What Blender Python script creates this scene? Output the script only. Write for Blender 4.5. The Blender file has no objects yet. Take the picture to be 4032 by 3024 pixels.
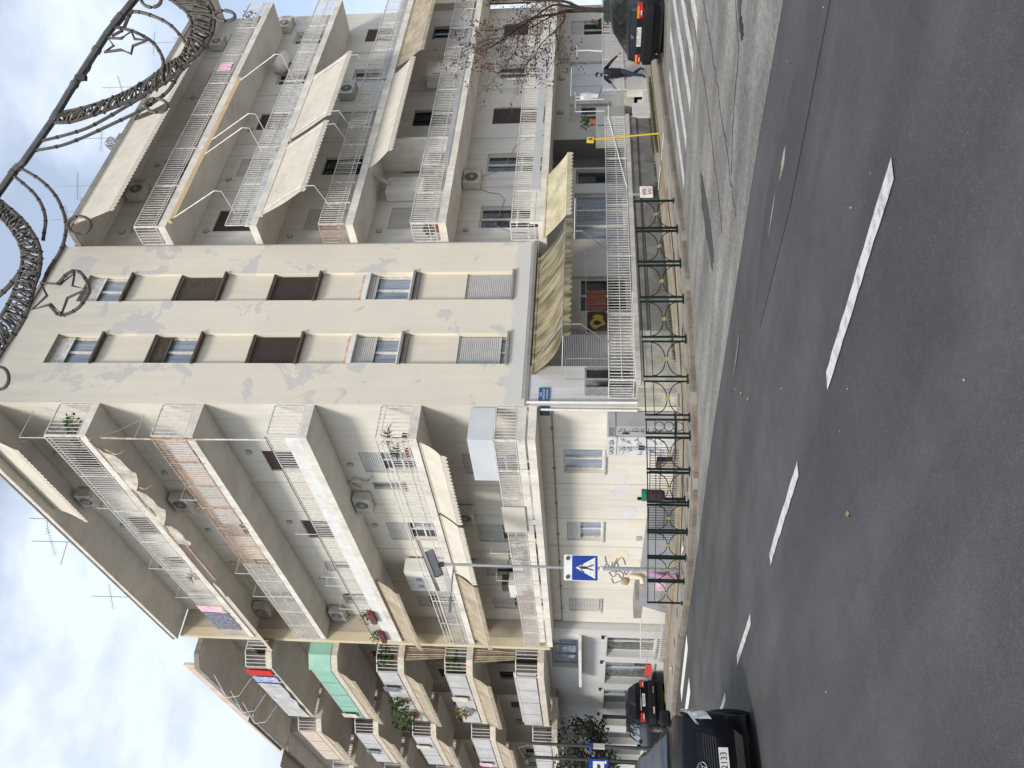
import bpy, bmesh, math, random
from math import sin, cos, pi, radians, hypot
from mathutils import Vector, Matrix, Quaternion
random.seed(7)
sc = bpy.context.scene
COL = sc.collection

# ------------------------------------------------------------------ camera, sky, sun, exposure
CAM = Vector((0, 0, 2.27))
AX = Vector((0.78548518, 0.0611444, 0.61585258))      # world X seen from the camera (right, down, forward)
AY = Vector((-0.61886187, 0.06988684, 0.7823847))
AZ = Vector((0.00479845, -0.99567926, 0.09273502))
right = Vector((AX[0], AY[0], AZ[0])); down = Vector((AX[1], AY[1], AZ[1])); fwd = Vector((AX[2], AY[2], AZ[2]))
cd = bpy.data.cameras.new('camera'); cam = bpy.data.objects.new('camera', cd); COL.objects.link(cam)
cd.sensor_width = 36.0; cd.lens = 3213 / 4032 * 36.0; cd.clip_end = 2000; cd.clip_start = 0.1
# the photograph was taken with the phone upright and is stored turned on its side
cx, cy, cz = down, right, -fwd
cam.matrix_world = Matrix(((cx.x, cy.x, cz.x, CAM.x), (cx.y, cy.y, cz.y, CAM.y), (cx.z, cy.z, cz.z, CAM.z), (0, 0, 0, 1)))
sc.camera = cam

SUN_EL, SUN_AZ = 40.0, 210.0      # azimuth measured from +X towards +Y
world = bpy.data.worlds.new('World'); sc.world = world; world.use_nodes = True
wt = world.node_tree; wt.nodes.clear()
def wn(t, **k):
    n = wt.nodes.new(t)
    for a, b in k.items(): setattr(n, a, b)
    return n
wo = wn('ShaderNodeOutputWorld')
sky = wn('ShaderNodeTexSky', sky_type='NISHITA', sun_disc=False)
sky.sun_elevation = radians(SUN_EL); sky.sun_rotation = radians(90 - SUN_AZ)
sky.air_density = 1.0; sky.dust_density = 1.5; sky.ozone_density = 1.5
bg1 = wn('ShaderNodeBackground'); bg1.inputs[1].default_value = 0.15
wt.links.new(sky.outputs[0], bg1.inputs[0])
bg2 = wn('ShaderNodeBackground'); bg2.inputs[0].default_value = (0.80, 0.89, 1.02, 1); bg2.inputs[1].default_value = 0.90
tc = wn('ShaderNodeTexCoord'); mp = wn('ShaderNodeMapping'); mp.inputs['Scale'].default_value = (1, 1, 1.8)
nz = wn('ShaderNodeTexNoise'); nz.inputs['Scale'].default_value = 2.6; nz.inputs['Detail'].default_value = 7; nz.inputs['Roughness'].default_value = 0.55
rp = wn('ShaderNodeValToRGB'); rp.color_ramp.elements[0].position = 0.42; rp.color_ramp.elements[1].position = 0.56
rp.color_ramp.elements[0].color = (0.42, 0.42, 0.42, 1); rp.color_ramp.elements[1].color = (1, 1, 1, 1)
wt.links.new(tc.outputs['Generated'], mp.inputs[0]); wt.links.new(mp.outputs[0], nz.inputs[0]); wt.links.new(nz.outputs[0], rp.inputs[0])
mx = wn('ShaderNodeMixShader'); wt.links.new(rp.outputs[0], mx.inputs[0]); wt.links.new(bg1.outputs[0], mx.inputs[1]); wt.links.new(bg2.outputs[0], mx.inputs[2])
wt.links.new(mx.outputs[0], wo.inputs[0])

sl = bpy.data.lights.new('sun', 'SUN'); sl.energy = 2.7; sl.angle = radians(14); sl.color = (1.0, 0.93, 0.82)
so = bpy.data.objects.new('sun', sl); COL.objects.link(so)
sd = Vector((cos(radians(SUN_EL)) * cos(radians(SUN_AZ)), cos(radians(SUN_EL)) * sin(radians(SUN_AZ)), sin(radians(SUN_EL))))
so.rotation_euler = sd.to_track_quat('Z', 'Y').to_euler(); so.location = (0, 0, 40)
sc.view_settings.view_transform = 'Standard'; sc.view_settings.look = 'None'
sc.view_settings.exposure = 0.33; sc.view_settings.gamma = 1.0; sc.view_settings.use_curve_mapping = False
sc.cycles.max_bounces = 6

# ------------------------------------------------------------------ helpers
def S(x, y): return 0.75 + 0.016 * x - 0.055 * y        # pavement height (the street falls away to +Y)
def Rd(x, y): return S(x, y) - 0.13                     # carriageway height

MATS = {}
def mat(name, c, c2=None, scale=3.0, rough=0.8, bump=0.0, bscale=60, metal=0.0, streak=0.0, grime=0.0, trans=0.0, coat=0.0, emit=0, contrast=(0.35, 0.65), detail=6, alpha=1.0, stretch=None, spec=None):
    if name in MATS: return MATS[name]
    m = bpy.data.materials.new(name); m.use_nodes = True; nt = m.node_tree; b = nt.nodes['Principled BSDF']
    L = nt.links.new
    def n(t): return nt.nodes.new(t)
    tc = n('ShaderNodeTexCoord'); co = tc.outputs['Object']
    if stretch:
        mp = n('ShaderNodeMapping'); mp.inputs['Scale'].default_value = stretch; L(co, mp.inputs[0]); co2 = mp.outputs[0]
    else: co2 = co
    if c2 is None: c2 = tuple(v * 0.86 for v in c[:3])
    no = n('ShaderNodeTexNoise'); no.inputs['Scale'].default_value = scale; no.inputs['Detail'].default_value = detail; no.inputs['Roughness'].default_value = 0.6
    L(co2, no.inputs[0])
    r = n('ShaderNodeValToRGB'); r.color_ramp.elements[0].position = contrast[0]; r.color_ramp.elements[1].position = contrast[1]
    r.color_ramp.elements[0].color = (*c2[:3], 1); r.color_ramp.elements[1].color = (*c[:3], 1); L(no.outputs[0], r.inputs[0])
    out = r.outputs[0]
    def mul(colour, fac_sock, amount):
        nonlocal out
        mr = n('ShaderNodeMapRange'); mr.inputs[1].default_value = 0.45; mr.inputs[2].default_value = 0.75; mr.inputs[3].default_value = 0; mr.inputs[4].default_value = amount
        L(fac_sock, mr.inputs[0])
        mi = n('ShaderNodeMix'); mi.data_type = 'RGBA'; mi.blend_type = 'MIX'; L(mr.outputs[0], mi.inputs[0]); L(out, mi.inputs[6]); mi.inputs[7].default_value = (*colour, 1); out = mi.outputs[2]
    if streak:
        mp = n('ShaderNodeMapping'); mp.inputs['Scale'].default_value = (5, 5, 0.35); L(co, mp.inputs[0])
        n2 = n('ShaderNodeTexNoise'); n2.inputs['Scale'].default_value = 1.2; n2.inputs['Detail'].default_value = 5; L(mp.outputs[0], n2.inputs[0])
        mul((c[0] * 0.45, c[1] * 0.43, c[2] * 0.42), n2.outputs[0], streak)
    if grime:
        n3 = n('ShaderNodeTexNoise'); n3.inputs['Scale'].default_value = 1.1; n3.inputs['Detail'].default_value = 9; n3.inputs['Roughness'].default_value = 0.7; L(co, n3.inputs[0])
        mul((0.10, 0.095, 0.085), n3.outputs[0], grime)
    L(out, b.inputs['Base Color'])
    b.inputs['Roughness'].default_value = rough; b.inputs['Metallic'].default_value = metal
    b.inputs['Transmission Weight'].default_value = trans; b.inputs['Coat Weight'].default_value = coat; b.inputs['Coat Roughness'].default_value = 0.03
    b.inputs['Alpha'].default_value = alpha
    if spec is not None: b.inputs['Specular IOR Level'].default_value = spec
    if emit:
        L(out, b.inputs['Emission Color']); b.inputs['Emission Strength'].default_value = emit
    if bump:
        nb = n('ShaderNodeTexNoise'); nb.inputs['Scale'].default_value = bscale; nb.inputs['Detail'].default_value = 5; L(co2, nb.inputs[0])
        bp = n('ShaderNodeBump'); bp.inputs['Strength'].default_value = bump; bp.inputs['Distance'].default_value = 0.02; L(nb.outputs[0], bp.inputs['Height']); L(bp.outputs[0], b.inputs['Normal'])
    MATS[name] = m; return m

cream = mat('cream_plaster', (0.78, 0.71, 0.57), (0.70, 0.64, 0.52), 0.7, 0.9, 0.25, 40, streak=0.25)
wallL = mat('cream_wall_paint', (0.69, 0.655, 0.575), (0.61, 0.585, 0.52), 0.5, 0.9, 0.2, 50, streak=0.22)
wallR = mat('grey_white_wall_paint', (0.70, 0.67, 0.62), (0.62, 0.595, 0.555), 0.5, 0.9, 0.2, 50, streak=0.3, grime=0.08)
soffit = mat('soffit_paint', (0.72, 0.69, 0.65), (0.64, 0.62, 0.58), 0.6, 0.95, streak=0.0, grime=0.25)
slabm = mat('slab_edge_paint', (0.82, 0.78, 0.70), (0.66, 0.62, 0.56), 2.0, 0.9, 0.5, 30, streak=0.3, grime=0.30)
conc = mat('weathered_concrete', (0.36, 0.34, 0.31), (0.20, 0.19, 0.17), 2.2, 0.95, 0.6, 30, streak=0.5, grime=0.7)
recess = mat('strip_plaster', (0.72, 0.655, 0.54), (0.68, 0.62, 0.52), 1.0, 0.9, 0.2, 60, streak=0.12)
white = mat('white_paint', (0.80, 0.79, 0.76), (0.66, 0.65, 0.62), 3, 0.5, streak=0.15)
whitem = mat('white_metal', (0.74, 0.73, 0.71), (0.52, 0.49, 0.45), 9, 0.5)
greym = mat('grey_metal', (0.36, 0.37, 0.38), (0.25, 0.26, 0.27), 8, 0.45, metal=0.4)
blackm = mat('black_metal', (0.03, 0.03, 0.03), (0.015, 0.015, 0.015), 8, 0.5)
rust = mat('rusty_metal', (0.40, 0.20, 0.10), (0.55, 0.48, 0.42), 8, 0.8)
greenm = mat('dark_green_metal', (0.010, 0.018, 0.014), (0.006, 0.011, 0.009), 14, 0.5, spec=.2)
brown = mat('brown_wood', (0.085, 0.055, 0.045), (0.04, 0.027, 0.023), 5, 0.7, stretch=(1, 1, 14))
brown2 = mat('dark_wood', (0.13, 0.10, 0.075), (0.05, 0.04, 0.032), 4, 0.8, stretch=(1, 1, 10))
shut = mat('grey_shutter_plastic', (0.56, 0.55, 0.53), (0.48, 0.47, 0.455), 3, 0.6)
glass = mat('window_glass', (0.035, 0.04, 0.045), (0.012, 0.015, 0.018), 1.5, 0.06, metal=0.0, coat=0.15)
glassl = mat('curtained_glass', (0.30, 0.34, 0.40), (0.16, 0.19, 0.24), 2.0, 0.08, coat=0.6, stretch=(6, 6, 0.5))
curt = mat('curtain_cloth', (0.55, 0.57, 0.60), (0.38, 0.40, 0.44), 8, 0.9, stretch=(6, 6, 0.3))
awn = mat('cream_awning_cloth', (0.64, 0.59, 0.50), (0.55, 0.50, 0.42), 2.2, 0.95, grime=0.10, streak=0.18)
awnd = mat('dirty_draped_awning_cloth', (0.33, 0.275, 0.17), (0.085, 0.075, 0.035), 1.5, 0.95, streak=0.2, grime=0.25, stretch=(2.6, .5, .5), contrast=(.40, .62))  # mould stains; the stretched streaks also paint the shading of drape folds
awno = mat('old_awning_cloth', (0.46, 0.38, 0.27), (0.30, 0.25, 0.18), 3, 0.95, grime=0.4)
acm = mat('air_conditioner_paint', (0.62, 0.60, 0.55), (0.48, 0.46, 0.42), 3, 0.6, grime=0.1)
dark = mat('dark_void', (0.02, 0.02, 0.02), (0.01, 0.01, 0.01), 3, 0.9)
green = mat('green_leaf', (0.07, 0.12, 0.03), (0.03, 0.06, 0.015), 5, 0.7)
terra = mat('terracotta', (0.35, 0.13, 0.07), (0.25, 0.09, 0.05), 5, 0.9)
pipem = mat('grey_pipe', (0.50, 0.48, 0.45), (0.38, 0.36, 0.34), 3, 0.6)
graff = mat('graffiti_paint', (0.03, 0.03, 0.035), (0.02, 0.02, 0.02), 3, 0.6)
graffg = mat('faded_graffiti_paint', (0.22, 0.21, 0.20), (0.15, 0.145, 0.14), 3, 0.7)

class MB:
    def __init__(s): s.v = []; s.f = []; s.m = []; s.mi = 0
    def add(s, vs, fs):
        o = len(s.v); s.v += [tuple(a) for a in vs]
        for f in fs: s.f.append(tuple(i + o for i in f)); s.m.append(s.mi)
    def quad(s, *p): s.add(p, [tuple(range(len(p)))])
    def box(s, a, b):
        x0, y0, z0 = (min(a[i], b[i]) for i in range(3)); x1, y1, z1 = (max(a[i], b[i]) for i in range(3))
        s.add([(x0, y0, z0), (x1, y0, z0), (x1, y1, z0), (x0, y1, z0), (x0, y0, z1), (x1, y0, z1), (x1, y1, z1), (x0, y1, z1)],
              [(0, 3, 2, 1), (4, 5, 6, 7), (0, 1, 5, 4), (1, 2, 6, 5), (2, 3, 7, 6), (3, 0, 4, 7)])
    def obox(s, c, ax, ay, az):   # oriented box: centre, half vectors
        c, ax, ay, az = map(Vector, (c, ax, ay, az)); vs = []
        for k in (-1, 1):
            for i, j in ((-1, -1), (1, -1), (1, 1), (-1, 1)): vs.append(c + ax * i + ay * j + az * k)
        s.add(vs, [(0, 3, 2, 1), (4, 5, 6, 7), (0, 1, 5, 4), (1, 2, 6, 5), (2, 3, 7, 6), (3, 0, 4, 7)])
    def tube(s, pts, r, n=6, closed=False, r2=None):
        P = [Vector(p) for p in pts]; N = len(P)
        if N < 2: return
        rings = []; up = None
        for i, p in enumerate(P):
            if closed: t = (P[(i + 1) % N] - P[i - 1])
            else: t = (P[min(i + 1, N - 1)] - P[max(i - 1, 0)])
            if t.length < 1e-9: t = Vector((0, 0, 1))
            t.normalize()
            if up is None:
                up = Vector((0, 0, 1)) if abs(t.z) < 0.9 else Vector((1, 0, 0))
            a = t.cross(up)
            if a.length < 1e-4: a = t.cross(Vector((0, 1, 0.3)))
            a.normalize(); b = t.cross(a).normalized(); up = -b if False else up
            rr = r if r2 is None else r + (r2 - r) * i / (N - 1)
            rings.append([p + (a * cos(2 * pi * k / n) + b * sin(2 * pi * k / n)) * rr for k in range(n)])
        vs = [v for g in rings for v in g]; fs = []
        M = N if closed else N - 1
        for i in range(M):
            j = (i + 1) % N
            for k in range(n):
                l = (k + 1) % n; fs.append((i * n + k, i * n + l, j * n + l, j * n + k))
        if not closed: fs += [tuple(range(n)), tuple(reversed(range((N - 1) * n, N * n)))]
        s.add(vs, fs)
    def cyl(s, c, axis, r, h, n=16, r2=None):
        c = Vector(c); a = Vector(axis).normalized(); s.tube([c - a * h / 2, c + a * h / 2], r, n, r2=r2)
    def prism(s, poly, vec):
        n = len(poly); vec = Vector(vec); vs = [Vector(p) for p in poly] + [Vector(p) + vec for p in poly]
        s.add(vs, [tuple(reversed(range(n))), tuple(range(n, 2 * n))] + [(i, (i + 1) % n, n + (i + 1) % n, n + i) for i in range(n)])
    def build(s, name, m, parent=None, smooth=False, kind=None, label=None):
        me = bpy.data.meshes.new(name); me.from_pydata(s.v, [], s.f)
        for mm in (m if isinstance(m, (list, tuple)) else [m]): me.materials.append(mm)
        if any(s.m): me.polygons.foreach_set('material_index', s.m)
        if smooth: me.polygons.foreach_set('use_smooth', [True] * len(s.f))
        me.validate(); me.update()
        bm = bmesh.new(); bm.from_mesh(me); bmesh.ops.recalc_face_normals(bm, faces=bm.faces); bm.to_mesh(me); bm.free()
        o = bpy.data.objects.new(name, me); COL.objects.link(o)
        if parent is not None: o.parent = parent
        if kind: o['kind'] = kind
        if label: o['label'] = label
        return o

def thing(name, label, cat, loc=(0, 0, 0), rz=0.0, group=None, rot=None):
    o = bpy.data.objects.new(name, None); COL.objects.link(o); o.empty_display_size = 0.2
    o.location = loc; o.rotation_euler = rot if rot else (0, 0, rz)
    o['label'] = label; o['category'] = cat
    if group: o['group'] = group
    return o
def tag(o, label, cat, group=None, kind=None):
    o['label'] = label; o['category'] = cat
    if group: o['group'] = group
    if kind: o['kind'] = kind
    return o
def struct(mb, name, m, smooth=False, parent=None):
    o = mb.build(name, m, parent, smooth)
    if parent is None: o['kind'] = 'structure'
    return o
def copy_tree(o, parent=None):
    c = o.copy(); COL.objects.link(c)
    if parent is not None: c.parent = parent
    for ch in list(o.children): copy_tree(ch, c)
    return c

class Fr:
    """A facade plane. 'R': u = x, plane y = c, outward = -y.  'L': u = y, plane x = c, outward = -x."""
    def __init__(s, k, c): s.k = k; s.c = c
    def P(s, u, z, d=0.0): return Vector((u, s.c - d, z)) if s.k == 'R' else Vector((s.c - d, u, z))
    def V(s, u, z, d): return Vector((u, -d, z)) if s.k == 'R' else Vector((-d, u, z))
    def box(s, mb, u0, u1, z0, z1, d0, d1): mb.box(s.P(u0, z0, d0), s.P(u1, z1, d1))
    def at(s, dd): return Fr(s.k, s.c - dd)
FL = Fr('L', 12.70); FLo = Fr('L', 11.62)
FR = Fr('R', 17.75); FRo = Fr('R', 16.30); FT = Fr('R', 17.05)

def wall(mb, F, u0, u1, z0, z1, holes, depth=0.18):
    us = sorted({u0, u1} | {min(max(h[i], u0), u1) for h in holes for i in (0, 1)})
    zs = sorted({z0, z1} | {min(max(h[i], z0), z1) for h in holes for i in (2, 3)})
    for a, b in zip(us, us[1:]):
        run = None
        for c, d in zip(zs, zs[1:]):
            uc, zc = (a + b) / 2, (c + d) / 2
            inside = any(h[0] < uc < h[1] and h[2] < zc < h[3] for h in holes)
            if inside:
                if run: mb.quad(F.P(a, run[0]), F.P(b, run[0]), F.P(b, run[1]), F.P(a, run[1])); run = None
            else:
                run = (run[0], d) if run else (c, d)
        if run: mb.quad(F.P(a, run[0]), F.P(b, run[0]), F.P(b, run[1]), F.P(a, run[1]))
    for h in holes:
        a, b, c, d = h[:4]; e = -(h[4] if len(h) > 4 else depth)
        mb.quad(F.P(a, c), F.P(a, d), F.P(a, d, e), F.P(a, c, e)); mb.quad(F.P(b, c), F.P(b, c, e), F.P(b, d, e), F.P(b, d))
        mb.quad(F.P(a, c), F.P(a, c, e), F.P(b, c, e), F.P(b, c)); mb.quad(F.P(a, d), F.P(b, d), F.P(b, d, e), F.P(a, d, e))

def slats(mb, F, u0, u1, z0, z1, d, pitch=0.05, t=0.012):
    n = max(2, int((z1 - z0) / pitch)); p = (z1 - z0) / n
    for i in range(n):
        a = z0 + i * p; b = a + p * 0.93
        mb.prism([F.P(u0, a, d - 0.006), F.P(u0, a + p * 0.15, d + t), F.P(u0, b - p * 0.1, d + t), F.P(u0, b, d - 0.006)], F.V(u1 - u0, 0, 0))

def window(parent, F, u0, u1, z0, z1, style='white', shutter=0.0, shut_mat=None, dep=0.12, sill=True, door=False, panes=2, gl=None, sill_mat=None, box=0.0, hood=False):
    """A framed window or balcony door set dep behind the wall face; shutter = lowered fraction."""
    fm = {'white': whitem, 'grey': greym, 'dark': blackm, 'brown': brown}[style]
    mb = MB(); t = 0.05; d0, d1 = -dep - 0.04, -dep + 0.015
    F.box(mb, u0, u0 + t, z0, z1, d0, d1); F.box(mb, u1 - t, u1, z0, z1, d0, d1)
    F.box(mb, u0 + t, u1 - t, z0, z0 + t, d0, d1); F.box(mb, u0 + t, u1 - t, z1 - t, z1, d0, d1)
    for i in range(1, panes):
        m = u0 + (u1 - u0) * i / panes; F.box(mb, m - 0.035, m + 0.035, z0 + t, z1 - t, d0 + 0.005, d1 + 0.012)
    if door: F.box(mb, u0 + t, u1 - t, z0 + 0.75, z0 + 0.81, d0 + 0.01, d1 - 0.005)
    w = mb.build('window', fm, parent)
    for i in range(panes):
        a = u0 + (u1 - u0) * i / panes + t * 0.8; b = u0 + (u1 - u0) * (i + 1) / panes - t * 0.8
        pm = MB(); F.box(pm, a, b, z0 + t * 0.8, z1 - t * 0.8, d0 + 0.008, d0 + 0.02)
        pm.build('pane', (gl or random.choice([glass, glassl, glass])), w)
    if shutter > 0:
        sm = MB(); zb = z1 - (z1 - z0) * shutter
        slats(sm, F, u0 + 0.02, u1 - 0.02, zb, z1 - 0.005, -0.055, 0.055)
        F.box(sm, u0 + 0.02, u1 - 0.02, zb - 0.03, zb, -0.07, -0.035)
        sm.build('roller_shutter', shut_mat or shut, w)
    if sill:
        sm = MB(); F.box(sm, u0 - 0.05, u1 + 0.05, z0 - 0.05, z0 - 0.004, -dep, 0.06); sm.build('sill', sill_mat or conc, w)
    return w

def railing(parent, F, u0, u1, z0, z1, d=0.0, m=None, spacing=0.115, posts=1.6, mids=(), rail=0.02, bar=0.008, name='railing', label=None, bars=True):
    mb = MB()
    F.box(mb, u0, u1, z1 - rail, z1 + rail * 0.3, d - rail, d + rail)
    F.box(mb, u0, u1, z0, z0 + 0.018, d - 0.009, d + 0.009)
    for z in mids: F.box(mb, u0, u1, z - 0.009, z + 0.009, d - 0.012, d + 0.012)
    n = max(1, round((u1 - u0) / spacing)) if bars else 0
    for i in range(n + 1 if bars else 0):
        u = u0 + (u1 - u0) * i / n + random.uniform(-.006, .006); mb_b = bar
        F.box(mb, u - mb_b, u + mb_b, z0 + 0.018, z1 - rail, d - mb_b, d + mb_b)
    k = max(1, round((u1 - u0) / posts))
    for i in range(k + 1):
        u = u0 + (u1 - u0) * i / k; F.box(mb, u - 0.016, u + 0.016, z0 - 0.10, z1 - rail, d - 0.016, d + 0.016)
    return mb.build(name, m or whitem, parent, label=label)

def awning(label, F, u0, u1, zt, dt, zb, db, m=None, arms=(), val=0.14, scal=0.17, group='awnings over the balconies', roll=True, sag=0.03, armz=None, arm_m=None, style='v'):
    """Sloping cloth from a roller at (dt, zt) down to a front bar at (db, zb), with a scalloped valance."""
    m = m or awn; am = arm_m or whitem
    base = F.P(u0, zt, dt); t = thing('awning', label, 'awning', base, group=group)
    def P(u, z, d): return F.P(u, z, d) - base
    nu = max(2, int((u1 - u0) / 0.35)); nv = 6; vs = []; fs = []; rnd = random.Random(int(u0 * 100 + zt * 10))
    wob = [rnd.uniform(-1, 1) for _ in range(nu + 1)]
    for off in (0, 0.006):
        for i in range(nu + 1):
            for j in range(nv + 1):
                v = j / nv; s_ = sin(v * pi) * sag * (1 + 0.6 * wob[i]) + off
                vs.append(P(u0 + (u1 - u0) * i / nu, zt + (zb - zt) * v - s_, dt + (db - dt) * v - s_ * 0.4))
    N = (nu + 1) * (nv + 1)
    for i in range(nu):
        for j in range(nv):
            a = i * (nv + 1) + j; q = (a, a + 1, a + nv + 2, a + nv + 1); fs.append(q); fs.append(tuple(reversed([x + N for x in q])))
    mb = MB(); mb.add(vs, fs); mb.build('canopy', m, t, smooth=True)
    k = max(2, int((u1 - u0) / scal)); mb = MB()
    for i in range(k):
        a = u0 + (u1 - u0) * i / k; b = u0 + (u1 - u0) * (i + 1) / k; top = []; bot = []
        for q in range(5):
            f = q / 4; u = a + (b - a) * f; w = rnd.uniform(-.004, .004)
            top.append((u, zb, db + 0.004 + w * 0)); bot.append((u, zb - val * (0.62 + 0.38 * sin(f * pi)), db + 0.004 + w + 0.012 * sin(f * pi)))
        for q in range(4):
            mb.quad(P(*top[q]), P(*top[q + 1]), P(*bot[q + 1]), P(*bot[q]))
            mb.quad(P(top[q][0], top[q][1], top[q][2] + .005), P(bot[q][0], bot[q][1], bot[q][2] + .005), P(bot[q + 1][0], bot[q + 1][1], bot[q + 1][2] + .005), P(top[q + 1][0], top[q + 1][1], top[q + 1][2] + .005))
    mb.build('valance', m, t)
    mb = MB(); mb.tube([P(u0, zb + 0.01, db - 0.01), P(u1, zb + 0.01, db - 0.01)], 0.018); mb.build('front_bar', am, t)
    if roll:
        mb = MB(); mb.tube([P(u0, zt + 0.02, dt - 0.03), P(u1, zt + 0.02, dt - 0.03)], 0.05, 8); mb.build('roller', m, t)
    for u in arms:
        mb = MB()
        if style == 'v':      # folding elbow arm lying under the cloth
            zm, dm = zt + (zb - zt) * 0.55 - 0.03, dt + (db - dt) * 0.5
            mb.tube([P(u, zt - 0.05, dt), P(u + 0.55, zm - 0.02, dm), P(u + 0.02, zb, db - 0.02)], 0.016)
        else:                 # long straight arm pivoting from the railing
            za, da = armz
            mb.tube([P(u, zb, db), P(u, zb - 0.28 + (za - zb) * 0.15, db + 0.02), P(u, za, da)], 0.016)
            mb.tube([P(u, zt, dt + 0.01), P(u, zb + 0.012, db + 0.005)], 0.018)
        mb.build('arm', am, t)
    return t

def bare_arms(label, F, us, z0, d0, z1, d1, z2, d2, z3, d3, m=None):
    """Awning arms left out with the cloth rolled up."""
    base = F.P(us[0], z0, d0); t = thing('awning', label, 'awning', base, group='awning frames with the cloth rolled up')
    for u in us:
        mb = MB(); mb.tube([F.P(u, z0, d0) - base, F.P(u, z1, d1) - base], 0.02); mb.tube([F.P(u, z1, d1) - base, F.P(u, z2, d2) - base, F.P(u, z3, d3) - base], 0.018)
        mb.build('arm', m or whitem, t)
    return t

def air_con(label, F, u, z, d, w=0.8, h=0.55, dd=0.30, fan=True, m=None):
    """Outdoor unit: w along the wall, its fan facing outward."""
    base = F.P(u, z, d); t = thing('air_conditioner', label, 'air conditioner', base, group='air conditioners on the balconies')
    G = Fr(F.k, 0.0)
    def loc(u_, z_, d_): return G.P(u_, z_, d_)
    mb = MB(); mb.box(loc(0, 0, 0.03), loc(w, h, 0.03 + dd)); o = mb.build('case', m or acm, t)
    bv = o.modifiers.new('b', 'BEVEL'); bv.width = 0.015; bv.segments = 2
    c = loc(w * 0.38, h * 0.5, 0.035 + dd); ax = G.V(0, 0, 1)
    mb = MB(); mb.cyl(c, ax, h * 0.40, 0.012, 20); mb.build('fan_opening', dark, t)
    mb = MB()
    for k in range(5):
        r = h * 0.40 * (k + 1) / 5; pts = [c + G.V(r * cos(a), r * sin(a), 0.014) for a in [2 * pi * i / 20 for i in range(20)]]
        mb.tube(pts, 0.004, 4, closed=True)
    for k in range(8):
        a = pi * k / 8; mb.tube([c + G.V(h * .4 * cos(a), h * .4 * sin(a), 0.014), c - G.V(h * .4 * cos(a), h * .4 * sin(a), -0.014)], 0.003, 4)
    mb.build('fan_grille', whitem, t)
    mb = MB()
    for k in range(9): mb.box(loc(w * 0.74, h * (0.15 + 0.08 * k), 0.03 + dd), loc(w * 0.95, h * (0.15 + 0.08 * k) + 0.012, 0.036 + dd))
    mb.build('side_louvre', greym, t)
    for uu in (0.1, w - 0.1):
        mb = MB(); mb.box(loc(uu - 0.015, -0.03, 0), loc(uu + 0.015, 0, 0.05 + dd)); mb.tube([loc(uu, -0.02, dd), loc(uu, -0.28, 0.0)], 0.01, 5); mb.build('bracket', whitem, t)
    return t

def wall_lamp(label, F, u, z, r=0.10):
    base = F.P(u, z, 0); t = thing('wall_lamp', label, 'wall lamp', base, group='round lamps on the balcony walls'); G = Fr(F.k, 0)
    mb = MB(); mb.cyl(G.P(0, 0, 0.02), G.V(0, 0, 1), r, 0.04, 12); mb.build('base', greym, t)
    mb = MB(); mb.cyl(G.P(0, 0, 0.07), G.V(0, 0, 1), r * 0.85, 0.07, 12, r2=r * 0.5); mb.build('glass_shade', pipem, t)
    return t

FLOOR = {1: 'first', 2: 'second', 3: 'third', 4: 'fourth', 5: 'top'}
def text(body, size, m, loc, rot, parent=None, name='lettering', ext=0.004, sx=1.0, align='CENTER', bold=0.0):
    cu = bpy.data.curves.new('t', 'FONT'); cu.body = body; cu.size = size; cu.extrude = ext; cu.align_x = align; cu.align_y = 'CENTER'; cu.offset = bold
    o = bpy.data.objects.new('t', cu); COL.objects.link(o); bpy.context.view_layer.update()
    me = bpy.data.meshes.new_from_object(o.evaluated_get(bpy.context.evaluated_depsgraph_get())); bpy.data.objects.remove(o)
    me.materials.clear(); me.materials.append(m)
    q = bpy.data.objects.new(name, me); COL.objects.link(q); q.location = loc; q.rotation_euler = tuple(radians(a) for a in rot); q.scale = (sx, 1, 1)
    if parent is not None: q.parent = parent
    return q
ROT_R = (90, 0, 0); ROT_L = (90, 0, -90)
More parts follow.
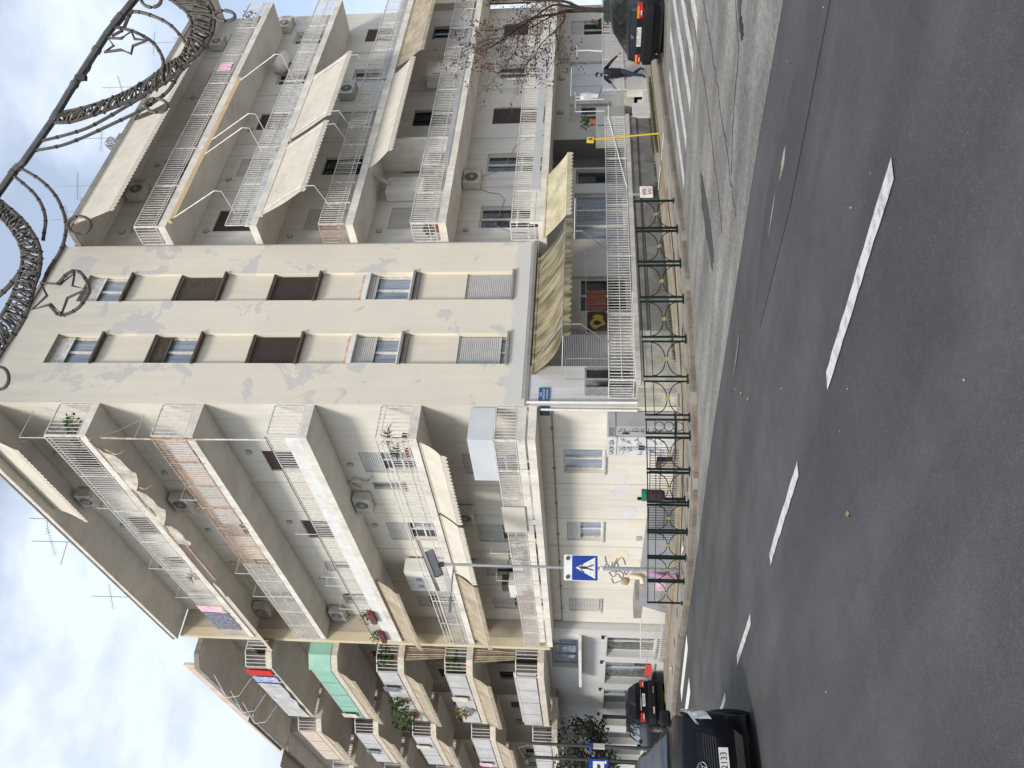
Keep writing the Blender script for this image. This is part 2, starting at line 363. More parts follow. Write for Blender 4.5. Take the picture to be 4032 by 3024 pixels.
# ------------------------------------------------------------------ ground
def road_mat(name, c, c2, light, scale=1.3, speck=0.5, rough=0.75, midc=.10):
    m = bpy.data.materials.new(name); m.use_nodes = True; nt = m.node_tree; b = nt.nodes['Principled BSDF']; L = nt.links.new
    def n(t): return nt.nodes.new(t)
    tc = n('ShaderNodeTexCoord'); mp = n('ShaderNodeMapping'); mp.inputs['Scale'].default_value = (1, 0.22, 1); L(tc.outputs['Object'], mp.inputs[0])
    a = n('ShaderNodeTexNoise'); a.inputs['Scale'].default_value = scale; a.inputs['Detail'].default_value = 5; L(mp.outputs[0], a.inputs[0])
    r = n('ShaderNodeValToRGB'); r.color_ramp.elements[0].position = 0.38; r.color_ramp.elements[1].position = 0.66; r.color_ramp.elements[0].color = (*c2, 1); r.color_ramp.elements[1].color = (*c, 1); L(a.outputs[0], r.inputs[0])
    v = n('ShaderNodeTexVoronoi'); v.inputs['Scale'].default_value = 130; L(tc.outputs['Object'], v.inputs[0])
    sp = n('ShaderNodeSeparateColor'); L(v.outputs['Color'], sp.inputs[0])
    mr = n('ShaderNodeMapRange'); mr.inputs[1].default_value = 0.80; mr.inputs[2].default_value = 1.0; mr.inputs[3].default_value = 0; mr.inputs[4].default_value = speck; L(sp.outputs[0], mr.inputs[0])
    mi = n('ShaderNodeMix'); mi.data_type = 'RGBA'; L(mr.outputs[0], mi.inputs[0]); L(r.outputs[0], mi.inputs[6]); mi.inputs[7].default_value = (*light, 1)
    big = n('ShaderNodeTexNoise'); big.inputs['Scale'].default_value = 0.6; big.inputs['Detail'].default_value = 8; big.inputs['Roughness'].default_value = 0.7; L(tc.outputs['Object'], big.inputs[0])
    m2 = n('ShaderNodeMapRange'); m2.inputs[1].default_value = 0.35; m2.inputs[2].default_value = 0.7; m2.inputs[3].default_value = 0.75; m2.inputs[4].default_value = 1.2; L(big.outputs[0], m2.inputs[0])
    mm = n('ShaderNodeMix'); mm.data_type = 'RGBA'; mm.blend_type = 'MULTIPLY'; mm.inputs[0].default_value = 1; L(mi.outputs[2], mm.inputs[6]); L(m2.outputs[0], mm.inputs[7]); L(mm.outputs[2], b.inputs['Base Color'])
    mid = n('ShaderNodeTexNoise'); mid.inputs['Scale'].default_value = 14; mid.inputs['Detail'].default_value = 8; mid.inputs['Roughness'].default_value = .75; L(tc.outputs['Object'], mid.inputs[0])
    m4 = n('ShaderNodeMapRange'); m4.inputs[1].default_value = .35; m4.inputs[2].default_value = .65; m4.inputs[3].default_value = 1 - midc; m4.inputs[4].default_value = 1 + midc; L(mid.outputs[0], m4.inputs[0])
    m5 = n('ShaderNodeMix'); m5.data_type = 'RGBA'; m5.blend_type = 'MULTIPLY'; m5.inputs[0].default_value = 1; L(mm.outputs[2], m5.inputs[6]); L(m4.outputs[0], m5.inputs[7]); L(m5.outputs[2], b.inputs['Base Color'])
    b.inputs['Roughness'].default_value = rough
    bp = n('ShaderNodeBump'); bp.inputs['Strength'].default_value = 0.55; bp.inputs['Distance'].default_value = 0.008; L(v.outputs['Distance'], bp.inputs['Height']); L(bp.outputs[0], b.inputs['Normal'])
    return m
asph = road_mat('dark_asphalt', (0.073, 0.0725, 0.074), (0.045, 0.045, 0.047), (0.14, 0.137, 0.13), speck=0.4)
asph2 = road_mat('old_grey_asphalt', (0.25, 0.235, 0.21), (0.14, 0.13, 0.12), (0.44, 0.41, 0.37), 1.6, 0.7, 0.9, midc=.32)
asph3 = road_mat('asphalt_patch', (0.060, 0.059, 0.060), (0.045, 0.044, 0.046), (0.12, 0.12, 0.11), 1.0, 0.4)
paint = mat('road_paint', (0.55, 0.54, 0.52), (0.24, 0.235, 0.23), 9, 0.8, 0.4, 60, contrast=(0.30, 0.52), detail=10)
paint_new = mat('fresh_road_paint', (0.70, 0.70, 0.68), (0.50, 0.50, 0.49), 9, 0.8, 0.3, 60, contrast=(0.2, 0.5), detail=10)
pavem = mat('pavement_concrete', (0.34, 0.31, 0.27), (0.22, 0.20, 0.17), 1.1, 0.95, 0.5, 30, grime=0.5)
slabA = mat('paving_slab_stone', (0.37, 0.32, 0.26), (0.25, 0.215, 0.175), 1.6, 0.95, 0.4, 40, grime=0.35)
slabD = mat('dark_paving_tile', (0.085, 0.085, 0.09), (0.05, 0.05, 0.055), 3, 0.9)
kerbm = mat('kerb_stone', (0.22, 0.185, 0.145), (0.12, 0.10, 0.08), 2, 0.95, 0.6, 25, grime=0.5)
tact = mat('yellow_tactile_paving', (0.48, 0.34, 0.14), (0.30, 0.23, 0.12), 3, 0.9, 0.4, 40, grime=0.4)
grassm = mat('moss_and_weeds', (0.055, 0.068, 0.025), (0.03, 0.038, 0.015), 6, 0.95)

def sheet(pts, dz, name, m, f=Rd, th=0.0):
    mb = MB(); mb.quad(*[(x, y, f(x, y) + dz) for x, y in pts]); return struct(mb, name, m)
sheet([(-400, -400), (400, -400), (400, 400), (-400, 400)], 0, 'road', asph)
KERB = [(90, 12.6), (21.5, 12.5), (16.7, 12.25), (15.0, 12.05), (13.6, 12.05), (12.4, 12.34), (11.35, 12.86), (10.35, 13.5), (9.65, 14.3), (9.22, 15.1), (8.95, 16.2), (8.80, 17.8), (8.74, 19.9), (8.78, 21.8), (9.1, 23.6), (9.2, 26.5), (9.15, 30.4), (9.1, 90)]
# old lighter asphalt of the side street, running into a thin gutter strip along the kerb
old = [(6.3, -60), (6.95, 1.0), (7.4, 3.8), (7.66, 5.44), (7.83, 7.35), (8.12, 9.99), (8.3, 12.0), (8.40, 14.6), (8.5, 17.56), (8.62, 19.6), (8.70, 20.6)] + [(x - 0.01, y - 0.01) for x, y in reversed(KERB[:13])] + [(90, -60)]
mb = MB(); mb.quad(*[(x, y, Rd(x, y) + 0.004) for x, y in old]); struct(mb, 'side_street', asph2)
# fan the sheet so its shape stays right: triangulated n-gon is planar, so it is safe
sheet([(5.9, 2.6), (6.35, 2.9), (6.95, 5.6), (6.7, 7.2), (6.35, 7.0), (6.0, 5.0)], 0.005, 'road_patch', asph3)
rnd = random.Random(3)
def strip_poly(pts, w): 
    L_ = []; R_ = []
    for i, p in enumerate(pts):
        a = Vector(pts[max(i - 1, 0)]); b = Vector(pts[min(i + 1, len(pts) - 1)]); t = (b - a).normalized(); nn = Vector((-t.y, t.x)); j = 1 + rnd.uniform(-.3, .3)
        L_.append(Vector(p) + nn * w / 2 * j); R_.append(Vector(p) - nn * w / 2 * j)
    return L_ + R_[::-1]
tar = mat('tar_seal', (0.05, 0.05, 0.05), (0.035, 0.035, 0.035), 5, 0.8)
for k, (pts, w, m) in enumerate([([(13.2, 6.6), (11.5, 6.7), (10.0, 6.9), (9.2, 7.0), (8.3, 7.2)], 0.035, tar), ([(10.3, 4.8), (9.4, 5.4), (9.3, 6.4), (9.0, 7.0)], 0.03, tar),
                                ([(9.1, 3.0), (9.5, 4.5), (9.7, 5.2)], 0.25, asph3), ([(17, 8.2), (14, 7.6), (11.5, 7.7), (9.0, 8.3)], 0.10, kerbm)]):
    dn = [(pts[i][0] + (pts[i + 1][0] - pts[i][0]) * j / 8 + rnd.uniform(-.05, .05), pts[i][1] + (pts[i + 1][1] - pts[i][1]) * j / 8 + rnd.uniform(-.05, .05)) for i in range(len(pts) - 1) for j in range(8)]; pts = dn; q = strip_poly(pts, w); mb = MB(); n = len(pts)
    for i in range(n - 1):
        mb.quad(*[(p.x, p.y, Rd(p.x, p.y) + 0.008 + 0.001 * k) for p in (q[i], q[i + 1], q[2 * n - 2 - i], q[2 * n - 1 - i])])
    struct(mb, 'road_crack', m)

sandm = mat('sandy_filler', (0.32, 0.28, 0.22), (0.18, 0.16, 0.14), 8, .95)
for k, (cx_, cy_, ra, rb, m) in enumerate([(6.5, 4.9, .05, .22, sandm), (6.6, 5.6, .02, .3, sandm), (9.35, 5.1, .22, .12, dark), (7.3, 8.6, .05, .5, asph2), (10.9, 9.3, 1.1, .35, asph3), (12.4, 5.4, .8, .3, asph3)]):
    mb = MB(); pts = [(cx_ + ra * cos(a) * rnd.uniform(.6, 1.2), cy_ + rb * sin(a) * rnd.uniform(.6, 1.2)) for a in [2 * pi * i / 26 for i in range(26)]]; mb.quad(*[(x, y, Rd(x, y) + .0065 + .0006 * k) for x, y in pts]); struct(mb, 'road_patch', m)
def marking(pts, m, name, lab, group):
    mb = MB(); e = []
    for i in range(len(pts)):
        a, b = Vector(pts[i]), Vector(pts[(i + 1) % len(pts)]); k = max(1, int((b - a).length / 0.12))
        nn = Vector((-(b - a).y, (b - a).x)).normalized()
        for j in range(k): q = a.lerp(b, j / k) + nn * (rnd.uniform(-.008, .008) if 0 < j else 0); e.append((q.x, q.y, Rd(q.x, q.y) + 0.009))
    mb.quad(*e); o = mb.build(name, m); o['kind'] = 'structure'; return o
dashes = [((4.02, 3.1), (4.10, 5.15)), ((4.20, 6.6), (4.28, 8.6)), ((4.40, 10.6), (4.50, 12.4)), ((4.62, 14.5), (4.72, 16.3)), ((4.82, 18.6), (4.92, 20.4))]
for a, b in dashes: marking([(a[0] - .06, a[1]), (a[0] + .06, a[1] - .06), (b[0] + .06, b[1] - .04), (b[0] - .06, b[1] + .04)], paint, 'lane_dash', '', '')
for a, b, y, w in [(14.4, 18.6, 11.28, .36), (14.35, 18.7, 10.25, .36), (14.0, 18.3, 9.12, .34), (13.9, 17.8, 8.2, .34), (13.6, 17.4, 7.32, .34), (13.4, 17.2, 6.4, .34)]:
    marking([(a, y - w / 2), (a - .05, y + w / 2), (b, y + w / 2), (b, y - w / 2)], paint, 'crossing_stripe', '', '')
for x, y0, y1 in [(8.45, 22.0, 26.6), (7.45, 22.5, 26.8)]: marking([(x - .2, y0), (x + .2, y0), (x + .2, y1), (x - .2, y1)], paint_new, 'crossing_stripe', '', '')
# gravel and grit spots on the carriageway
mb = MB()
for _ in range(45):
    x, y = rnd.uniform(1, 9), rnd.uniform(2, 16); r = rnd.uniform(0.004, 0.012); z = Rd(x, y) + 0.006
    mb.add([(x - r, y, z), (x, y - r, z), (x + r, y, z), (x, y + r, z), (x, y, z + r)], [(0, 1, 4), (1, 2, 4), (2, 3, 4), (3, 0, 4)])
o = mb.build('road_grit', pavem); tag(o, 'scattered pale grit and stone chips on the dark asphalt', 'grit', kind='stuff')
# fallen leaves / scraps
litter_m = mat('dry_leaf', (0.36, 0.30, 0.12), (0.25, 0.17, 0.07), 30, 0.9)
for k, (x, y, lab) in enumerate([(3.05, 5.4, 'single dry yellow leaf lying in the near lane of dark asphalt'), (6.3, 8.3, 'dry leaf by the edge of the dark asphalt, nearest the kerb corner'), (6.7, 8.7, 'small brown leaf beside the old grey asphalt edge')]):
    mb = MB(); z = Rd(x, y) + 0.012; pts = [(x + .028 * cos(a) * (1 + .4 * cos(3 * a)), y + .017 * sin(a), z + .01 * sin(2 * a)) for a in [2 * pi * i / 10 for i in range(10)]]
    mb.quad(*pts); mb.quad(*[(a, b, c + .002) for a, b, c in reversed(pts)]); tag(mb.build('fallen_leaf', litter_m), lab, 'leaf')

# pavement block with kerb stones and slabs
PV = KERB + [(90, 90)]
mb = MB(); top = [(x, y, S(x, y) - 0.012) for x, y in PV]; mb.quad(*top)
for i in range(len(KERB) - 1):
    a, b = KERB[i], KERB[i + 1]; mb.quad((a[0], a[1], Rd(*a) - .05), (b[0], b[1], Rd(*b) - .05), (b[0], b[1], S(*b) - .012), (a[0], a[1], S(*a) - .012))
pave = struct(mb, 'pavement', pavem)
# resample the kerb line
def resample(P, step):
    out = [Vector(P[0])]; acc = 0
    for a, b in zip(P, P[1:]):
        a, b = Vector(a), Vector(b); l = (b - a).length; t = step - acc
        while t <= l: out.append(a.lerp(b, t / l)); t += step
        acc = l - (t - step)
    return out
kp = resample([(30, 12.52)] + KERB[1:17] + [(9.12, 46)], 0.62)
for a, b in zip(kp, kp[1:]):
    t = (b - a).normalized(); nn = Vector((t.y, -t.x)); a2, b2 = a + t * .006, b - t * .006
    if nn.dot(Vector((12, 16)) - a) < 0: nn = -nn
    h = rnd.uniform(-.006, .008); mb = MB(); lo = -0.06
    def kz(p, f, e): return (p.x, p.y, f(p.x, p.y) + e)
    A, B, Cc, D = a2 - nn * .02, b2 - nn * .02, b2 + nn * .15, a2 + nn * .15
    A1, B1 = a2 + nn * .005, b2 + nn * .005
    mb.add([kz(A, Rd, lo), kz(B, Rd, lo), kz(B, S, h - .03), kz(A, S, h - .03), kz(A1, S, h), kz(B1, S, h), kz(Cc, S, h), kz(D, S, h), kz(Cc, Rd, lo), kz(D, Rd, lo)],
           [(0, 1, 2, 3), (3, 2, 5, 4), (4, 5, 6, 7), (7, 6, 8, 9), (0, 3, 4, 7, 9), (1, 8, 6, 5, 2)])
    mb.build('kerb_stone', kerbm, pave)
def inside_pave(x, y, m=0.22):
    for a, b in zip(KERB, KERB[1:]):
        a, b = Vector(a), Vector(b); t = (b - a).normalized(); nn = Vector((t.y, -t.x)); p = Vector((x, y))
        u = (p - a).dot(t)
        if -0.5 < u < (b - a).length + .5 and (p - a).dot(nn) < m: return False
    return True
YEL = [(34, 14.4), (24, 14.35), (18, 14.2), (15.3, 14.15), (13.2, 14.2), (12.0, 14.55), (11.1, 15.2), (10.75, 16.2), (10.65, 18.0), (10.7, 21), (10.9, 25.5), (11.1, 30), (11.2, 44)]
def dist_yel(x, y):
    p = Vector((x, y)); d = 9
    for a, b in zip(YEL, YEL[1:]):
        a, b = Vector(a), Vector(b); t = b - a; u = max(0, min(1, (p - a).dot(t) / t.length_squared)); d = min(d, (a + t * u - p).length)
    return d
T = 0.6; cnt = 0
for i in range(0, 34):
    for j in range(0, 30):
        x, y = 8.9 + i * T, 12.2 + j * T
        if cnt > 290: break
        if x + T > 12.6 and y + T > 16.15: continue
        if x > 19: continue
        if not all(inside_pave(x + a, y + b) for a in (0, T) for b in (0, T)): continue
        dk = (i % 4 == 1 and j % 4 == 2); h = rnd.uniform(-.004, .004); g = .007; mb = MB()
        cs = [(x + g, y + g), (x + T - g, y + g), (x + T - g, y + T - g), (x + g, y + T - g)]
        mb.add([(a, b, S(a, b) - .012) for a, b in cs] + [(a, b, S(a, b) + h) for a, b in cs], [(4, 5, 6, 7), (0, 1, 5, 4), (1, 2, 6, 5), (2, 3, 7, 6), (3, 0, 4, 7)])
        if dk:
            mb.mi = 1; c = (x + T / 2, y + T / 2); q = .2
            mb.quad(*[(c[0] + a, c[1] + b, S(c[0] + a, c[1] + b) + h + .004) for a, b in ((q, 0), (0, q * 1.3), (-q, 0), (0, -q * 1.3))])
        mb.build('paving_slab', [slabA, slabD], pave); cnt += 1
yl = resample(YEL, 0.4); n = 0
for a, b in zip(yl, yl[1:]):
    if n > 130: break
    t = (b - a).normalized(); nn = Vector((t.y, -t.x)); mb = MB(); q = [a + t * .004 + nn * .14, b - t * .004 + nn * .14, b - t * .004 - nn * .14, a + t * .004 - nn * .14]
    mb.prism([(p.x, p.y, S(p.x, p.y) + .003) for p in q], (0, 0, .013))
    for k in (-.09, -.03, .03, .09):
        s0, s1 = a + nn * k, b + nn * k; w = nn * .012
        mb.quad(*[(p.x, p.y, S(p.x, p.y) + .021) for p in (s0 - w, s1 - w, s1 + w, s0 + w)])
    mb.build('tactile_tile', tact, pave); n += 1
# white ramp edge line on the pavement of the side street
mb = MB(); mb.prism([(x, y, S(x, y) + .004) for x, y in ((18.2, 12.75), (18.35, 12.75), (19.9, 15.7), (19.75, 15.75))], (0, 0, .012)); struct(mb, 'ramp_edge', paint)
# weeds: one mass of small blades along the planter wall foot and on the bare strip
def blades(name, spots, label, m=grassm, h=(0.03, 0.12)):
    mb = MB()
    for x, y, z in spots:
        a = rnd.uniform(0, 2 * pi); hh = rnd.uniform(*h); w = .008
        mb.add([(x - w * cos(a), y - w * sin(a), z), (x + w * cos(a), y + w * sin(a), z), (x + rnd.uniform(-.04, .04), y + rnd.uniform(-.04, .04), z + hh)], [(0, 1, 2)])
    o = mb.build(name, m); o['label'] = label; o['category'] = 'weeds'; o['kind'] = 'stuff'; return o
sp = []
for _ in range(2600):
    x = rnd.uniform(13.0, 24.2); d = abs(rnd.gauss(0, .12)); y = 16.05 - d
    if sin(x * 2.3) + sin(x * 5.1 + 1) > -0.9: sp.append((x, y, S(x, y) - .005))
blades('weeds', sp, 'low green weeds and moss along the foot of the dark planter wall')
sp = []
for _ in range(3600):
    a = rnd.uniform(0, 2 * pi); r = rnd.random() ** .5; x = 22.0 + 1.9 * r * cos(a); y = 14.6 + .42 * r * sin(a); sp.append((x, y, S(x, y) - .005))
blades('grass_patch', sp, 'small patch of green grass in the bare pavement near the walking man')
leafm = mat('brown_fallen_leaves', (0.30, 0.20, 0.09), (0.14, 0.09, 0.05), 9, 0.9)
mb = MB()
for _ in range(700):
    x = rnd.uniform(9.2, 20); y = rnd.uniform(12.4, 16); z = S(x, y) + .006; r = rnd.uniform(.01, .03); a = rnd.uniform(0, 6)
    if inside_pave(x, y, .05): mb.quad(*[(x + r * cos(a + k * pi / 2), y + r * sin(a + k * pi / 2) * .6, z + rnd.uniform(0, .01)) for k in range(4)])
o = mb.build('leaf_litter', leafm); tag(o, 'scattered brown leaf litter over the corner pavement', 'leaf litter', kind='stuff')

# ------------------------------------------------------------------ corner apartment building
ZT = {1: 3.80, 2: 6.86, 3: 9.76, 4: 12.84, 5: 15.82, 6: 18.78}
TH = 0.21
def tower_mat():
    m = mat('tower_plaster', (0.74, 0.68, 0.57), (0.70, 0.645, 0.55), 0.8, 0.9, 0.3, 45, streak=0.08)
    nt = m.node_tree; L = nt.links.new; b = nt.nodes['Principled BSDF']; prev = b.inputs['Base Color'].links[0].from_socket
    def n(t): return nt.nodes.new(t)
    tc = n('ShaderNodeTexCoord')
    # peeled grey patches
    a = n('ShaderNodeTexNoise'); a.inputs['Scale'].default_value = 0.85; a.inputs['Detail'].default_value = 12; a.inputs['Roughness'].default_value = 0.62; a.inputs['Distortion'].default_value = 0.6; L(tc.outputs['Object'], a.inputs[0])
    r = n('ShaderNodeMapRange'); r.inputs[1].default_value = 0.575; r.inputs[2].default_value = 0.590; r.inputs[4].default_value = 0.8; L(a.outputs[0], r.inputs[0])
    m1 = n('ShaderNodeMix'); m1.data_type = 'RGBA'; L(r.outputs[0], m1.inputs[0]); L(prev, m1.inputs[6]); m1.inputs[7].default_value = (0.55, 0.53, 0.52, 1)
    # repainted band low down and weather-stained top
    sx = n('ShaderNodeSeparateXYZ'); L(tc.outputs['Object'], sx.inputs[0])
    w = n('ShaderNodeTexNoise'); w.inputs['Scale'].default_value = 2.5; w.inputs['Detail'].default_value = 8; L(tc.outputs['Object'], w.inputs[0])
    ad = n('ShaderNodeMath'); ad.operation = 'MULTIPLY_ADD'; L(w.outputs[0], ad.inputs[0]); ad.inputs[1].default_value = 0.5; L(sx.outputs[2], ad.inputs[2])
    lo = n('ShaderNodeMapRange'); lo.inputs[1].default_value = 4.66; lo.inputs[2].default_value = 4.72; lo.inputs[3].default_value = 0.85; lo.inputs[4].default_value = 0; L(ad.outputs[0], lo.inputs[0])
    m2 = n('ShaderNodeMix'); m2.data_type = 'RGBA'; L(lo.outputs[0], m2.inputs[0]); L(m1.outputs[2], m2.inputs[6]); m2.inputs[7].default_value = (0.60, 0.585, 0.565, 1)
    mp = n('ShaderNodeMapping'); mp.inputs['Scale'].default_value = (3.5, 3.5, 0.5); L(tc.outputs['Object'], mp.inputs[0])
    s = n('ShaderNodeTexNoise'); s.inputs['Scale'].default_value = 1.0; s.inputs['Detail'].default_value = 9; s.inputs['Roughness'].default_value = 0.65; L(mp.outputs[0], s.inputs[0])
    ad2 = n('ShaderNodeMath'); ad2.operation = 'MULTIPLY_ADD'; L(s.outputs[0], ad2.inputs[0]); ad2.inputs[1].default_value = 7.0; L(sx.outputs[2], ad2.inputs[2])
    hi = n('ShaderNodeMapRange'); hi.inputs[1].default_value = 18.2; hi.inputs[2].default_value = 22.8; hi.inputs[3].default_value = 0; hi.inputs[4].default_value = 0.45; L(ad2.outputs[0], hi.inputs[0])
    m3 = n('ShaderNodeMix'); m3.data_type = 'RGBA'; L(hi.outputs[0], m3.inputs[0]); L(m2.outputs[2], m3.inputs[6]); m3.inputs[7].default_value = (0.36, 0.34, 0.31, 1)
    L(m3.outputs[2], b.inputs['Base Color']); return m
towerm = tower_mat()

B = thing('apartment_building', 'cream corner apartment block of five balcony floors with a blank two-window tower face', 'apartment building', (12.70, 17.05, 0))
def bp(mb, name, m, **k):      # part of the building (its empty sits at the corner foot)
    o = mb.build(name, m, B, **k); o.location = (-12.70, -17.05, 0); return o
class _Shift: pass
INV = Matrix.Translation((-12.70, -17.05, 0))
def fix(o): o.matrix_parent_inverse = INV; return o
_build = MB.build
def build2(s, name, m, parent=None, **k):
    o = _build(s, name, m, parent, **k)
    if parent is not None and parent.get('_off'): o.location = tuple(-v for v in parent['_off'])
    return o
MB.build = build2
B['_off'] = (12.70, 17.05, 0.0)
def bp(mb, name, m, **k): return mb.build(name, m, B, **k)

# tower: front face with two window strips
TX0, TX1, TZ1 = 12.70, 19.04, 19.27
strips = [(14.12, 15.24), (16.56, 17.72)]
wz = {1: (4.50, 5.90), 2: (7.50, 8.86), 3: (10.43, 11.87), 4: (13.44, 14.86), 5: (16.47, 17.84)}
mb = MB(); wall(mb, FT, TX0, TX1, 3.93, TZ1, [(a, b, 4.46, 17.90, 0.10) for a, b in strips]); 
mb.quad((TX1, 17.05, 3.93), (TX1, 17.75, 3.93), (TX1, 17.75, TZ1), (TX1, 17.05, TZ1)); mb.quad((TX0, 17.05, 3.93), (TX1, 17.05, 3.93), (TX1, 18.3, 3.93), (TX0, 18.3, 3.93))
mb.box((TX0, 17.05, TZ1), (TX1, 22, TZ1 + .001))
bp(mb, 'tower_wall', towerm)
mb = MB(); mb.box((TX0 - .05, 16.98, TZ1 + .002), (TX1 + .06, 17.35, TZ1 + .09)); bp(mb, 'parapet_coping', conc)
mb = MB(); FT.box(mb, TX0 + .01, TX1 - .02, 3.84, 3.928, -1.0, 0.03); bp(mb, 'tower_base_ledge', conc)
FS = FT.at(-0.10)
for a, b in strips:
    mb = MB()
    zz = [4.46] + [v for k in range(1, 6) for v in wz[k]] + [17.90]
    for i in range(0, len(zz), 2):
        if zz[i + 1] - zz[i] > .005: mb.quad(FS.P(a, zz[i]), FS.P(b, zz[i]), FS.P(b, zz[i + 1]), FS.P(a, zz[i + 1]))
    for k in range(1, 6):
        z0, z1 = wz[k]; e = -.16
        mb.quad(FS.P(a, z1), FS.P(b, z1), FS.P(b, z1, e), FS.P(a, z1, e)); mb.quad(FS.P(a, z0), FS.P(a, z0, e), FS.P(b, z0, e), FS.P(b, z0))
        for u in (a, b): mb.quad(FS.P(u, z0), FS.P(u, z1), FS.P(u, z1, e), FS.P(u, z0, e))
    bp(mb, 'window_strip', recess)
TW = {(0, 1): ('white', .86, shut), (0, 2): ('white', .42, shut), (0, 3): ('brown', 1, brown), (0, 4): ('white', .33, brown2), (0, 5): ('white', .30, whitem),
      (1, 1): ('white', 1.0, shut), (1, 2): ('white', .16, shut), (1, 3): ('brown', .9, brown), (1, 4): ('brown', 1.0, brown2), (1, 5): ('white', .32, whitem)}
salmon = mat('bare_brick_patch', (0.50, 0.27, 0.20), (0.62, 0.50, 0.42), 5, 0.95, 0.5, 40)
for (s, k), (st, sh, sm) in TW.items():
    a, b = strips[s]; z0, z1 = wz[k]
    w = window(B, FS, a + .02, b - .02, z0 + .03, z1, st, sh, sm, dep=0.12, gl=(glassl if st == 'white' else glass), sill_mat=conc)
    mb = MB(); FS.box(mb, a - .03, b + .03, z0 - .04, z0 + .026, -.14, .17); mb.build('sill', brown2 if k in (3, 4, 5) else conc, w)
    if k in (4, 5, 3): mb = MB(); FS.box(mb, a, b, z1, z1 + .05, .002, .05); mb.build('lintel', brown2 if k != 5 else conc, w)
    if k == 2:     # repaired window: white rendered surround with bare patches beside it
        mb = MB(); FS.box(mb, a, b, z1 + .002, z1 + .14, 0.002, .085); FS.box(mb, a + .0, a + .02, z0, z1, .002, .10); FS.box(mb, a, b, z0 + .03, z0 + .08, -.10, .10); mb.build('surround', white, w)
        mb = MB(); pts = [FS.P(a + (b - a) * i / 12, z1 + .15, .006) for i in range(13)] + [FS.P(a + (b - a) * i / 12, z1 + .22 + .05 * rnd.random(), .006) for i in range(12, -1, -1)]
        mb.quad(*pts); mb.build('bare_patch', salmon, w)
        mb = MB(); FS.box(mb, a - .02, b + .04, z0 - .17, z0 - .06, -.05, .09); mb.build('broken_sill', conc, w)

# masses and side walls, left (street) facade
colsL = [(19.35, 20.45), (23.5, 24.75), (26.5, 27.35), (29.3, 30.3)]
holesL = []
LW = []
for k in range(1, 6):
    zt = ZT[k]
    for i, (a, b) in enumerate(colsL):
        if k == 2 and i == 2: continue
        door = i < 2 or i == 3
        z0 = zt + .06 if door else zt + 1.0
        LW.append((a, b, z0, zt + 2.02 + (.0 if k != 1 else .05), k, i, door)); holesL.append((a, b, z0, zt + 2.02 + (.0 if k != 1 else .05), .2))
LW.append((21.0, 21.42, ZT[2] + 1.0, ZT[2] + 1.95, 2, 9, False)); holesL.append((21.0, 21.42, ZT[2] + 1.0, ZT[2] + 1.95, .2))
gwL = [(19.07, 20.30, 1.80, 2.95), (23.22, 24.50, 1.78, 2.92), (29.1, 30.3, 1.76, 2.94)]
mb = MB(); wall(mb, FL, 17.05, 31.35, 3.6, 18.80, holesL, .2); bp(mb, 'street_wall', wallL)
mb = MB(); wall(mb, FL, 17.05, 31.35, -1.6, 3.6, [(a, b, c, d, .2) for a, b, c, d in gwL] + [(18.9, 20.1, -.35, .34, .3)], .2); bp(mb, 'street_ground_wall', wallL)
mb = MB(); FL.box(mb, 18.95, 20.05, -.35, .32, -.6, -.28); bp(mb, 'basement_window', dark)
mb = MB(); mb.box((11.4, 17.06, 18.93), (12.7 + 18, 31.35, 18.99)); bp(mb, 'roof', conc)
def slab(F0, F1c, u0, u1, zt, th, name='balcony_slab', m=slabm, d=None):
    mb = MB(); F0.box(mb, u0, u1, zt - th, zt, 0.0, d); o = bp(mb, name, m)
    mb = MB(); mb.quad(F0.P(u0 + .03, zt - th - .004, .01), F0.P(u1 - .03, zt - th - .004, .01), F0.P(u1 - .03, zt - th - .004, d - .05), F0.P(u0 + .03, zt - th - .004, d - .05)); mb.build('slab_underside', soffit, o)
    return o
DL = 1.08; DR = 1.45
for k in range(1, 6):
    sl_ = slab(FL, None, 17.06, 31.33, ZT[k], TH, d=DL)
# eaves
mb = MB(); FL.box(mb, 17.06, 31.33, 18.78, 18.92, -.3, 1.28); bp(mb, 'eaves', slabm)
mb = MB(); mb.quad(FL.P(17.1, 18.775, 0), FL.P(31.3, 18.775, 0), FL.P(31.3, 18.775, 1.2), FL.P(17.1, 18.775, 1.2)); bp(mb, 'eaves_soffit', soffit)
for a, b, z0, z1, k, i, door in LW:
    F = FL.at(0)
    if k in (3, 5) and i < 2 or (k == 4 and i == 3): st, sh, sm = 'brown', 1.0, brown
    elif i == 9: st, sh, sm = 'grey', 0, shut
    else: st, sh, sm = 'white', rnd.choice([.25, .4, .0, .9]), shut
    if k == 2 and i == 0: sh = .28
    if k == 2 and i == 1: sh = .35
    window(B, F, a, b, z0, z1, st, sh, sm, dep=.13, sill=not door, door=door and st != 'brown')
for n_, (a, b, c, d) in enumerate(gwL):
    window(B, FL, a + .02, b - .02, c, d, 'white', [0, .35, .93][n_], shut, dep=.13, sill_mat=pipem, gl=[glassl, glassl, glass][n_])
# vertical plaster joints, thin strips in an even grey
jm = mat('joint_grey', (0.36, 0.345, 0.32), None, 3, .9)
for k in range(1, 6):
    for u in (21.1, 22.9, 25.4, 28.1): mb = MB(); FL.box(mb, u - .008, u + .008, ZT[k] + .01, ZT[k] + 2.7, -.005, .006); bp(mb, 'plaster_joint', jm)
for u in (20.9, 23.0, 24.9, 28.3): mb = MB(); FL.box(mb, u - .008, u + .008, .05 - (u - 17) * .05, 3.5, -.005, .006); bp(mb, 'plaster_joint', jm)
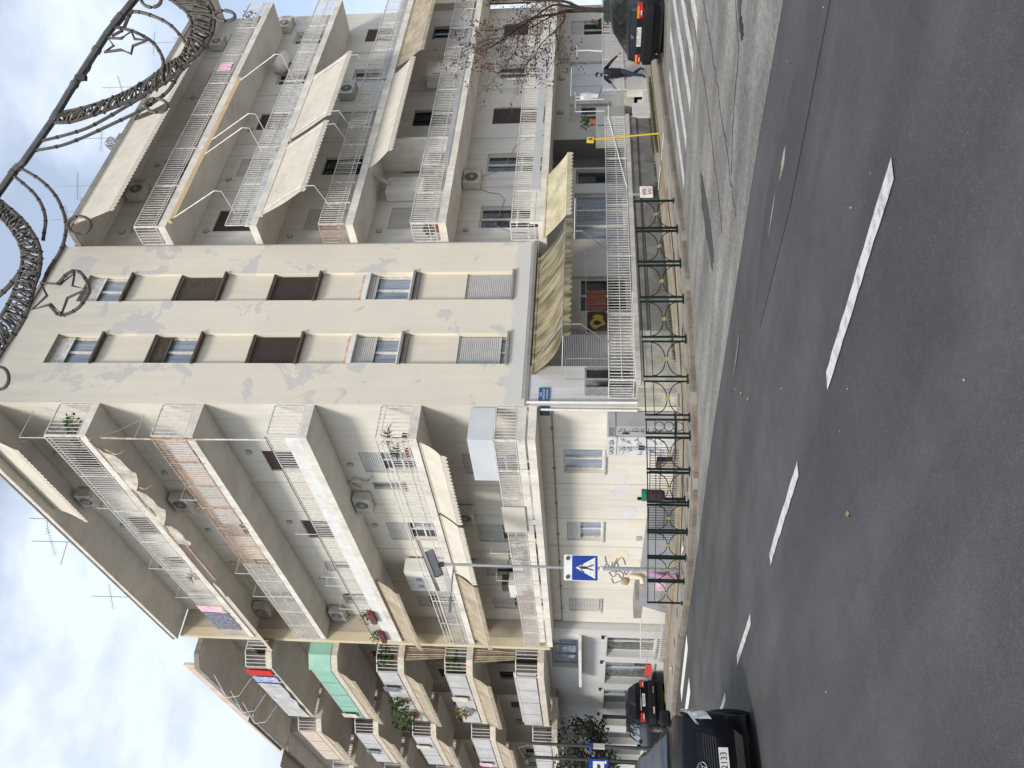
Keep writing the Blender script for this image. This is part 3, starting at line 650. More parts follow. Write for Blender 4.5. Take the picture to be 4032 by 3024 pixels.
# painted-over patches of pale purple and ochre on the ground floor wall
def blob(F, u, z, ru, rz, m, d=.004, n=26, seed=1):
    r = random.Random(seed); mb = MB(); ph = [r.uniform(0, 6) for _ in range(4)]
    pts = []
    for i in range(n):
        a = 2 * pi * i / n; k = 1 + .16 * sin(2 * a + ph[0]) + .10 * sin(3 * a + ph[1]) + .05 * sin(7 * a + ph[2]); pts.append(F.P(u + ru * k * cos(a), z + rz * k * sin(a), d))
    mb.quad(*pts); return mb.build('painted_patch', m, B)
purp = mat('overpainted_purple', (0.62, 0.55, 0.61), (0.67, 0.63, 0.58), 1.5, .9); och = mat('overpainted_ochre', (0.70, 0.60, 0.45), (0.68, 0.62, 0.52), 1.5, .9)
for s_, (u, z, a, b, m) in enumerate([(20.35, 1.45, .35, .28, purp), (21.2, 1.25, .38, .34, purp), (22.6, 1.05, .48, .26, purp), (23.4, .75, .25, .3, och), (25.6, 1.15, .45, .28, och), (26.4, .55, .6, .25, och)]): blob(FL, u, z, a, b, m, .004 + s_ * .0006, seed=s_)
# left balcony railings by floor
def part_rail(*a, **k): return railing(B, *a, **k)
Fo = FLo; FeL = Fr('R', 17.09)
_rb = railing
lv = 17.12; lend = 31.3
# top floor
part_rail(Fo, lv, lend, 15.86, 16.80, .0, whitem, .12, 1.9, mids=(16.66,)); part_rail(FeL, 11.64, 12.66, 15.86, 16.78, 0, whitem, .12, 1.0)
# fourth floor: rusty rail, white sheets behind the first bays
part_rail(Fo, lv, 24.6, 12.88, 13.80, .0, rust, .115, 1.35, mids=(13.62,), label='rusty balcony railing'); part_rail(Fo, 24.62, lend, 12.88, 13.80, .0, whitem, .10, 1.3, mids=(13.62, 13.2)); part_rail(FeL, 11.64, 12.66, 12.88, 13.80, 0, whitem, .12, 1.0)
mb = MB(); Fo.box(mb, lv + .05, 20.3, 12.92, 13.6, -.06, -.05); Fo.box(mb, 20.35, 21.9, 12.92, 13.6, -.06, -.05); bp(mb, 'railing_screen', white)
# third floor: solid white kerb wall and bars with a dark rail
mb = MB(); Fo.box(mb, 17.07, lend, 9.761, 10.14, -.10, .0); bp(mb, 'balcony_parapet', white)
part_rail(Fo, lv, lend, 10.15, 10.66, -.05, whitem, .115, 1.6); part_rail(FeL, 11.74, 12.66, 9.80, 10.66, 0, whitem, .12, 1.0)
mb = MB(); Fo.box(mb, lv, lend, 10.665, 10.69, -.075, -.025); bp(mb, 'handrail', blackm)
# second floor
part_rail(Fo, lv, lend, 6.88, 7.74, .0, whitem, .12, 2.0, mids=(7.6, 7.05, 7.46), bars=False); part_rail(Fo, lv, 21.8, 6.92, 7.5, -.02, whitem, .12, 9); part_rail(Fo, 23.2, lend, 6.92, 7.5, -.02, whitem, .12, 9)
part_rail(FeL, 11.64, 12.66, 6.88, 7.74, 0, whitem, .12, 1.0, mids=(7.6,))
# first floor: low panels, bars above
mb = MB()
for a, b in [(17.1 + 1.38 * i, 17.1 + 1.38 * i + 1.33) for i in range(10)]: mb = MB(); Fo.box(mb, a, min(b, lend), 3.86, 4.08, -.03, -.01); bp(mb, 'railing_panel', slabm)
part_rail(Fo, lv, lend, 4.09, 4.66, .0, whitem, .085, 1.38); part_rail(FeL, 11.64, 12.66, 4.09, 4.66, 0, whitem, .10, 1.0)
mb = MB(); mb.box((11.64, 17.08, 3.86), (12.68, 17.095, 4.08)); bp(mb, 'railing_panel', slabm)
mb = MB(); Fo.box(mb, 17.1, 19.05, 4.68, 5.34, -.02, -.012); mb.box((11.63, 17.085, 4.68), (12.66, 17.093, 5.34)); bp(mb, 'wind_screen', mat('frosted_screen', (0.62, 0.64, 0.66), (0.55, 0.57, 0.60), 2, .3))
mb = MB(); Fo.box(mb, 20.4, 21.9, 4.05, 4.72, .03, .045); bp(mb, 'awning_cloth_screen', awn)

mb = MB(); mb.tube([(11.56, 17.08, 15.15), (11.55, 17.12, 13.0)], .028, 6); mb.tube([(11.55, 17.12, 13.0), (11.56, 17.1, 12.3)], .024, 6); bp(mb, 'balcony_pole', rust)
mb = MB(); mb.tube([(11.56, 17.1, 12.3), (11.57, 17.1, 10.6)], .022, 6); bp(mb, 'balcony_pole', whitem)
mb = MB(); mb.tube([(11.45, 17.15, 18.75), (11.7, 17.6, 17.9), (12.2, 17.8, 17.2), (12.6, 17.9, 16.7)], .010, 4); mb.tube([(11.6, 17.2, 15.6), (12.0, 17.4, 15.0), (12.5, 17.5, 14.5)], .010, 4); bp(mb, 'cable', pipem)
# ------------------------------------------------------------------ right facade
colsR = [(20.5, 21.6), (23.45, 24.5), (26.3, 27.35), (29.4, 30.35), (32.5, 33.55)]
RW = []; hR = []
for k in range(1, 6):
    for i, (a, b) in enumerate(colsR):
        if k == 2 and i == 3: continue
        door = i in (0, 2, 4) or k in (1, 3)
        z0 = ZT[k] + (.06 if door else .95); z1 = ZT[k] + 2.08 + (.1 if k in (4, 5) else 0)
        RW.append((a, b, z0, z1, k, i, door)); hR.append((a, b, z0, z1, .2))
XR = 34.9
mb = MB(); wall(mb, FR, 19.04, XR, 3.6, 18.80, hR, .2); mb.quad((XR, 17.75, 3.6), (XR, 30, 3.6), (XR, 30, 18.8), (XR, 17.75, 18.8)); bp(mb, 'side_street_wall', wallR)
for a, b, z0, z1, k, i, door in RW:
    st, sh, sm = 'white', rnd.choice([0, .3, .5, 1.0]), shut
    if (k, i) in ((3, 4), (1, 2), (1, 4), (4, 0), (4, 2)): st, sh, sm = 'brown', 1.0, brown
    if k == 3 and i in (1,): st, sh = 'dark', 0
    if k == 2 and i in (2, 4): st, sh = 'dark', 0
    if k == 1 and i in (0, 1): sh = 0
    if k == 3 and i == 0: sh = 1.0
    window(B, FR, a, b, z0, z1, st, sh, sm, dep=.14, sill=not door, door=door and st == 'white', gl=glass if k == 1 or st == 'dark' else None)
for k in range(1, 6):
    xe = 33.3 if k > 3 else 46
    if k < 3: xe = 38.0
    slab(FR, None, 19.06, xe, ZT[k], TH + .03, d=DR)
mb = MB(); FR.box(mb, 19.06, 34.95, 18.72, 18.90, -.3, 1.47); bp(mb, 'eaves', conc)
mb = MB(); mb.quad(FR.P(19.1, 18.715, 0), FR.P(34.9, 18.715, 0), FR.P(34.9, 18.715, 1.42), FR.P(19.1, 18.715, 1.42)); bp(mb, 'eaves_soffit', soffit)
for k in range(1, 6):
    for u in (22.6, 25.4, 28.6, 31.6): mb = MB(); FR.box(mb, u - .01, u + .01, ZT[k] + .01, ZT[k] + 2.7, -.005, .007); bp(mb, 'plaster_joint', jm)
FoR = FRo; FeR = Fr('L', 19.08)
mb = MB()
part_rail(FoR, 19.1, 33.28, 15.90, 16.62, 0, whitem, .115, 1.9, mids=(16.0,)); part_rail(FeR, 16.32, 17.03, 15.9, 16.62, 0, whitem, .12, .7)
mesh_m = mat('wire_mesh_screen', (0.60, 0.61, 0.62), (0.50, 0.51, 0.52), 30, .6)
part_rail(FoR, 19.1, 33.28, 12.95, 13.62, 0, whitem, .10, 1.9, mids=(13.2,))
mb = MB(); FoR.box(mb, 19.08, 27.0, 12.841, 12.99, -.05, .006); bp(mb, 'peeling_parapet', mat('peeling_blue_grey_paint', (0.56, 0.585, 0.62), (0.36, 0.355, 0.36), 4, .9, .4, 40, contrast=(.45, .52), detail=12))
mb = MB()
for a, b in ((19.2, 20.9), (23.6, 25.0)):
    for i in range(int((b - a) / .07)): FoR.box(mb, a + i * .07, a + i * .07 + .008, 13.0, 13.5, -.035, -.03)
    for j in range(7): FoR.box(mb, a, b, 13.0 + j * .07, 13.008 + j * .07, -.035, -.03)
bp(mb, 'mesh_screen', whitem)
part_rail(FoR, 19.1, 33.28, 9.90, 10.62, 0, whitem, .105, 1.0, mids=(10.05,))
part_rail(FoR, 33.3, 45.9, 9.90, 10.62, 0, whitem, .15, 1.4); part_rail(FeR, 16.32, 17.03, 9.95, 10.62, 0, rust, .12, .7, label='rusty end railing')
mb = MB(); FoR.box(mb, 27.2, 33.2, 9.761, 10.0, -.06, .005); bp(mb, 'balcony_parapet', mat('grey_parapet_paint', (0.42, 0.42, 0.43), (0.34, 0.34, 0.35), 2, .9))
for k in (2, 1):
    z = ZT[k]; part_rail(FoR, 19.1, 37.9, z + .1, z + (.88 if k == 2 else .82), 0, whitem, .10, 1.5, mids=(z + .3,) if k == 2 else ()); part_rail(FeR, 16.32, 17.03, z + .1, z + .85, 0, whitem, .12, .7, mids=(z + .3,))
mb = MB(); FoR.box(mb, 21.9, 30.6, 6.862, 7.02, -.05, .02); bp(mb, 'railing_panel', MATS['grey_parapet_paint'])
mb = MB(); FoR.box(mb, 20.6, 29.2, 3.83, 4.07, -.02, .03); bp(mb, 'railing_panel', mat('pale_grey_panel', (0.54, 0.545, 0.55), (0.46, 0.46, 0.47), 1, .7))
mb = MB(); FoR.box(mb, 19.06, 20.55, 3.801, 4.05, -.08, .0); bp(mb, 'balcony_parapet', slabm); mb = MB(); FoR.box(mb, 29.3, 37.9, 3.83, 4.07, -.02, .03); bp(mb, 'balcony_parapet', slabm)
# white partition and boiler on the second floor
mb = MB(); mb.box((23.55, 16.4, ZT[2]), (23.65, 17.74, ZT[3] - .25)); bp(mb, 'partition_wall', white)

# rainwater pipes and cables along the tower and walls
mb = MB(); mb.tube([(12.78, 17.0, 3.86), (12.78, 16.99, .9)], .035, 8); mb.tube([(12.62, 17.10, 3.5), (12.62, 17.12, 1.0)], .03, 8); bp(mb, 'drain_pipe', white)
mb = MB(); mb.tube([(12.66, 17.15, 3.22), (12.66, 31.2, 3.24), (12.66, 31.25, 3.6)], .02, 6)
for u in range(18, 31, 2): mb.box((12.63, u, 3.19), (12.70, u + .04, 3.27))
bp(mb, 'gas_pipe', mat('brown_grey_pipe', (0.22, 0.20, 0.18), None, 3, .7))
mb = MB(); mb.tube([(12.9, 17.02, 4.0), (16, 17.02, 3.99), (18.95, 17.02, 4.0)], .012, 5); mb.tube([(19.0, 17.02, 4.2), (18.98, 17.02, 12), (19.0, 17.02, 17.5)], .012, 5); bp(mb, 'cable', greym)
# right neighbour end: lower cream house past the end of the side street wall
H = thing('cream_house', 'low cream house with brown shutters beyond the last balconies on the side street', 'house', (36, 18, 0))
H['_off'] = (36.0, 18.0, 0.0)
Fh = Fr('R', 17.45)
mb = MB(); wall(mb, Fh, 34.95, 60, .3, 9.3, [(35.0, 37.2, 4.4, 6.6), (39, 41, 4.4, 6.6), (36, 38, 1.2, 3.0)]); mb.box((34.95, 17.46, 9.3), (60, 26, 9.35)); mb.build('wall', cream, H)
window(H, Fh, 35.0, 37.2, 4.4, 6.6, 'brown', 1.0, brown); window(H, Fh, 39, 41, 4.4, 6.6, 'brown', 1.0, brown); window(H, Fh, 36, 38, 1.2, 3.0, 'white', .2)
mb = MB(); mb.box((34.98, 17.0, 9.35), (60.3, 26.2, 9.55)); mb.build('roof', terra, H)

# ------------------------------------------------------------------ ground floor terrace (right of the corner)
gR = [(14.62, 16.0, 1.10, 3.02), (16.75, 18.2, 1.10, 2.98), (19.9, 22.2, 1.10, 2.75), (22.7, 23.5, 1.08, 2.72), (26.3, 27.45, 1.55, 3.0), (28.0, 30.4, 1.10, 3.0), (32.45, 33.6, 1.35, 3.04)]
groundm = mat('grey_blue_ground_wall', (0.60, 0.585, 0.56), (0.52, 0.51, 0.49), .8, .9, .2, 50, streak=.2)
mb = MB(); wall(mb, FR, 14.05, 23.6, .2, 3.84, [h + (.22,) for h in gR[:4]]); wall(mb, FR, 25.2, XR, .2, 3.6, [h + (.22,) for h in gR[4:]]); bp(mb, 'ground_wall', groundm)
mb = MB(); mb.box((12.715, 17.055, .2), (14.05, 17.2, 3.84)); mb.box((13.9, 17.2, .2), (14.05, 17.75, 3.84)); bp(mb, 'corner_wall', mat('pale_blue_white_wall', (0.66, 0.66, 0.665), (0.58, 0.58, 0.585), .7, .9, streak=.3))
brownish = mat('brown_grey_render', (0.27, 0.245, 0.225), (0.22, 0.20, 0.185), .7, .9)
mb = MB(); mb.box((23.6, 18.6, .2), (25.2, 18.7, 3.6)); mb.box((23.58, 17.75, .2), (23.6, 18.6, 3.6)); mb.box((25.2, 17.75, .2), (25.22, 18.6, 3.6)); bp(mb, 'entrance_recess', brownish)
mb = MB(); mb.box((24.15, 18.55, 2.15), (24.65, 18.6, 2.62)); bp(mb, 'letter_boxes', brown2)
mb = MB(); slats(mb, FR, 14.64, 15.98, 1.1, 3.0, -.06, .05); bp(mb, 'roller_shutter', shut)
window(B, FR, 16.75, 18.2, 1.10, 2.55, 'white', 0, dep=.14, sill=False, gl=glass); 
mb = MB(); FR.box(mb, 16.77, 18.18, 2.55, 2.96, -.12, -.06); bp(mb, 'shutter_box', shut)
window(B, FR, 19.9, 22.2, 1.10, 2.73, 'white', 0, dep=.14, sill=False, panes=3, gl=glassl); window(B, FR, 22.7, 23.5, 1.08, 2.70, 'grey', 0, dep=.14, sill=False, panes=1, gl=glass)
window(B, FR, 26.3, 27.45, 1.55, 3.0, 'white', .28, shut, dep=.14, gl=glass)
mb = MB(); FR.box(mb, 28.02, 30.38, 1.10, 2.98, -.14, -.10)
for u in (28.8, 29.6): FR.box(mb, u - .02, u + .02, 1.1, 2.98, -.10, -.08)
bp(mb, 'folding_door', mat('white_blue_panel', (0.62, 0.63, 0.66), (0.56, 0.57, 0.6), 1, .6))
w_ = window(B, FR, 32.45, 33.6, 1.35, 3.04, 'white', .3, shut, dep=.14, gl=dark)
window(B, FT.at(.0), 13.12, 13.95, 1.10, 2.36, 'grey', 0, dep=-.03, gl=glass, sill=False)
mb = MB(); mb.obox((13.0, 16.8, 1.75), (.02, .2, 0), (0, 0, .6), (.01, 0, 0)); mb.obox((13.35, 16.85, 1.75), (.02, .17, 0), (0, 0, .6), (.01, 0, 0)); bp(mb, 'open_window_leaf', greym)
# terrace floor, planter wall, railing
terr = mat('terrace_edge_paint', (0.60, 0.57, 0.52), (0.42, 0.40, 0.37), 2, .9, .3, 40, streak=.5, grime=.4)
wallp = mat('stained_planter_wall', (0.23, 0.22, 0.20), (0.10, 0.10, 0.095), 1.3, .95, .8, 25, grime=.8)
wallp2 = mat('pale_stained_render', (0.50, 0.48, 0.42), (0.32, 0.31, 0.27), 1.6, .95, .7, 25, streak=.4, grime=.75)
mb = MB(); mb.box((12.9, 16.22, .80), (24.3, 18.3, 1.04)); mb.box((12.86, 16.15, .94), (24.32, 16.4, 1.065)); bp(mb, 'terrace_floor', terr)
mb = MB(); mb.box((14.6, 16.25, -.3), (24.2, 16.5, .86)); mb.box((14.6, 16.20, .72), (24.2, 16.52, .90)); bp(mb, 'planter_wall', wallp)
mb = MB(); mb.box((12.88, 16.23, -.4), (14.59, 16.5, .93)); mb.box((12.72, 16.5, -.4), (13.0, 17.04, 1.0)); bp(mb, 'planter_wall', wallp2, label='pale stained end of the planter wall')
mb = MB(); mb.box((24.2, 16.15, .0), (24.95, 16.5, .80)); mb.box((25.85, 16.2, .0), (33.8, 16.5, .95)); bp(mb, 'planter_wall', groundm, label='painted grey end of the planter wall')
mb = MB(); mb.box((25.9, 16.4, .7), (34, 17.7, 1.04)); bp(mb, 'terrace_floor', terr)
mb = MB(); mb.box((24.95, 16.25, .2), (25.85, 18.6, .42)); mb.box((24.95, 16.6, .42), (25.85, 18.6, .58)); mb.box((24.95, 16.95, .58), (25.85, 18.6, .74)); mb.box((24.95, 17.3, .74), (25.85, 18.6, .90)); bp(mb, 'entrance_step', groundm)
Ft = Fr('R', 16.22)
part_rail(Ft, 12.92, 24.25, 1.10, 1.75, 0, whitem, .105, 2.2, mids=(1.42,), bar=.009); part_rail(Fr('L', 12.93), 16.25, 17.0, 1.10, 1.75, 0, whitem, .11, .8)
part_rail(Ft, 12.96, 16.0, .98, 1.08, .0, whitem, .4, 2)
part_rail(Ft, 25.9, 33.8, 1.05, 1.8, 0, whitem, .11, 2.0, mids=(1.52,)); 
mb = MB(); mb.tube([(20.5, 16.2, 1.1), (24.2, 16.2, 1.62), (24.9, 16.2, 1.62)], .02); bp(mb, 'handrail', white)
# ------------------------------------------------------------------ neighbouring block with bevelled balconies (further down the street)
def neighbour(name, label, y0, y1, xo, dz, wallx, cols, top_m, tz_top=18.6, party=False, seed=1, screens=()):
    r = random.Random(seed); N = thing(name, label, 'apartment building', (wallx, y0, 0)); N['_off'] = (wallx, y0, 0.0)
    F = Fr('L', wallx); D = wallx - xo; tz_top = 18.6
    ZN = {1: 4.18 + dz, 2: 6.98 + dz, 3: 9.72 + dz, 4: 12.42 + dz, 5: 15.12 + dz}
    hol = []; W = []
    for k in ZN:
        for i, (a, b) in enumerate(cols):
            hol.append((a, b, ZN[k] + .1, ZN[k] + 2.05, .2)); W.append((a, b, ZN[k] + .1, ZN[k] + 2.05, k, i))
    mb = MB(); wall(mb, F, y0, y1, 3.9 + dz, tz_top - .4, hol, .2); mb.quad((wallx, y0 + .01, 3.7), (wallx + 6, y0 + .01, 3.7), (wallx + 6, y0 + .01, tz_top - .3), (wallx, y0 + .01, tz_top - .3)); mb.quad((xo + .3, y0 + .3, tz_top - .52), (wallx + 6, y0 + .3, tz_top - .52), (wallx + 6, y1, tz_top - .52), (xo + .3, y1, tz_top - .52)); mb.build('wall', wallN, N)
    for a, b, z0, z1, k, i in W: window(N, F, a, b, z0, z1, r.choice(['brown', 'white', 'dark']), r.choice([0, .4, 1, 1]), r.choice([shut, brown, brown2]), dep=.13, sill=False)
    bev = 0.45
    for k, z in ZN.items():
        mb = MB(); poly = [(wallx, y0), (xo + bev, y0), (xo, y0 + bev), (xo, y1), (wallx, y1)] if k < 5 or True else []
        mb.prism([(x, y, z - .25) for x, y in poly], (0, 0, .25)); s = mb.build('balcony_slab', slabN, N)
        mb = MB(); mb.quad(*[(x + (.03 if x < wallx else 0), y + (.02 if y == y0 else 0), z - .254) for x, y in poly]); mb.build('slab_underside', soffit, s)
        # end railing and bevel railing (bars), then solid panels along the street
        zt = z + .85; mb = MB(); pth = [(wallx - .1, y0 + .04), (xo + bev + .02, y0 + .04), (xo + .04, y0 + bev + .02), (xo + .04, y1 - .04)]
        mb.tube([(x, y, zt) for x, y in pth], .022)
        for (xa, ya), (xb, yb) in zip(pth[:2], pth[1:3]):
            l = hypot(xb - xa, yb - ya); n = int(l / .13)
            for j in range(n + 1): f = j / n; mb.box((xa + (xb - xa) * f - .012, ya + (yb - ya) * f - .012, z), (xa + (xb - xa) * f + .012, ya + (yb - ya) * f + .012, zt))
        mb.build('railing', whitem, N)
        if party and k == 4:
            mb = MB(); mb.prism([(11.6, y0 - .02, z + .02), (xo + bev, y0 - .02, z + .02), (xo - .02, y0 + bev, z + .02), (xo - .01, y0 + bev + .05, z + .02), (xo + bev, y0 + .01, z + .02), (11.6, y0 + .01, z + .02)], (0, 0, .9)); mb.build('railing_screen', greenP, N)
        n = max(2, int((y1 - y0 - bev) / 1.55)); pl = (y1 - y0 - bev - .1) / n
        pm = {0: whiteP, 1: greenP, 2: creamP}[screens[k - 1] if screens else 0]
        for j in range(n):
            mb = MB(); a = y0 + bev + .05 + j * pl
            mb.box((xo + .02, a + .03, z + .06), (xo + .045, a + pl - .03, zt - .03)); mb.build('railing_panel', pm, N)
        for j in range(n + 1): mb = MB(); mb.box((xo + .01, y0 + bev + .03 + j * pl, z), (xo + .06, y0 + bev + .06 + j * pl, zt)); mb.build('railing_post', greym, N)
    zt = tz_top
    mb = MB(); poly = [(wallx, y0), (10.5 + bev, y0), (10.5, y0 + bev), (10.5, y1), (wallx, y1)]
    mb.prism([(x, y, zt - .75) for x, y in poly], (0, 0, .22)); s = mb.build('eaves', conc, N)
    mb = MB(); mb.quad(*[(x + .02, y + .02, zt - .755) for x, y in poly]); mb.build('eaves_soffit', soffit, s)
    mb = MB(); mb.box((10.66, y0 + (.5 if party else -.05), 17.98), (10.76, y1, 18.62)); mb.build('roof_parapet', top_m, N)
    if party:
        mb = MB(); mb.box((11.60, 31.36, 3.7), (11.98, 31.60, 18.75)); mb.build('party_wall', yellow, N); mb = MB(); mb.box((11.98, 31.37, 3.7), (18.0, 31.60, 18.75)); mb.build('party_wall', mat('shaded_party_wall', (0.50, 0.44, 0.36), (0.44, 0.385, 0.32), .6, .9, streak=.2), N)  # tan inner part has the wall's shade put into its colour
    return N, ZN, F
wallN = mat('warm_grey_render', (0.50, 0.455, 0.41), (0.43, 0.39, 0.35), .7, .9, .2, 50, streak=.2)
slabN = mat('pebbled_slab_edge', (0.70, 0.63, 0.53), (0.50, 0.45, 0.38), 9, .9, .5, 30, grime=.25)
yellow = mat('pale_yellow_render', (0.68, 0.60, 0.44), (0.62, 0.54, 0.38), .6, .9, streak=.2)
whiteP = mat('white_panel', (0.60, 0.59, 0.58), (0.50, 0.49, 0.475), 1.5, .5, streak=.35, grime=.3)
greenP = mat('green_net_screen', (0.30, 0.54, 0.43), (0.23, 0.45, 0.35), 2, .6)
creamP = mat('cream_stone_panel', (0.66, 0.55, 0.44), (0.56, 0.46, 0.37), 5, .8)
parN = mat('stained_parapet_paint', (0.68, 0.62, 0.58), (0.62, 0.42, 0.30), 1.3, .9, streak=.3)
N1, Z1, F1 = neighbour('apartment_building', 'brown-grey apartment block with a green screened railing, next to the cream corner block', 31.62, 38.55, 10.65, 0, 12.5, [(32.6, 33.7), (34.9, 35.9), (36.9, 38.0)], parN, party=True, seed=4, screens=(0, 0, 0, 1, 2))
N2, Z2, F2 = neighbour('apartment_building', 'second block down the street, stepping out past the green-screened one', 38.60, 44.2, 10.10, -.35, 12.0, [(39.6, 40.6), (42.2, 43.2)], parN, 18.6, seed=5, screens=(0, 0, 0, 0, 2))
N3, Z3, F3 = neighbour('apartment_building', 'third block down the street, cut by the edge of the photo', 44.25, 56, 9.45, -.75, 11.4, [(45.4, 46.6), (48, 49)], parN, 18.4, seed=6, screens=(2, 2, 0, 0, 0))
# ground floor of the neighbour: white wall with shop windows and lettering
Fg = Fr('L', 12.4)
gwin = [(32.15, 34.3, -.55, 1.45), (34.95, 37.7, -.6, 1.46), (38.5, 41.4, -.65, 1.47), (42.3, 44.2, -.7, 1.5), (45.3, 47.6, -.8, 1.5), (48.4, 51, -.9, 1.5)]
mb = MB(); gray = mat('off_white_ground_wall', (0.55, 0.55, 0.54), (0.50, 0.50, 0.49), .6, .9, .15, 40, streak=.15)
mb.quad((12.4, 31.4, -3), (13.2, 31.4, -3), (13.2, 31.4, 3.9), (12.4, 31.4, 3.9)); wall(mb, Fg, 31.4, 60, -2.8, 3.9, [g + (.35,) for g in gwin] + [(32.5, 35.8, 2.62, 3.75, .25)]); o = mb.build('ground_wall', gray, N1)
tileglass = mat('tiled_shop_glass', (0.11, 0.14, 0.13), (0.03, 0.04, 0.04), 6, .12, coat=.5, contrast=(.42, .6))
for i, (a, b, c, d) in enumerate(gwin): window(N1, Fg, a + .03, b - .03, c, d, 'white', 0, dep=.3, gl=tileglass if i != 3 else dark, panes=2)
window(N1, Fg, 32.55, 35.75, 2.65, 3.7, 'grey', 0, dep=.2, gl=glassl, panes=3)
mb = MB(); mb.box((11.75, 31.95, 2.48), (12.39, 36.35, 2.60)); mb.build('window_ledge', white, N1)
for i, (a, b, c, d) in enumerate(gwin): mb = MB(); mb.box((12.28, a - .2, d + .12), (12.39, a - .1, d + .24)); mb.build('spot_light', dark, N1)
text('ΠΙΑΝΟΙ', .95, graffg, (12.385, 45.0, 2.45), ROT_L, N1, 'lettering', .01, 0.92).location = Vector((12.385, 45.0, 2.45)) - Vector(N1['_off'])
# open basement rail strip in front of the ground floor
# ------------------------------------------------------------------ awnings
def hung_cloth(name, label, F, u0, u1, zt, zb, d, m, cat='laundry', wav=.03, f=9.0, mb2=None):
    mb = MB(); n = 16; k = 6
    g = [[F.P(u0 + (u1 - u0) * i / n, zt + (zb - zt) * j / k - (.02 * sin(i * 1.7) if j == k else 0), d + wav * sin(i * f / n * 2 + j * .2) * (j / k)) for j in range(k + 1)] for i in range(n + 1)]
    for i in range(n):
        for j in range(k): mb.quad(g[i][j], g[i + 1][j], g[i + 1][j + 1], g[i][j + 1])
    o = mb.build(name, m); sd_ = o.modifiers.new('s', 'SOLIDIFY'); sd_.thickness = .008; return tag(o, label, cat)
pinkc = mat('pink_cloth', (0.70, 0.40, 0.52), (0.78, 0.56, 0.64), 6, .95); bluec = mat('navy_patterned_cloth', (0.10, 0.11, 0.16), (0.28, 0.29, 0.33), 14, .95, contrast=(.45, .55))
creamc0 = mat('pale_washing_cloth', (0.66, 0.62, 0.56), (0.5, 0.47, 0.43), 6, .95)
nm = {'L': 'on the street facade above the crossing sign', 'R': 'on the side street facade above the planter wall'}
awning('cream awning under the roof, side street front, nearest the tower', FRo, 19.3, 24.9, 18.66, .0, 17.30, .48, arms=(19.6, 22.0, 24.0), style='v', val=.18)
awning('cream awning under the roof, side street front, half behind the star garland', FRo, 25.3, 30.4, 18.66, .0, 17.45, .46, arms=(26.3, 29.2), style='v', val=.16)
bare_arms('white awning arms with the cloth rolled up under the top balcony, side street front', FRo, [19.35, 22.6, 23.4, 27.1], 15.45, .05, 13.62, 1.15, 13.4, 1.12, 13.25, .2)
mb = MB(); mb.tube([(19.2, 16.22, 15.42), (27.4, 16.22, 15.42)], .07, 8); mb.box((19.3, 16.13, 15.26), (27.3, 16.15, 15.40)); tag(mb.build('rolled_awning', mat('ochre_awning_cloth', (0.62, 0.47, 0.28), (0.50, 0.39, 0.25), 3, .95)), 'rolled ochre awning cloth along the underside of the top side street balcony', 'awning')
awning('large cream awning on the third floor, side street front, nearest the tower', FRo, 19.5, 23.2, 12.52, .05, 11.02, .95, arms=(19.75, 22.95), style='l', armz=(10.3, .1), val=.18)
awning('large cream awning on the third floor, side street front, farther one', FRo, 23.45, 27.5, 12.52, .05, 11.02, .95, arms=(23.7, 27.2), style='l', armz=(10.3, .1), val=.18)
awning('steep cream awning on the second floor, over the white partition and boiler balcony', FRo, 21.9, 27.55, 9.45, -.02, 8.74, .62, arms=(22.3, 24.0, 26.0), val=.17)
awning('mouldy steep cream awning on the second floor, behind the tree top', FRo, 28.0, 34.5, 9.45, -.02, 8.50, .62, m=awno, arms=(28.4, 30.6, 32.6), val=.17)
awning('cream awning with green stains over the terrace doors', FRo, 18.35, 21.3, 3.56, .02, 2.92, .85, m=mat('stained_cream_awning', (0.60, 0.53, 0.38), (0.38, 0.34, 0.19), 1.6, .95, grime=.3), arms=(18.6, 20.4), val=.17)
awning('big sagging mould-green awning over the terrace at the tower foot', FT, 13.75, 18.25, 3.72, .05, 2.92, 1.55, m=awnd, arms=(14.15, 17.7), style='l', armz=(1.75, .85), val=.22, scal=.2, sag=.10, arm_m=greym)
awning('cream awning under the eaves, street front, nearest the tower', FLo, 17.3, 21.3, 18.70, -.1, 17.62, .32, arms=(18.0, 20.6))
bare_arms('rusted awning frame under the fourth-floor ceiling with torn cloth', FLo, [17.6, 19.4], 15.5, -.02, 14.9, .25, 14.8, .2, 14.7, .1, m=rust)
# torn cloth hanging from the frame
def torn(label, F, pts, m, n=10, dep=.1):
    mb = MB(); P = [F.P(u, z, d) for u, z, d in pts]
    mb.quad(*P); mb.quad(*[p + F.V(0, 0, .012) for p in reversed(P)]); return tag(mb.build('torn_awning_cloth', m), label, 'torn awning')
t_ = thing('torn_awning', 'torn folded awning cloth hanging below the top balcony, street front', 'torn awning', (11.6, 17.3, 15.5)); t_['_off'] = (11.6, 17.3, 15.5)
mb = MB(); mb.tube([(11.55, 17.2, 15.52), (11.50, 21.4, 15.35), (11.55, 24.4, 15.5)], .035, 6); mb.build('frame_bar', rust, t_)
mb = MB(); r = random.Random(5); n = 26; up = []; lo = []
for i in range(n + 1):
    u = 17.5 + 5.5 * i / n; up.append((11.52, u, 15.46 - .03 * sin(i * .6))); lo.append((11.45 + .06 * sin(i * 1.3), u + .1, 15.30 - .40 * abs(sin(i * .33)) - .06 * r.random()))
for i in range(n): mb.quad(up[i], up[i + 1], lo[i + 1], lo[i]); mb.quad(*[(x - .01, y, z) for x, y, z in (lo[i], lo[i + 1], up[i + 1], up[i])])
mb.build('cloth', mat('bleached_cloth', (0.66, 0.60, 0.50), (0.40, 0.36, 0.30), 4, .95, grime=.4), t_)
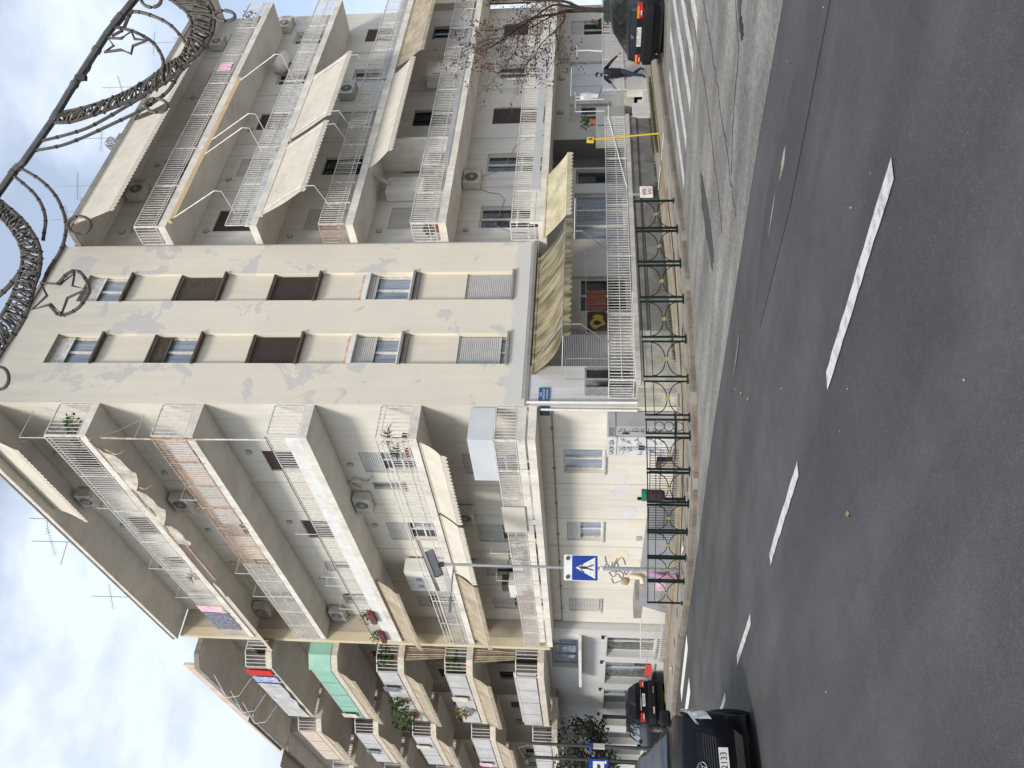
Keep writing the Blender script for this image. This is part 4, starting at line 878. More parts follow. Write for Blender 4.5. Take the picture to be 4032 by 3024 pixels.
awning('cream awning on the fourth floor, street front, at its far end', FLo, 26.4, 31.9, 15.5, -.05, 14.95, .42, arms=(27.4, 30.5))
mb = MB(); mb.tube([(11.75, 23.5, 15.4), (11.75, 26.2, 15.4)], .05, 8); tag(mb.build('rolled_awning', mat('pink_awning_cloth', (0.62, 0.45, 0.40), (0.5, 0.38, 0.34), 3, .95)), 'pinkish rolled awning in the middle of the fourth floor, street front', 'awning')
awning('cream awning on the second floor, street front, at its far end', FLo, 25.9, 31.2, 9.5, -.1, 8.78, .34, arms=(26.8, 29.8), m=awno)
awning('cream awning over the first-floor balcony, nearest the tower', FLo, 17.3, 20.95, 6.58, -.05, 6.02, .34, arms=(18.2, 20.1), val=.17)
awning('cream awning over the first-floor balcony, middle one behind the street lamp head', FLo, 21.1, 25.05, 6.58, -.05, 6.02, .34, arms=(21.6, 24.2), val=.17)
awning('cream awning over the first-floor balcony, farthest from the tower', FLo, 25.2, 30.9, 6.58, -.05, 6.02, .34, arms=(26.4, 30.3), val=.17, m=awno)
for k, zz in ((2, Z1[3]), (3, Z1[4]), (1, Z1[2])):
    awning('beige scalloped awning over the %s balcony of the green-screened block' % {1: 'first-floor', 2: 'second-floor', 3: 'third-floor'}[k], Fr('L', 10.65), 32.3, 38.2, zz - .27, .0, zz - .80, .30, arms=(33.4, 36.6), m=awno, val=.2, scal=.3)
for k, zz in ((2, Z2[3]), (3, Z2[4])):
    awning('beige scalloped awning over the %s balcony of the second block down the street' % {2: 'second-floor', 3: 'third-floor'}[k], Fr('L', 10.1), 39.3, 43.8, zz - .27, .0, zz - .80, .30, arms=(40.2, 42.9), m=awno, val=.2, scal=.3)
for k, zz in ((1, Z3[2]), (2, Z3[3]), (3, Z3[4])):
    awning('beige scalloped awning on the third block down the street, %s floor' % FLOOR[k], Fr('L', 9.45), 45.0, 51.0, zz - .27, .0, zz - .80, .30, arms=(46.2, 49.0), m=awno, val=.2, scal=.3)
awning('beige scalloped awning over the top balcony of the second block down the street', Fr('L', 10.1), 39.3, 43.8, Z2[5] - .27, .0, Z2[5] - .85, .32, arms=(40.2, 42.9), m=awno, val=.2, scal=.3)
awning('beige scalloped awning over the first balcony of the second block down the street', Fr('L', 10.1), 39.3, 43.8, Z2[2] - .27, .0, Z2[2] - .85, .32, arms=(40.2, 42.9), m=awno, val=.2, scal=.3)
for k, (u, zz, mm) in enumerate(((33.6, Z1[3], bluec), (34.6, Z1[2], creamc0), (40.3, Z2[3], creamc0), (41.6, Z2[4], bluec), (43.0, Z2[2], pinkc), (37.6, Z1[4], creamc0))):
    hung_cloth('washing', 'washing on a balcony panel down the street, %s' % ['dark piece nearest the cream block', 'pale piece nearest the cream block', 'pale piece on the second block', 'dark piece on the second block', 'pink piece on the second block', 'pale piece at the green screen'][k], Fr('L', 10.6 if u < 38.5 else 10.06), u, u + .6, zz + .9, zz + .25, .03, mm)
bare_arms('three white bare awning arms under the roof of the green-screened block', Fr('L', 10.65), [33.2, 35.2, 36.8], 17.7, 0, 16.9, .9, 16.4, .8, 16.1, .1)
# gathered curtains on the neighbour's near balcony ends
for k, lab in ((1, 'first'), (2, 'second')):
    mb = MB(); z0, z1 = Z1[k + 1] - .3, Z1[k] + (.5 if k == 2 else .9)
    n = 18; 
    for i in range(n):
        y = 31.7 + .02 * sin(i * 2.1); x0 = 11.0 + .85 * i / n; x1 = 11.0 + .85 * (i + 1) / n; 
        mb.quad((x0, y + .03 * (i % 2), z0), (x1, y + .03 * ((i + 1) % 2), z0), ((x1 - 11.4) * .55 + 11.4, y + .03 * ((i + 1) % 2), z1), ((x0 - 11.4) * .55 + 11.4, y + .03 * (i % 2), z1))
    tag(mb.build('tied_curtain', awno), 'beige tied curtain closing the near end of the neighbour\'s %s-floor balcony' % lab, 'curtain')
# pleated cloth behind the first floor railing of the neighbour
mb = MB(); n = 120
for i in range(n):
    y0, y1 = 31.9 + 6.5 * i / n, 31.9 + 6.5 * (i + 1) / n; a, b = .05 * sin(i * 1.1), .05 * sin((i + 1) * 1.1); mb.quad((10.78 + a, y0, Z1[1] + .05), (10.78 + b, y1, Z1[1] + .05), (10.78 + b, y1, Z1[1] + .95), (10.78 + a, y0, Z1[1] + .95))
tag(mb.build('balcony_curtain', mat('grey_pleated_cloth', (0.50, 0.46, 0.43), (0.38, 0.35, 0.33), 3, .9)), 'grey pleated cloth screen along the first-floor railing of the green-screened block', 'curtain')

# ------------------------------------------------------------------ air conditioners
AC = [('white air conditioner high on the second-floor wall, street front, above the small window', FL, 21.5, 9.02 - .02, .95, .5), ('white air conditioner on the third-floor wall near the far end, street front', FL, 31.0 - .6, 11.95, .9, .55),
      ('air conditioner on the fourth-floor wall, street front, nearer the tower', FL, 21.7, 14.95, .9, .55), ('air conditioner on the top-floor wall, street front', FL, 21.6, 18.1, .9, .5),
      ('white air conditioner with a black fan, far end of the fourth floor', FL, 30.2, 15.05, .9, .5), ('air conditioner in the shade of the first-floor balcony, street facade', FL, 22.2, 5.85, .95, .5),
      ('air conditioner with dangling cables on the first floor, side street front, between the windows', FR, 22.45, 6.0, .82, .58), ('air conditioner at the far end of the fourth floor, side street facade', FR, 33.4, 15.3, .95, .55),
      ('air conditioner with a dark fan on the top floor, side street front, nearest the tower', FR, 22.1, 18.0, .9, .55), ('air conditioner on the third floor, side street front under the big awnings', FR, 28.1, 11.5, .95, .55),
      ('air conditioner on the top floor, side street front behind the garland', FR, 32.1, 18.0, .8, .5),
      ('air conditioner over the fourth-floor balcony of the green-screened block', F1, 36.3, Z1[4] + 1.9, .9, .55), ('air conditioner over the third-floor balcony of the second block down the street', F2, 40.9, Z2[3] + 1.6, .9, .55)]
for lab, F, u, z, w, h in AC: air_con(lab, F, u, z, 0, w, h)
mb = MB(); mb.tube([(22.5, 17.72, 6.0), (22.3, 17.73, 5.7), (22.2, 17.73, 5.3), (21.9, 17.73, 5.1), (20.6, 17.73, 5.35), (20.3, 17.73, 4.9), (20.2, 17.73, 4.3)], .012, 5); mb.tube([(23.2, 17.72, 5.98), (23.5, 17.73, 5.3), (24.9, 17.73, 4.9), (25.6, 17.73, 4.2)], .01, 5)
tag(mb.build('loose_cable', greym), 'loose thin cables hanging from the first-floor air conditioner on the side street front', 'cable')
mb = MB(); mb.tube([(12.66, 21.3, 9.2), (12.64, 21.0, 9.5), (12.64, 20.7, 9.3), (12.64, 20.9, 8.9), (12.64, 20.6, 8.7)], .03, 6); tag(mb.build('loose_cable', pipem), 'insulated hose loop beside the second-floor air conditioner on the street front', 'hose')
# round wall lamps
for k, u, z in ((5, 20.2, 18.2), (5, 23.9, 18.2), (5, 28.3, 18.2), (4, 20.2, 15.2), (4, 23.0, 15.2), (4, 26.0, 15.2), (3, 19.9, 12.2), (2, 20.1, 9.2), (1, 20.1, 6.3), (1, 23.0, 6.3)):
    wall_lamp('round wall lamp on the %s floor, side street front, %s' % (FLOOR[k], {0: 'nearest the tower', 1: 'second from the tower', 2: 'third from the tower'}[int((u - 19.4) / 3.2) % 3]), FR, u + .3, z)
for k, u in ((5, 19.6), (5, 24.1), (5, 27.4), (4, 20.6), (4, 24.3), (4, 26.8), (3, 19.4), (3, 23.6), (3, 27.9), (2, 20.0), (2, 23.7), (1, 26.1)):
    wall_lamp('round wall lamp on the %s floor, street front, %s' % (FLOOR[k], 'nearest the tower' if u < 21 else 'in the middle' if u < 25 else 'towards its far end'), FL, u, ZT[k] + 2.4)
for u in (26.9, 29.2): wall_lamp('grey ground-floor wall lamp %s' % ('above the window beside the entrance recess' if u < 28 else 'above the white folding door'), FR, u, 3.35, .13)

# ------------------------------------------------------------------ clothes racks, laundry, balcony clutter
def rack(label, F, u0, u1, z0, z1, d0, d1, m=None, cloths=(), ends=True):
    base = F.P(u0, z0, d0); t = thing('clothes_line', label, 'clothes line', base, group='clothes-line frames over the railings')
    for u in (u0, u1):
        mb = MB(); mb.tube([F.P(u, z0, d0) - base, F.P(u, z1, d0) - base, F.P(u, z1, d1) - base], .014, 5); mb.build('bracket', m or whitem, t)
    for d in (d0 + (d1 - d0) * .3, d0 + (d1 - d0) * .95):
        mb = MB(); mb.tube([F.P(u0, z1, d) - base, F.P(u1, z1, d) - base], .005, 4); mb.build('line', whitem, t)
    return t
rack('white clothes-line frame on the top balcony end by the tower, street facade', FLo, 17.2, 21.0, 16.8, 17.55, 0, -.9)
rack('white clothes-line frame on the third floor, street front, nearer the tower', FLo, 22.4, 25.5, 10.66, 11.35, 0, -.6)
rack('white clothes-line frame on the third floor, street front, above the boxes of flowers', FLo, 26.2, 28.2, 10.66, 11.35, 0, -.6)
rack('clothes-line frame on the fourth balcony end by the tower, street facade', FLo, 17.2, 20.4, 13.8, 14.3, 0, -.8)
rack('clothes-line frame at the far part of the top balcony, street facade', FLo, 25.2, 27.6, 16.8, 17.4, 0, -.6)
rack('clothes-line frame on the fourth floor, street front, far part', FLo, 25.4, 27.3, 13.8, 14.35, 0, -.6)
rack('clothes-line frame on the first floor, street front', FLo, 23.4, 25.4, 4.66, 5.3, 0, -.6)
rack('clothes-line frame of the first balcony beside the red-leaved tree', FRo, 26.9, 29.9, 4.62, 5.25, 0, .0)
rack('grey clothes-line frame over the terrace rail at the tower corner', Fr('R', 16.2), 12.42 + .5, 13.6, 1.75, 2.84, 0, .03, m=greym)
rack('white clothes-line frame on the terrace, beside the hanging plastic bag', Fr('R', 16.2), 24.6, 25.3, 1.75, 2.75, .0, .3, m=white)
# T-shaped white drying post on the far terrace
mb = MB(); mb.tube([(28.4, 16.2, 1.8), (28.5, 16.2, 2.35), (28.5, 16.2, 2.75)], .03); mb.tube([(28.0, 16.2, 2.72), (29.0, 16.2, 2.74)], .02); tag(mb.build('drying_post', white), 'white T-shaped drying post on the terrace rail beside the tree', 'drying post')

hung_cloth('blanket', 'pink blanket over the far part of the top street railing', FLo, 28.2, 28.8, 16.84, 15.9, .04, pinkc)
hung_cloth('blanket', 'navy patterned blanket over the top street railing, next to the pink one', FLo, 28.85, 30.5, 16.84, 15.85, .04, bluec)
hung_cloth('towel', 'pink towel drying on the top railing, side street front', FRo, 28.0, 28.6, 16.5, 16.0, .03, pinkc)
redc = mat('red_cloth', (0.65, 0.04, 0.035), (0.50, 0.03, 0.03), 5, .9)
hung_cloth('rug', 'bright red rug over the top railing of the green-screened block', Fr('L', 10.62), 32.2, 32.9, 16.05, 15.0, .03, redc)
hung_cloth('rug', 'blue and white rug beside the red one on the green-screened block', Fr('L', 10.62), 33.0, 33.7, 16.0, 15.0, .03, mat('blue_white_cloth', (0.55, 0.62, 0.80), (0.20, 0.28, 0.55), 9, .9))
hung_cloth('balcony_sheet', 'long white sheet along the top railing of the green-screened block', Fr('L', 10.60), 33.8, 38.4, 16.0, 15.05, .02, whiteP)
def stripe_mat(name, cols, sc_, rough=.95):
    m = bpy.data.materials.new(name); m.use_nodes = True; nt = m.node_tree; b = nt.nodes['Principled BSDF']; L = nt.links.new
    tc = nt.nodes.new('ShaderNodeTexCoord'); mp = nt.nodes.new('ShaderNodeMapping'); mp.inputs['Location'].default_value = sc_[3:6]; mp.inputs['Scale'].default_value = sc_[:3]; L(tc.outputs['Object'], mp.inputs[0])
    w = nt.nodes.new('ShaderNodeTexWave'); w.wave_type = 'RINGS' if sc_[6] else 'BANDS'
    if sc_[6]: w.rings_direction = 'SPHERICAL'
    w.inputs['Scale'].default_value = 1.0; w.inputs['Distortion'].default_value = .6; L(mp.outputs[0], w.inputs[0])
    r = nt.nodes.new('ShaderNodeValToRGB'); r.color_ramp.interpolation = 'CONSTANT'; L(w.outputs[0], r.inputs[0])
    e = r.color_ramp.elements; e[0].color = (*cols[0], 1); e[1].position = 1 / len(cols); e[1].color = (*cols[1], 1)
    for i, c in enumerate(cols[2:]): q = e.new((i + 2) / len(cols)); q.color = (*c, 1)
    L(r.outputs[0], b.inputs['Base Color']); b.inputs['Roughness'].default_value = rough; return m
hung_cloth('towel', 'brown towel with a yellow leaf pattern hanging over the terrace, nearest the corner', Fr('R', 16.55), 14.85, 15.6, 2.3, 1.72, 0, stripe_mat('leaf_towel', [(.045, .03, .02), (.35, .22, .05), (.03, .022, .018)], (5, 1, 6, -76, 0, -12.2, True)), 'towel', .02)
hung_cloth('towel', 'reddish-brown striped towel beside the leaf-patterned one over the terrace', Fr('R', 16.55), 15.66, 16.4, 2.33, 1.78, 0, stripe_mat('striped_towel', [(.20, .07, .045), (.28, .13, .10), (.14, .045, .04)], (1.5, 0, 4.0, 0, 0, 0, False)), 'towel', .03)
mb = MB(); mb.tube([(14.2, 16.55, 2.32), (18.0, 16.55, 2.36)], .006, 4); tag(mb.build('washing_line', white), 'washing line carrying the two brown towels over the terrace', 'washing line')
mb = MB(); r = random.Random(2)
pts = []
for j in range(6):
    ring = [(25.8 + (.16 + .05 * sin(j)) * cos(a) + .02 * r.random(), 16.4 + .08 * sin(a), 2.58 - .13 * j + .02 * r.random()) for a in [2 * pi * i / 9 for i in range(9)]]; pts.append(ring)
mb.add([p for g in pts for p in g], [(a * 9 + i, a * 9 + (i + 1) % 9, (a + 1) * 9 + (i + 1) % 9, (a + 1) * 9 + i) for a in range(5) for i in range(9)])
mb.tube([(25.8, 16.4, 2.58), (25.78, 16.4, 2.75)], .02, 5)
tag(mb.build('plastic_bag', mat('thin_white_plastic', (.75, .75, .76), (.6, .6, .62), 6, .3)), 'white plastic bag hanging above the terrace rail near the walking man', 'bag')
# broom-like pole
mb = MB(); mb.tube([(26.3, 16.3, 1.8), (25.5, 16.3, 1.98)], .015, 5); tag(mb.build('pole', mat('blue_pole', (.05, .09, .25), None, 3, .5)), 'short blue pole beside the hanging plastic bag', 'pole')
# grey cupboard and plant on the terrace
t_ = thing('cupboard', 'grey cupboard on the terrace left of the walking man, with a plant on top', 'cupboard', (23.9, 16.75, 1.04))
mb = MB(); mb.box((0, 0, 0), (1.8, .45, 1.0)); mb.build('body', mat('grey_green_paint', (.33, .34, .32), (.28, .29, .28), 2, .6), t_)
mb = MB(); mb.box((.66, -.012, .05), (.69, 0, .95)); mb.build('door_gap', dark, t_)
def leaves(mb, c, r, n, size, seed=0, squash=1.0, droop=0.0):
    q = random.Random(seed)
    for _ in range(n):
        d = Vector((q.gauss(0, 1), q.gauss(0, 1), q.gauss(0, 1) * squash)); d = d.normalized() * r * q.random() ** .4 if d.length else d
        p = Vector(c) + Vector((d.x, d.y, d.z * squash)); a = Vector((q.gauss(0, 1), q.gauss(0, 1), q.gauss(0, 1) - droop)).normalized(); b = a.cross(Vector((q.gauss(0, 1), q.gauss(0, 1), q.gauss(0, 1)))).normalized(); s = size * q.uniform(.6, 1.3)
        mb.quad(p, p + a * s * .5 + b * s * .28, p + a * s, p + a * s * .5 - b * s * .28)
def potted(label, x, y, z, h, r, n=120, size=.12, m=None, potc=None, spiky=False, pw=.14, group='potted plants on the balconies'):
    t = thing('potted_plant', label, 'potted plant', (x, y, z), group=group)
    mb = MB(); mb.cyl((0, 0, .11), (0, 0, 1), pw * .75, .22, 12, r2=pw); mb.build('pot', potc or terra, t)
    mb = MB(); mb.tube([(0, 0, .2), (.02, .01, h * .7)], .012, 5); mb.build('stem', brown2, t)
    mb = MB()
    if spiky:
        q = random.Random(int(x * 7 + y))
        for _ in range(n):
            a = q.uniform(0, 2 * pi); e = q.uniform(-.2, 1.3); L_ = r * q.uniform(.7, 1.2); dx, dy, dz_ = cos(a) * cos(e), sin(a) * cos(e), sin(e); c = Vector((0, 0, h * .75)); m1 = c + Vector((dx, dy, dz_)) * L_ * .6; e1 = c + Vector((dx, dy, dz_ - .25)) * L_; w = Vector((-dy, dx, 0)) * .02
            mb.add([c - w * .6, c + w * .6, m1 + w, m1 - w, e1], [(0, 1, 2, 3), (3, 2, 4)])
    else: leaves(mb, (0, 0, h), r, n, size, int(x * 10 + y), .8)
    mb.build('foliage', m or green, t); return t
potted('dry brown spiky plant on the second balcony end by the tower, street facade', 11.85, 17.35, 6.86, .75, .45, 60, m=mat('dry_leaf_brown', (.22, .16, .10), (.12, .08, .05), 5, .9), spiky=True)
potted('green spiky plant behind the second-floor railing end, beside the dry one', 11.75, 17.9, 6.86, .55, .4, 70, spiky=True)
potted('green leafy pot on the top balcony end, street facade', 12.1, 17.3, 15.82, .5, .3); potted('small red potted flower on the top balcony end, street facade', 11.85, 17.6, 15.82, .4, .2, 80, m=green)
potted('green pot in the corner of the second-floor balcony, side street front', 19.35, 16.75, 6.86, .4, .2, 80); potted('green plant at the far end of the top side street railing', 32.3, 16.5, 15.82, .6, .4, 120)
potted('bushy green plant on the second balcony of the green-screened block', 10.75, 35.6, Z1[3], .55, .6, 380, .16); potted('long green trailing plant at the far end of the green-screened block\'s second balcony', 10.5, 37.3, Z1[3], .6, .75, 480, .16)
potted('dry ochre plant on the first balcony of the green-screened block', 10.75, 36.6, Z1[2], .6, .55, 260, .15, m=mat('ochre_leaf', (.26, .21, .07), (.12, .12, .04), 5, .9)); potted('dark creeper by the near balcony end of the green-screened block', 11.3, 32.0, Z1[3], .6, .5, 300, .13)
potted('dark creeper on the first balcony of the green-screened block, near end', 11.2, 32.4, Z1[2], .6, .45, 260, .13)
potted('small green plant on top of the grey terrace cupboard', 25.0, 16.9, 2.04, .35, .22, 90); potted('palm-like pot on the top balcony at the far street end', 11.75, 26.0, 15.82, .5, .3, 40, spiky=True)
# white flower boxes with red flowers on the third floor
for k, (u, lab) in enumerate(((28.3, 'nearer the tower'), (30.2, 'at the far end'))):
    t_ = thing('flower_box', 'red and white flower box on the third-floor street railing, %s' % lab, 'flower box', (11.55, u, 10.1)); mb = MB(); mb.box((-.1, 0, 0), (.1, .9, .18)); mb.build('box', mat('dark_red_plastic', (.16, .03, .04), None, 3, .5), t_)
    mb = MB(); leaves(mb, (0, .45, .3), .28, 90, .09, k); leaves(mb, (0, .2, .3), .2, 60, .09, k + 4); mb.build('leaves', green, t_)
    mb = MB(); leaves(mb, (-.08, .4, .35), .22, 16, .06, k + 9); mb.build('flowers', redc, t_)
# second-floor balcony (side street): boiler, bags, hose, pipe
t_ = thing('boiler', 'white boiler cabinet with a flue on the second-floor balcony beside the partition', 'boiler', (21.9, 17.3, 7.3)); mb = MB(); mb.box((0, 0, .6), (.75, .42, 1.85)); mb.build('cabinet', white, t_); mb = MB(); mb.tube([(.3, -.05, 1.7), (.28, -.55, 2.25), (.28, -.75, 2.35)], .06, 8); mb.build('flue', pipem, t_)
t_ = thing('stacked_chairs', 'grey folded chairs and bags piled against the second-floor partition', 'folded chairs', (22.9, 16.9, 6.86))
for i in range(4): mb = MB(); mb.tube([(0, .1 * i, 0), (.12, .1 * i, .9), (.5, .1 * i, .9), (.55, .1 * i, 0)], .015, 5); mb.obox((.3, .1 * i, .65), (.2, 0, 0), (0, .01, 0), (0, 0, .2)); mb.build('chair', greym, t_)
t_ = thing('fridge', 'white fridge on the second-floor balcony behind the awning', 'fridge', (28.7, 17.1, 6.86)); mb = MB(); mb.box((0, 0, 0), (.9, .6, 1.75)); mb.build('body', white, t_); mb = MB(); mb.box((.05, -.02, 1.1), (.08, 0, 1.5)); mb.build('handle', greym, t_)
t_ = thing('water_heater', 'white curved water tank on the fourth-floor wall, side street front', 'water heater', (30.1, 17.45, 14.9)); mb = MB(); mb.tube([(0, 0, 0), (.9, 0, 0)], .26, 14); mb.build('tank', white, t_, smooth=True); mb = MB(); mb.box((.1, .2, -.3), (.14, .28, .3)); mb.build('bracket', greym, t_); mb = MB(); mb.box((.75, .2, -.3), (.79, .28, .3)); mb.build('bracket', greym, t_)
# street-side clutter: cabinets with white doors, bike, table, box
t_ = thing('cabinet', 'white plastic cabinet on the second-floor street balcony behind the lamp head', 'cabinet', (12.1, 25.9, 6.86)); mb = MB(); mb.box((0, 0, .3), (.5, 1.6, 1.75)); mb.build('body', white, t_)
for i in (.55, 1.1):
    mb = MB(); mb.box((-.012, i - .02, 1.2), (0, i + .2, 1.4)); mb.build('vent', greym, t_)
t_ = thing('cupboard', 'small white cupboard on the first-floor street balcony behind the pole', 'cupboard', (12.0, 26.6, 3.8)); mb = MB(); mb.box((0, 0, .2), (.5, 1.0, 1.2)); mb.build('body', white, t_); mb = MB(); mb.box((.05, .1, 1.2), (.45, .6, 1.45)); mb.build('box', brown2, t_)
def bicycle(label, o, ang=90):
    t = thing('bicycle', label, 'bicycle', o, radians(ang))
    for x in (0, 1.05):
        mb = MB(); mb.tube([(x + .33 * cos(a), 0, .34 + .33 * sin(a)) for a in [2 * pi * i / 24 for i in range(24)]], .018, 5, closed=True)
        for k in range(8): a = pi * k / 8; mb.tube([(x + .33 * cos(a), 0, .34 + .33 * sin(a)), (x - .33 * cos(a), 0, .34 - .33 * sin(a))], .003, 3)
        mb.build('wheel', blackm, t)
    mb = MB(); mb.tube([(0, 0, .34), (.42, 0, .32), (.32, 0, .80), (0, 0, .34)], .016, 5); mb.tube([(.42, 0, .32), (.92, 0, .78), (.34, 0, .74)], .018, 5); mb.tube([(1.05, 0, .34), (.9, 0, .95)], .016, 5); mb.build('frame', blackm, t)
    mb = MB(); mb.tube([(.9, -.25, 1.0), (.88, 0, .96), (.9, .25, 1.0)], .014, 5); mb.build('handlebar', blackm, t); mb = MB(); mb.obox((.3, 0, .84), (.13, 0, 0), (0, .05, 0), (0, 0, .025)); mb.build('saddle', blackm, t); return t
bicycle('black bicycle leaning on the first-floor street balcony behind the bars', (12.0, 23.6, 3.85))
t_ = thing('chair', 'black wire garden chair on the first-floor street balcony by the bicycle', 'chair', (12.0, 22.4, 3.81)); mb = MB(); mb.box((-.22, -.22, .42), (.22, .22, .45)); mb.build('seat', blackm, t_)
for x in (-.2, .2):
    for y in (-.2, .2): mb = MB(); mb.box((x - .012, y - .012, 0), (x + .012, y + .012, .42)); mb.build('leg', blackm, t_)
mb = MB()
for i in range(6): mb.box((-.2 + .08 * i - .01, .2, .45), (-.2 + .08 * i + .01, .215, .9))
mb.box((-.22, .2, .88), (.22, .22, .93)); mb.build('backrest', blackm, t_)
t_ = thing('equipment_boxes', 'grey and white equipment boxes on the first-floor street balcony', 'boxes', (12.0, 24.9, 3.81)); mb = MB(); mb.box((0, 0, 0), (.4, .9, .6)); mb.build('box', greym, t_); mb = MB(); mb.box((.05, .1, .6), (.35, .6, .95)); mb.build('box', white, t_)
# wooden cabinet fronts at the first balcony
mb = MB()
for i in range(14): mb.box((11.75, 26.9 + i * .12, 3.95), (11.77, 27.0 + i * .12, 4.75))
tag(mb.build('reed_screen', mat('terracotta_reed', (.34, .2, .14), (.26, .15, .1), 5, .9)), 'terracotta slatted screen behind the first-floor street railing', 'screen')

# ------------------------------------------------------------------ roof antennas
def antenna(label, x, y, z0, h, kind='yagi', m=greym):
    t = thing('antenna', label, 'aerial', (x, y, z0), group='television aerials on the roof')
    mb = MB(); mb.tube([(0, 0, 0), (0, 0, h)], .018, 5); mb.build('mast', m, t)
    mb = MB(); q = random.Random(int(x * 9 + y)); a = q.uniform(-.5, .5); d = Vector((cos(a) * .8, -.6, q.uniform(-.1, .35))).normalized(); c = Vector((0, 0, h * .85)); L_ = 1.1
    mb.tube([c - d * L_ / 2, c + d * L_ / 2], .010, 4); pz = d.cross(Vector((0, 0, 1))).normalized()
    for i in range(12): p = c - d * L_ / 2 + d * L_ * i / 11; w = .20 - .008 * i; mb.tube([p - pz * w, p + pz * w], .005, 3)
    mb.build('aerial_rods', m, t)
    if kind == 'two':
        mb = MB(); c = Vector((0, 0, h * .6)); d2 = Vector((d.y, -d.x, .1)); mb.tube([c - d2 * .5, c + d2 * .5], .01, 4)
        for i in range(8): p = c - d2 * .5 + d2 * i / 7; mb.tube([p - Vector((0, 0, .22)), p + Vector((0, 0, .22))], .005, 3)
        mb.build('aerial_rods', m, t)
    if kind == 'grid':
        mb = MB()
        for i in range(6): mb.tube([(-.3, 0, h * .5 + .12 * i), (.3, .0, h * .5 + .12 * i)], .005, 3); mb.tube([(-.3 + .12 * i, 0, h * .5), (-.3 + .12 * i, 0, h * .5 + .6)], .005, 3)
        mb.build('grid_reflector', m, t)
    return t
antenna('roof aerial nearest the tower, behind the lower garland arcs', 23.9, 20, 18.9, 4.6, 'two'); antenna('roof aerial with a small grid, right of the lower garland arcs', 26.0, 20, 18.9, 5.1, 'grid'); antenna('plain roof mast between the aerials', 29.3, 20, 18.9, 5.4)
antenna('roof aerial under the garland band', 33.3, 20, 18.9, 6.1); antenna('tall roof aerial seen inside the upper scroll', 37.2, 20, 18.9, 5.8, 'two'); antenna('roof aerial low behind the garland at the parapet', 23.4, 19.2, 18.9, 3.2, 'grid')
antenna('street-side roof aerial, closest to the tower', 14, 26.2, 18.9, 4.5); antenna('street-side roof aerial with a diagonal stay', 14, 28.1, 18.9, 5.5, 'two'); antenna('street-side roof aerial with two combs, farthest from the tower', 14, 33.4, 18.5, 6.0, 'two')
antenna('thin white aerial standing on the tower roof', 17.5, 21, 19.2, 4.2, 'grid', pipem); antenna('thin white mast near the tower roof corner', 15.6, 21, 19.2, 5.0, 'two', pipem)
mb = MB(); mb.tube([(14, 28.1, 22.9), (14.0, 30.2, 24.3)], .02, 5); tag(mb.build('aerial_stay', greym), 'diagonal stay leaning against a street-side roof aerial', 'stay')
t_ = thing('chimney_cowl', 'round turbine cowl on a short chimney at the roof edge under the garland', 'chimney', (28.3, 19.6, 18.9)); mb = MB(); mb.box((-.3, -.3, 0), (.3, .3, 3.2)); mb.build('chimney', conc, t_)
mb = MB(); mb.tube([(0, 0, 3.2), (0, 0, 3.35)], .18, 12)
for i in range(14):
    a = 2 * pi * i / 14; mb.tube([(.12 * cos(a), .12 * sin(a), 3.35), (.3 * cos(a + .3), .3 * sin(a + .3), 3.55), (.1 * cos(a + .6), .1 * sin(a + .6), 3.8)], .02, 4)
mb.build('turbine', greym, t_)
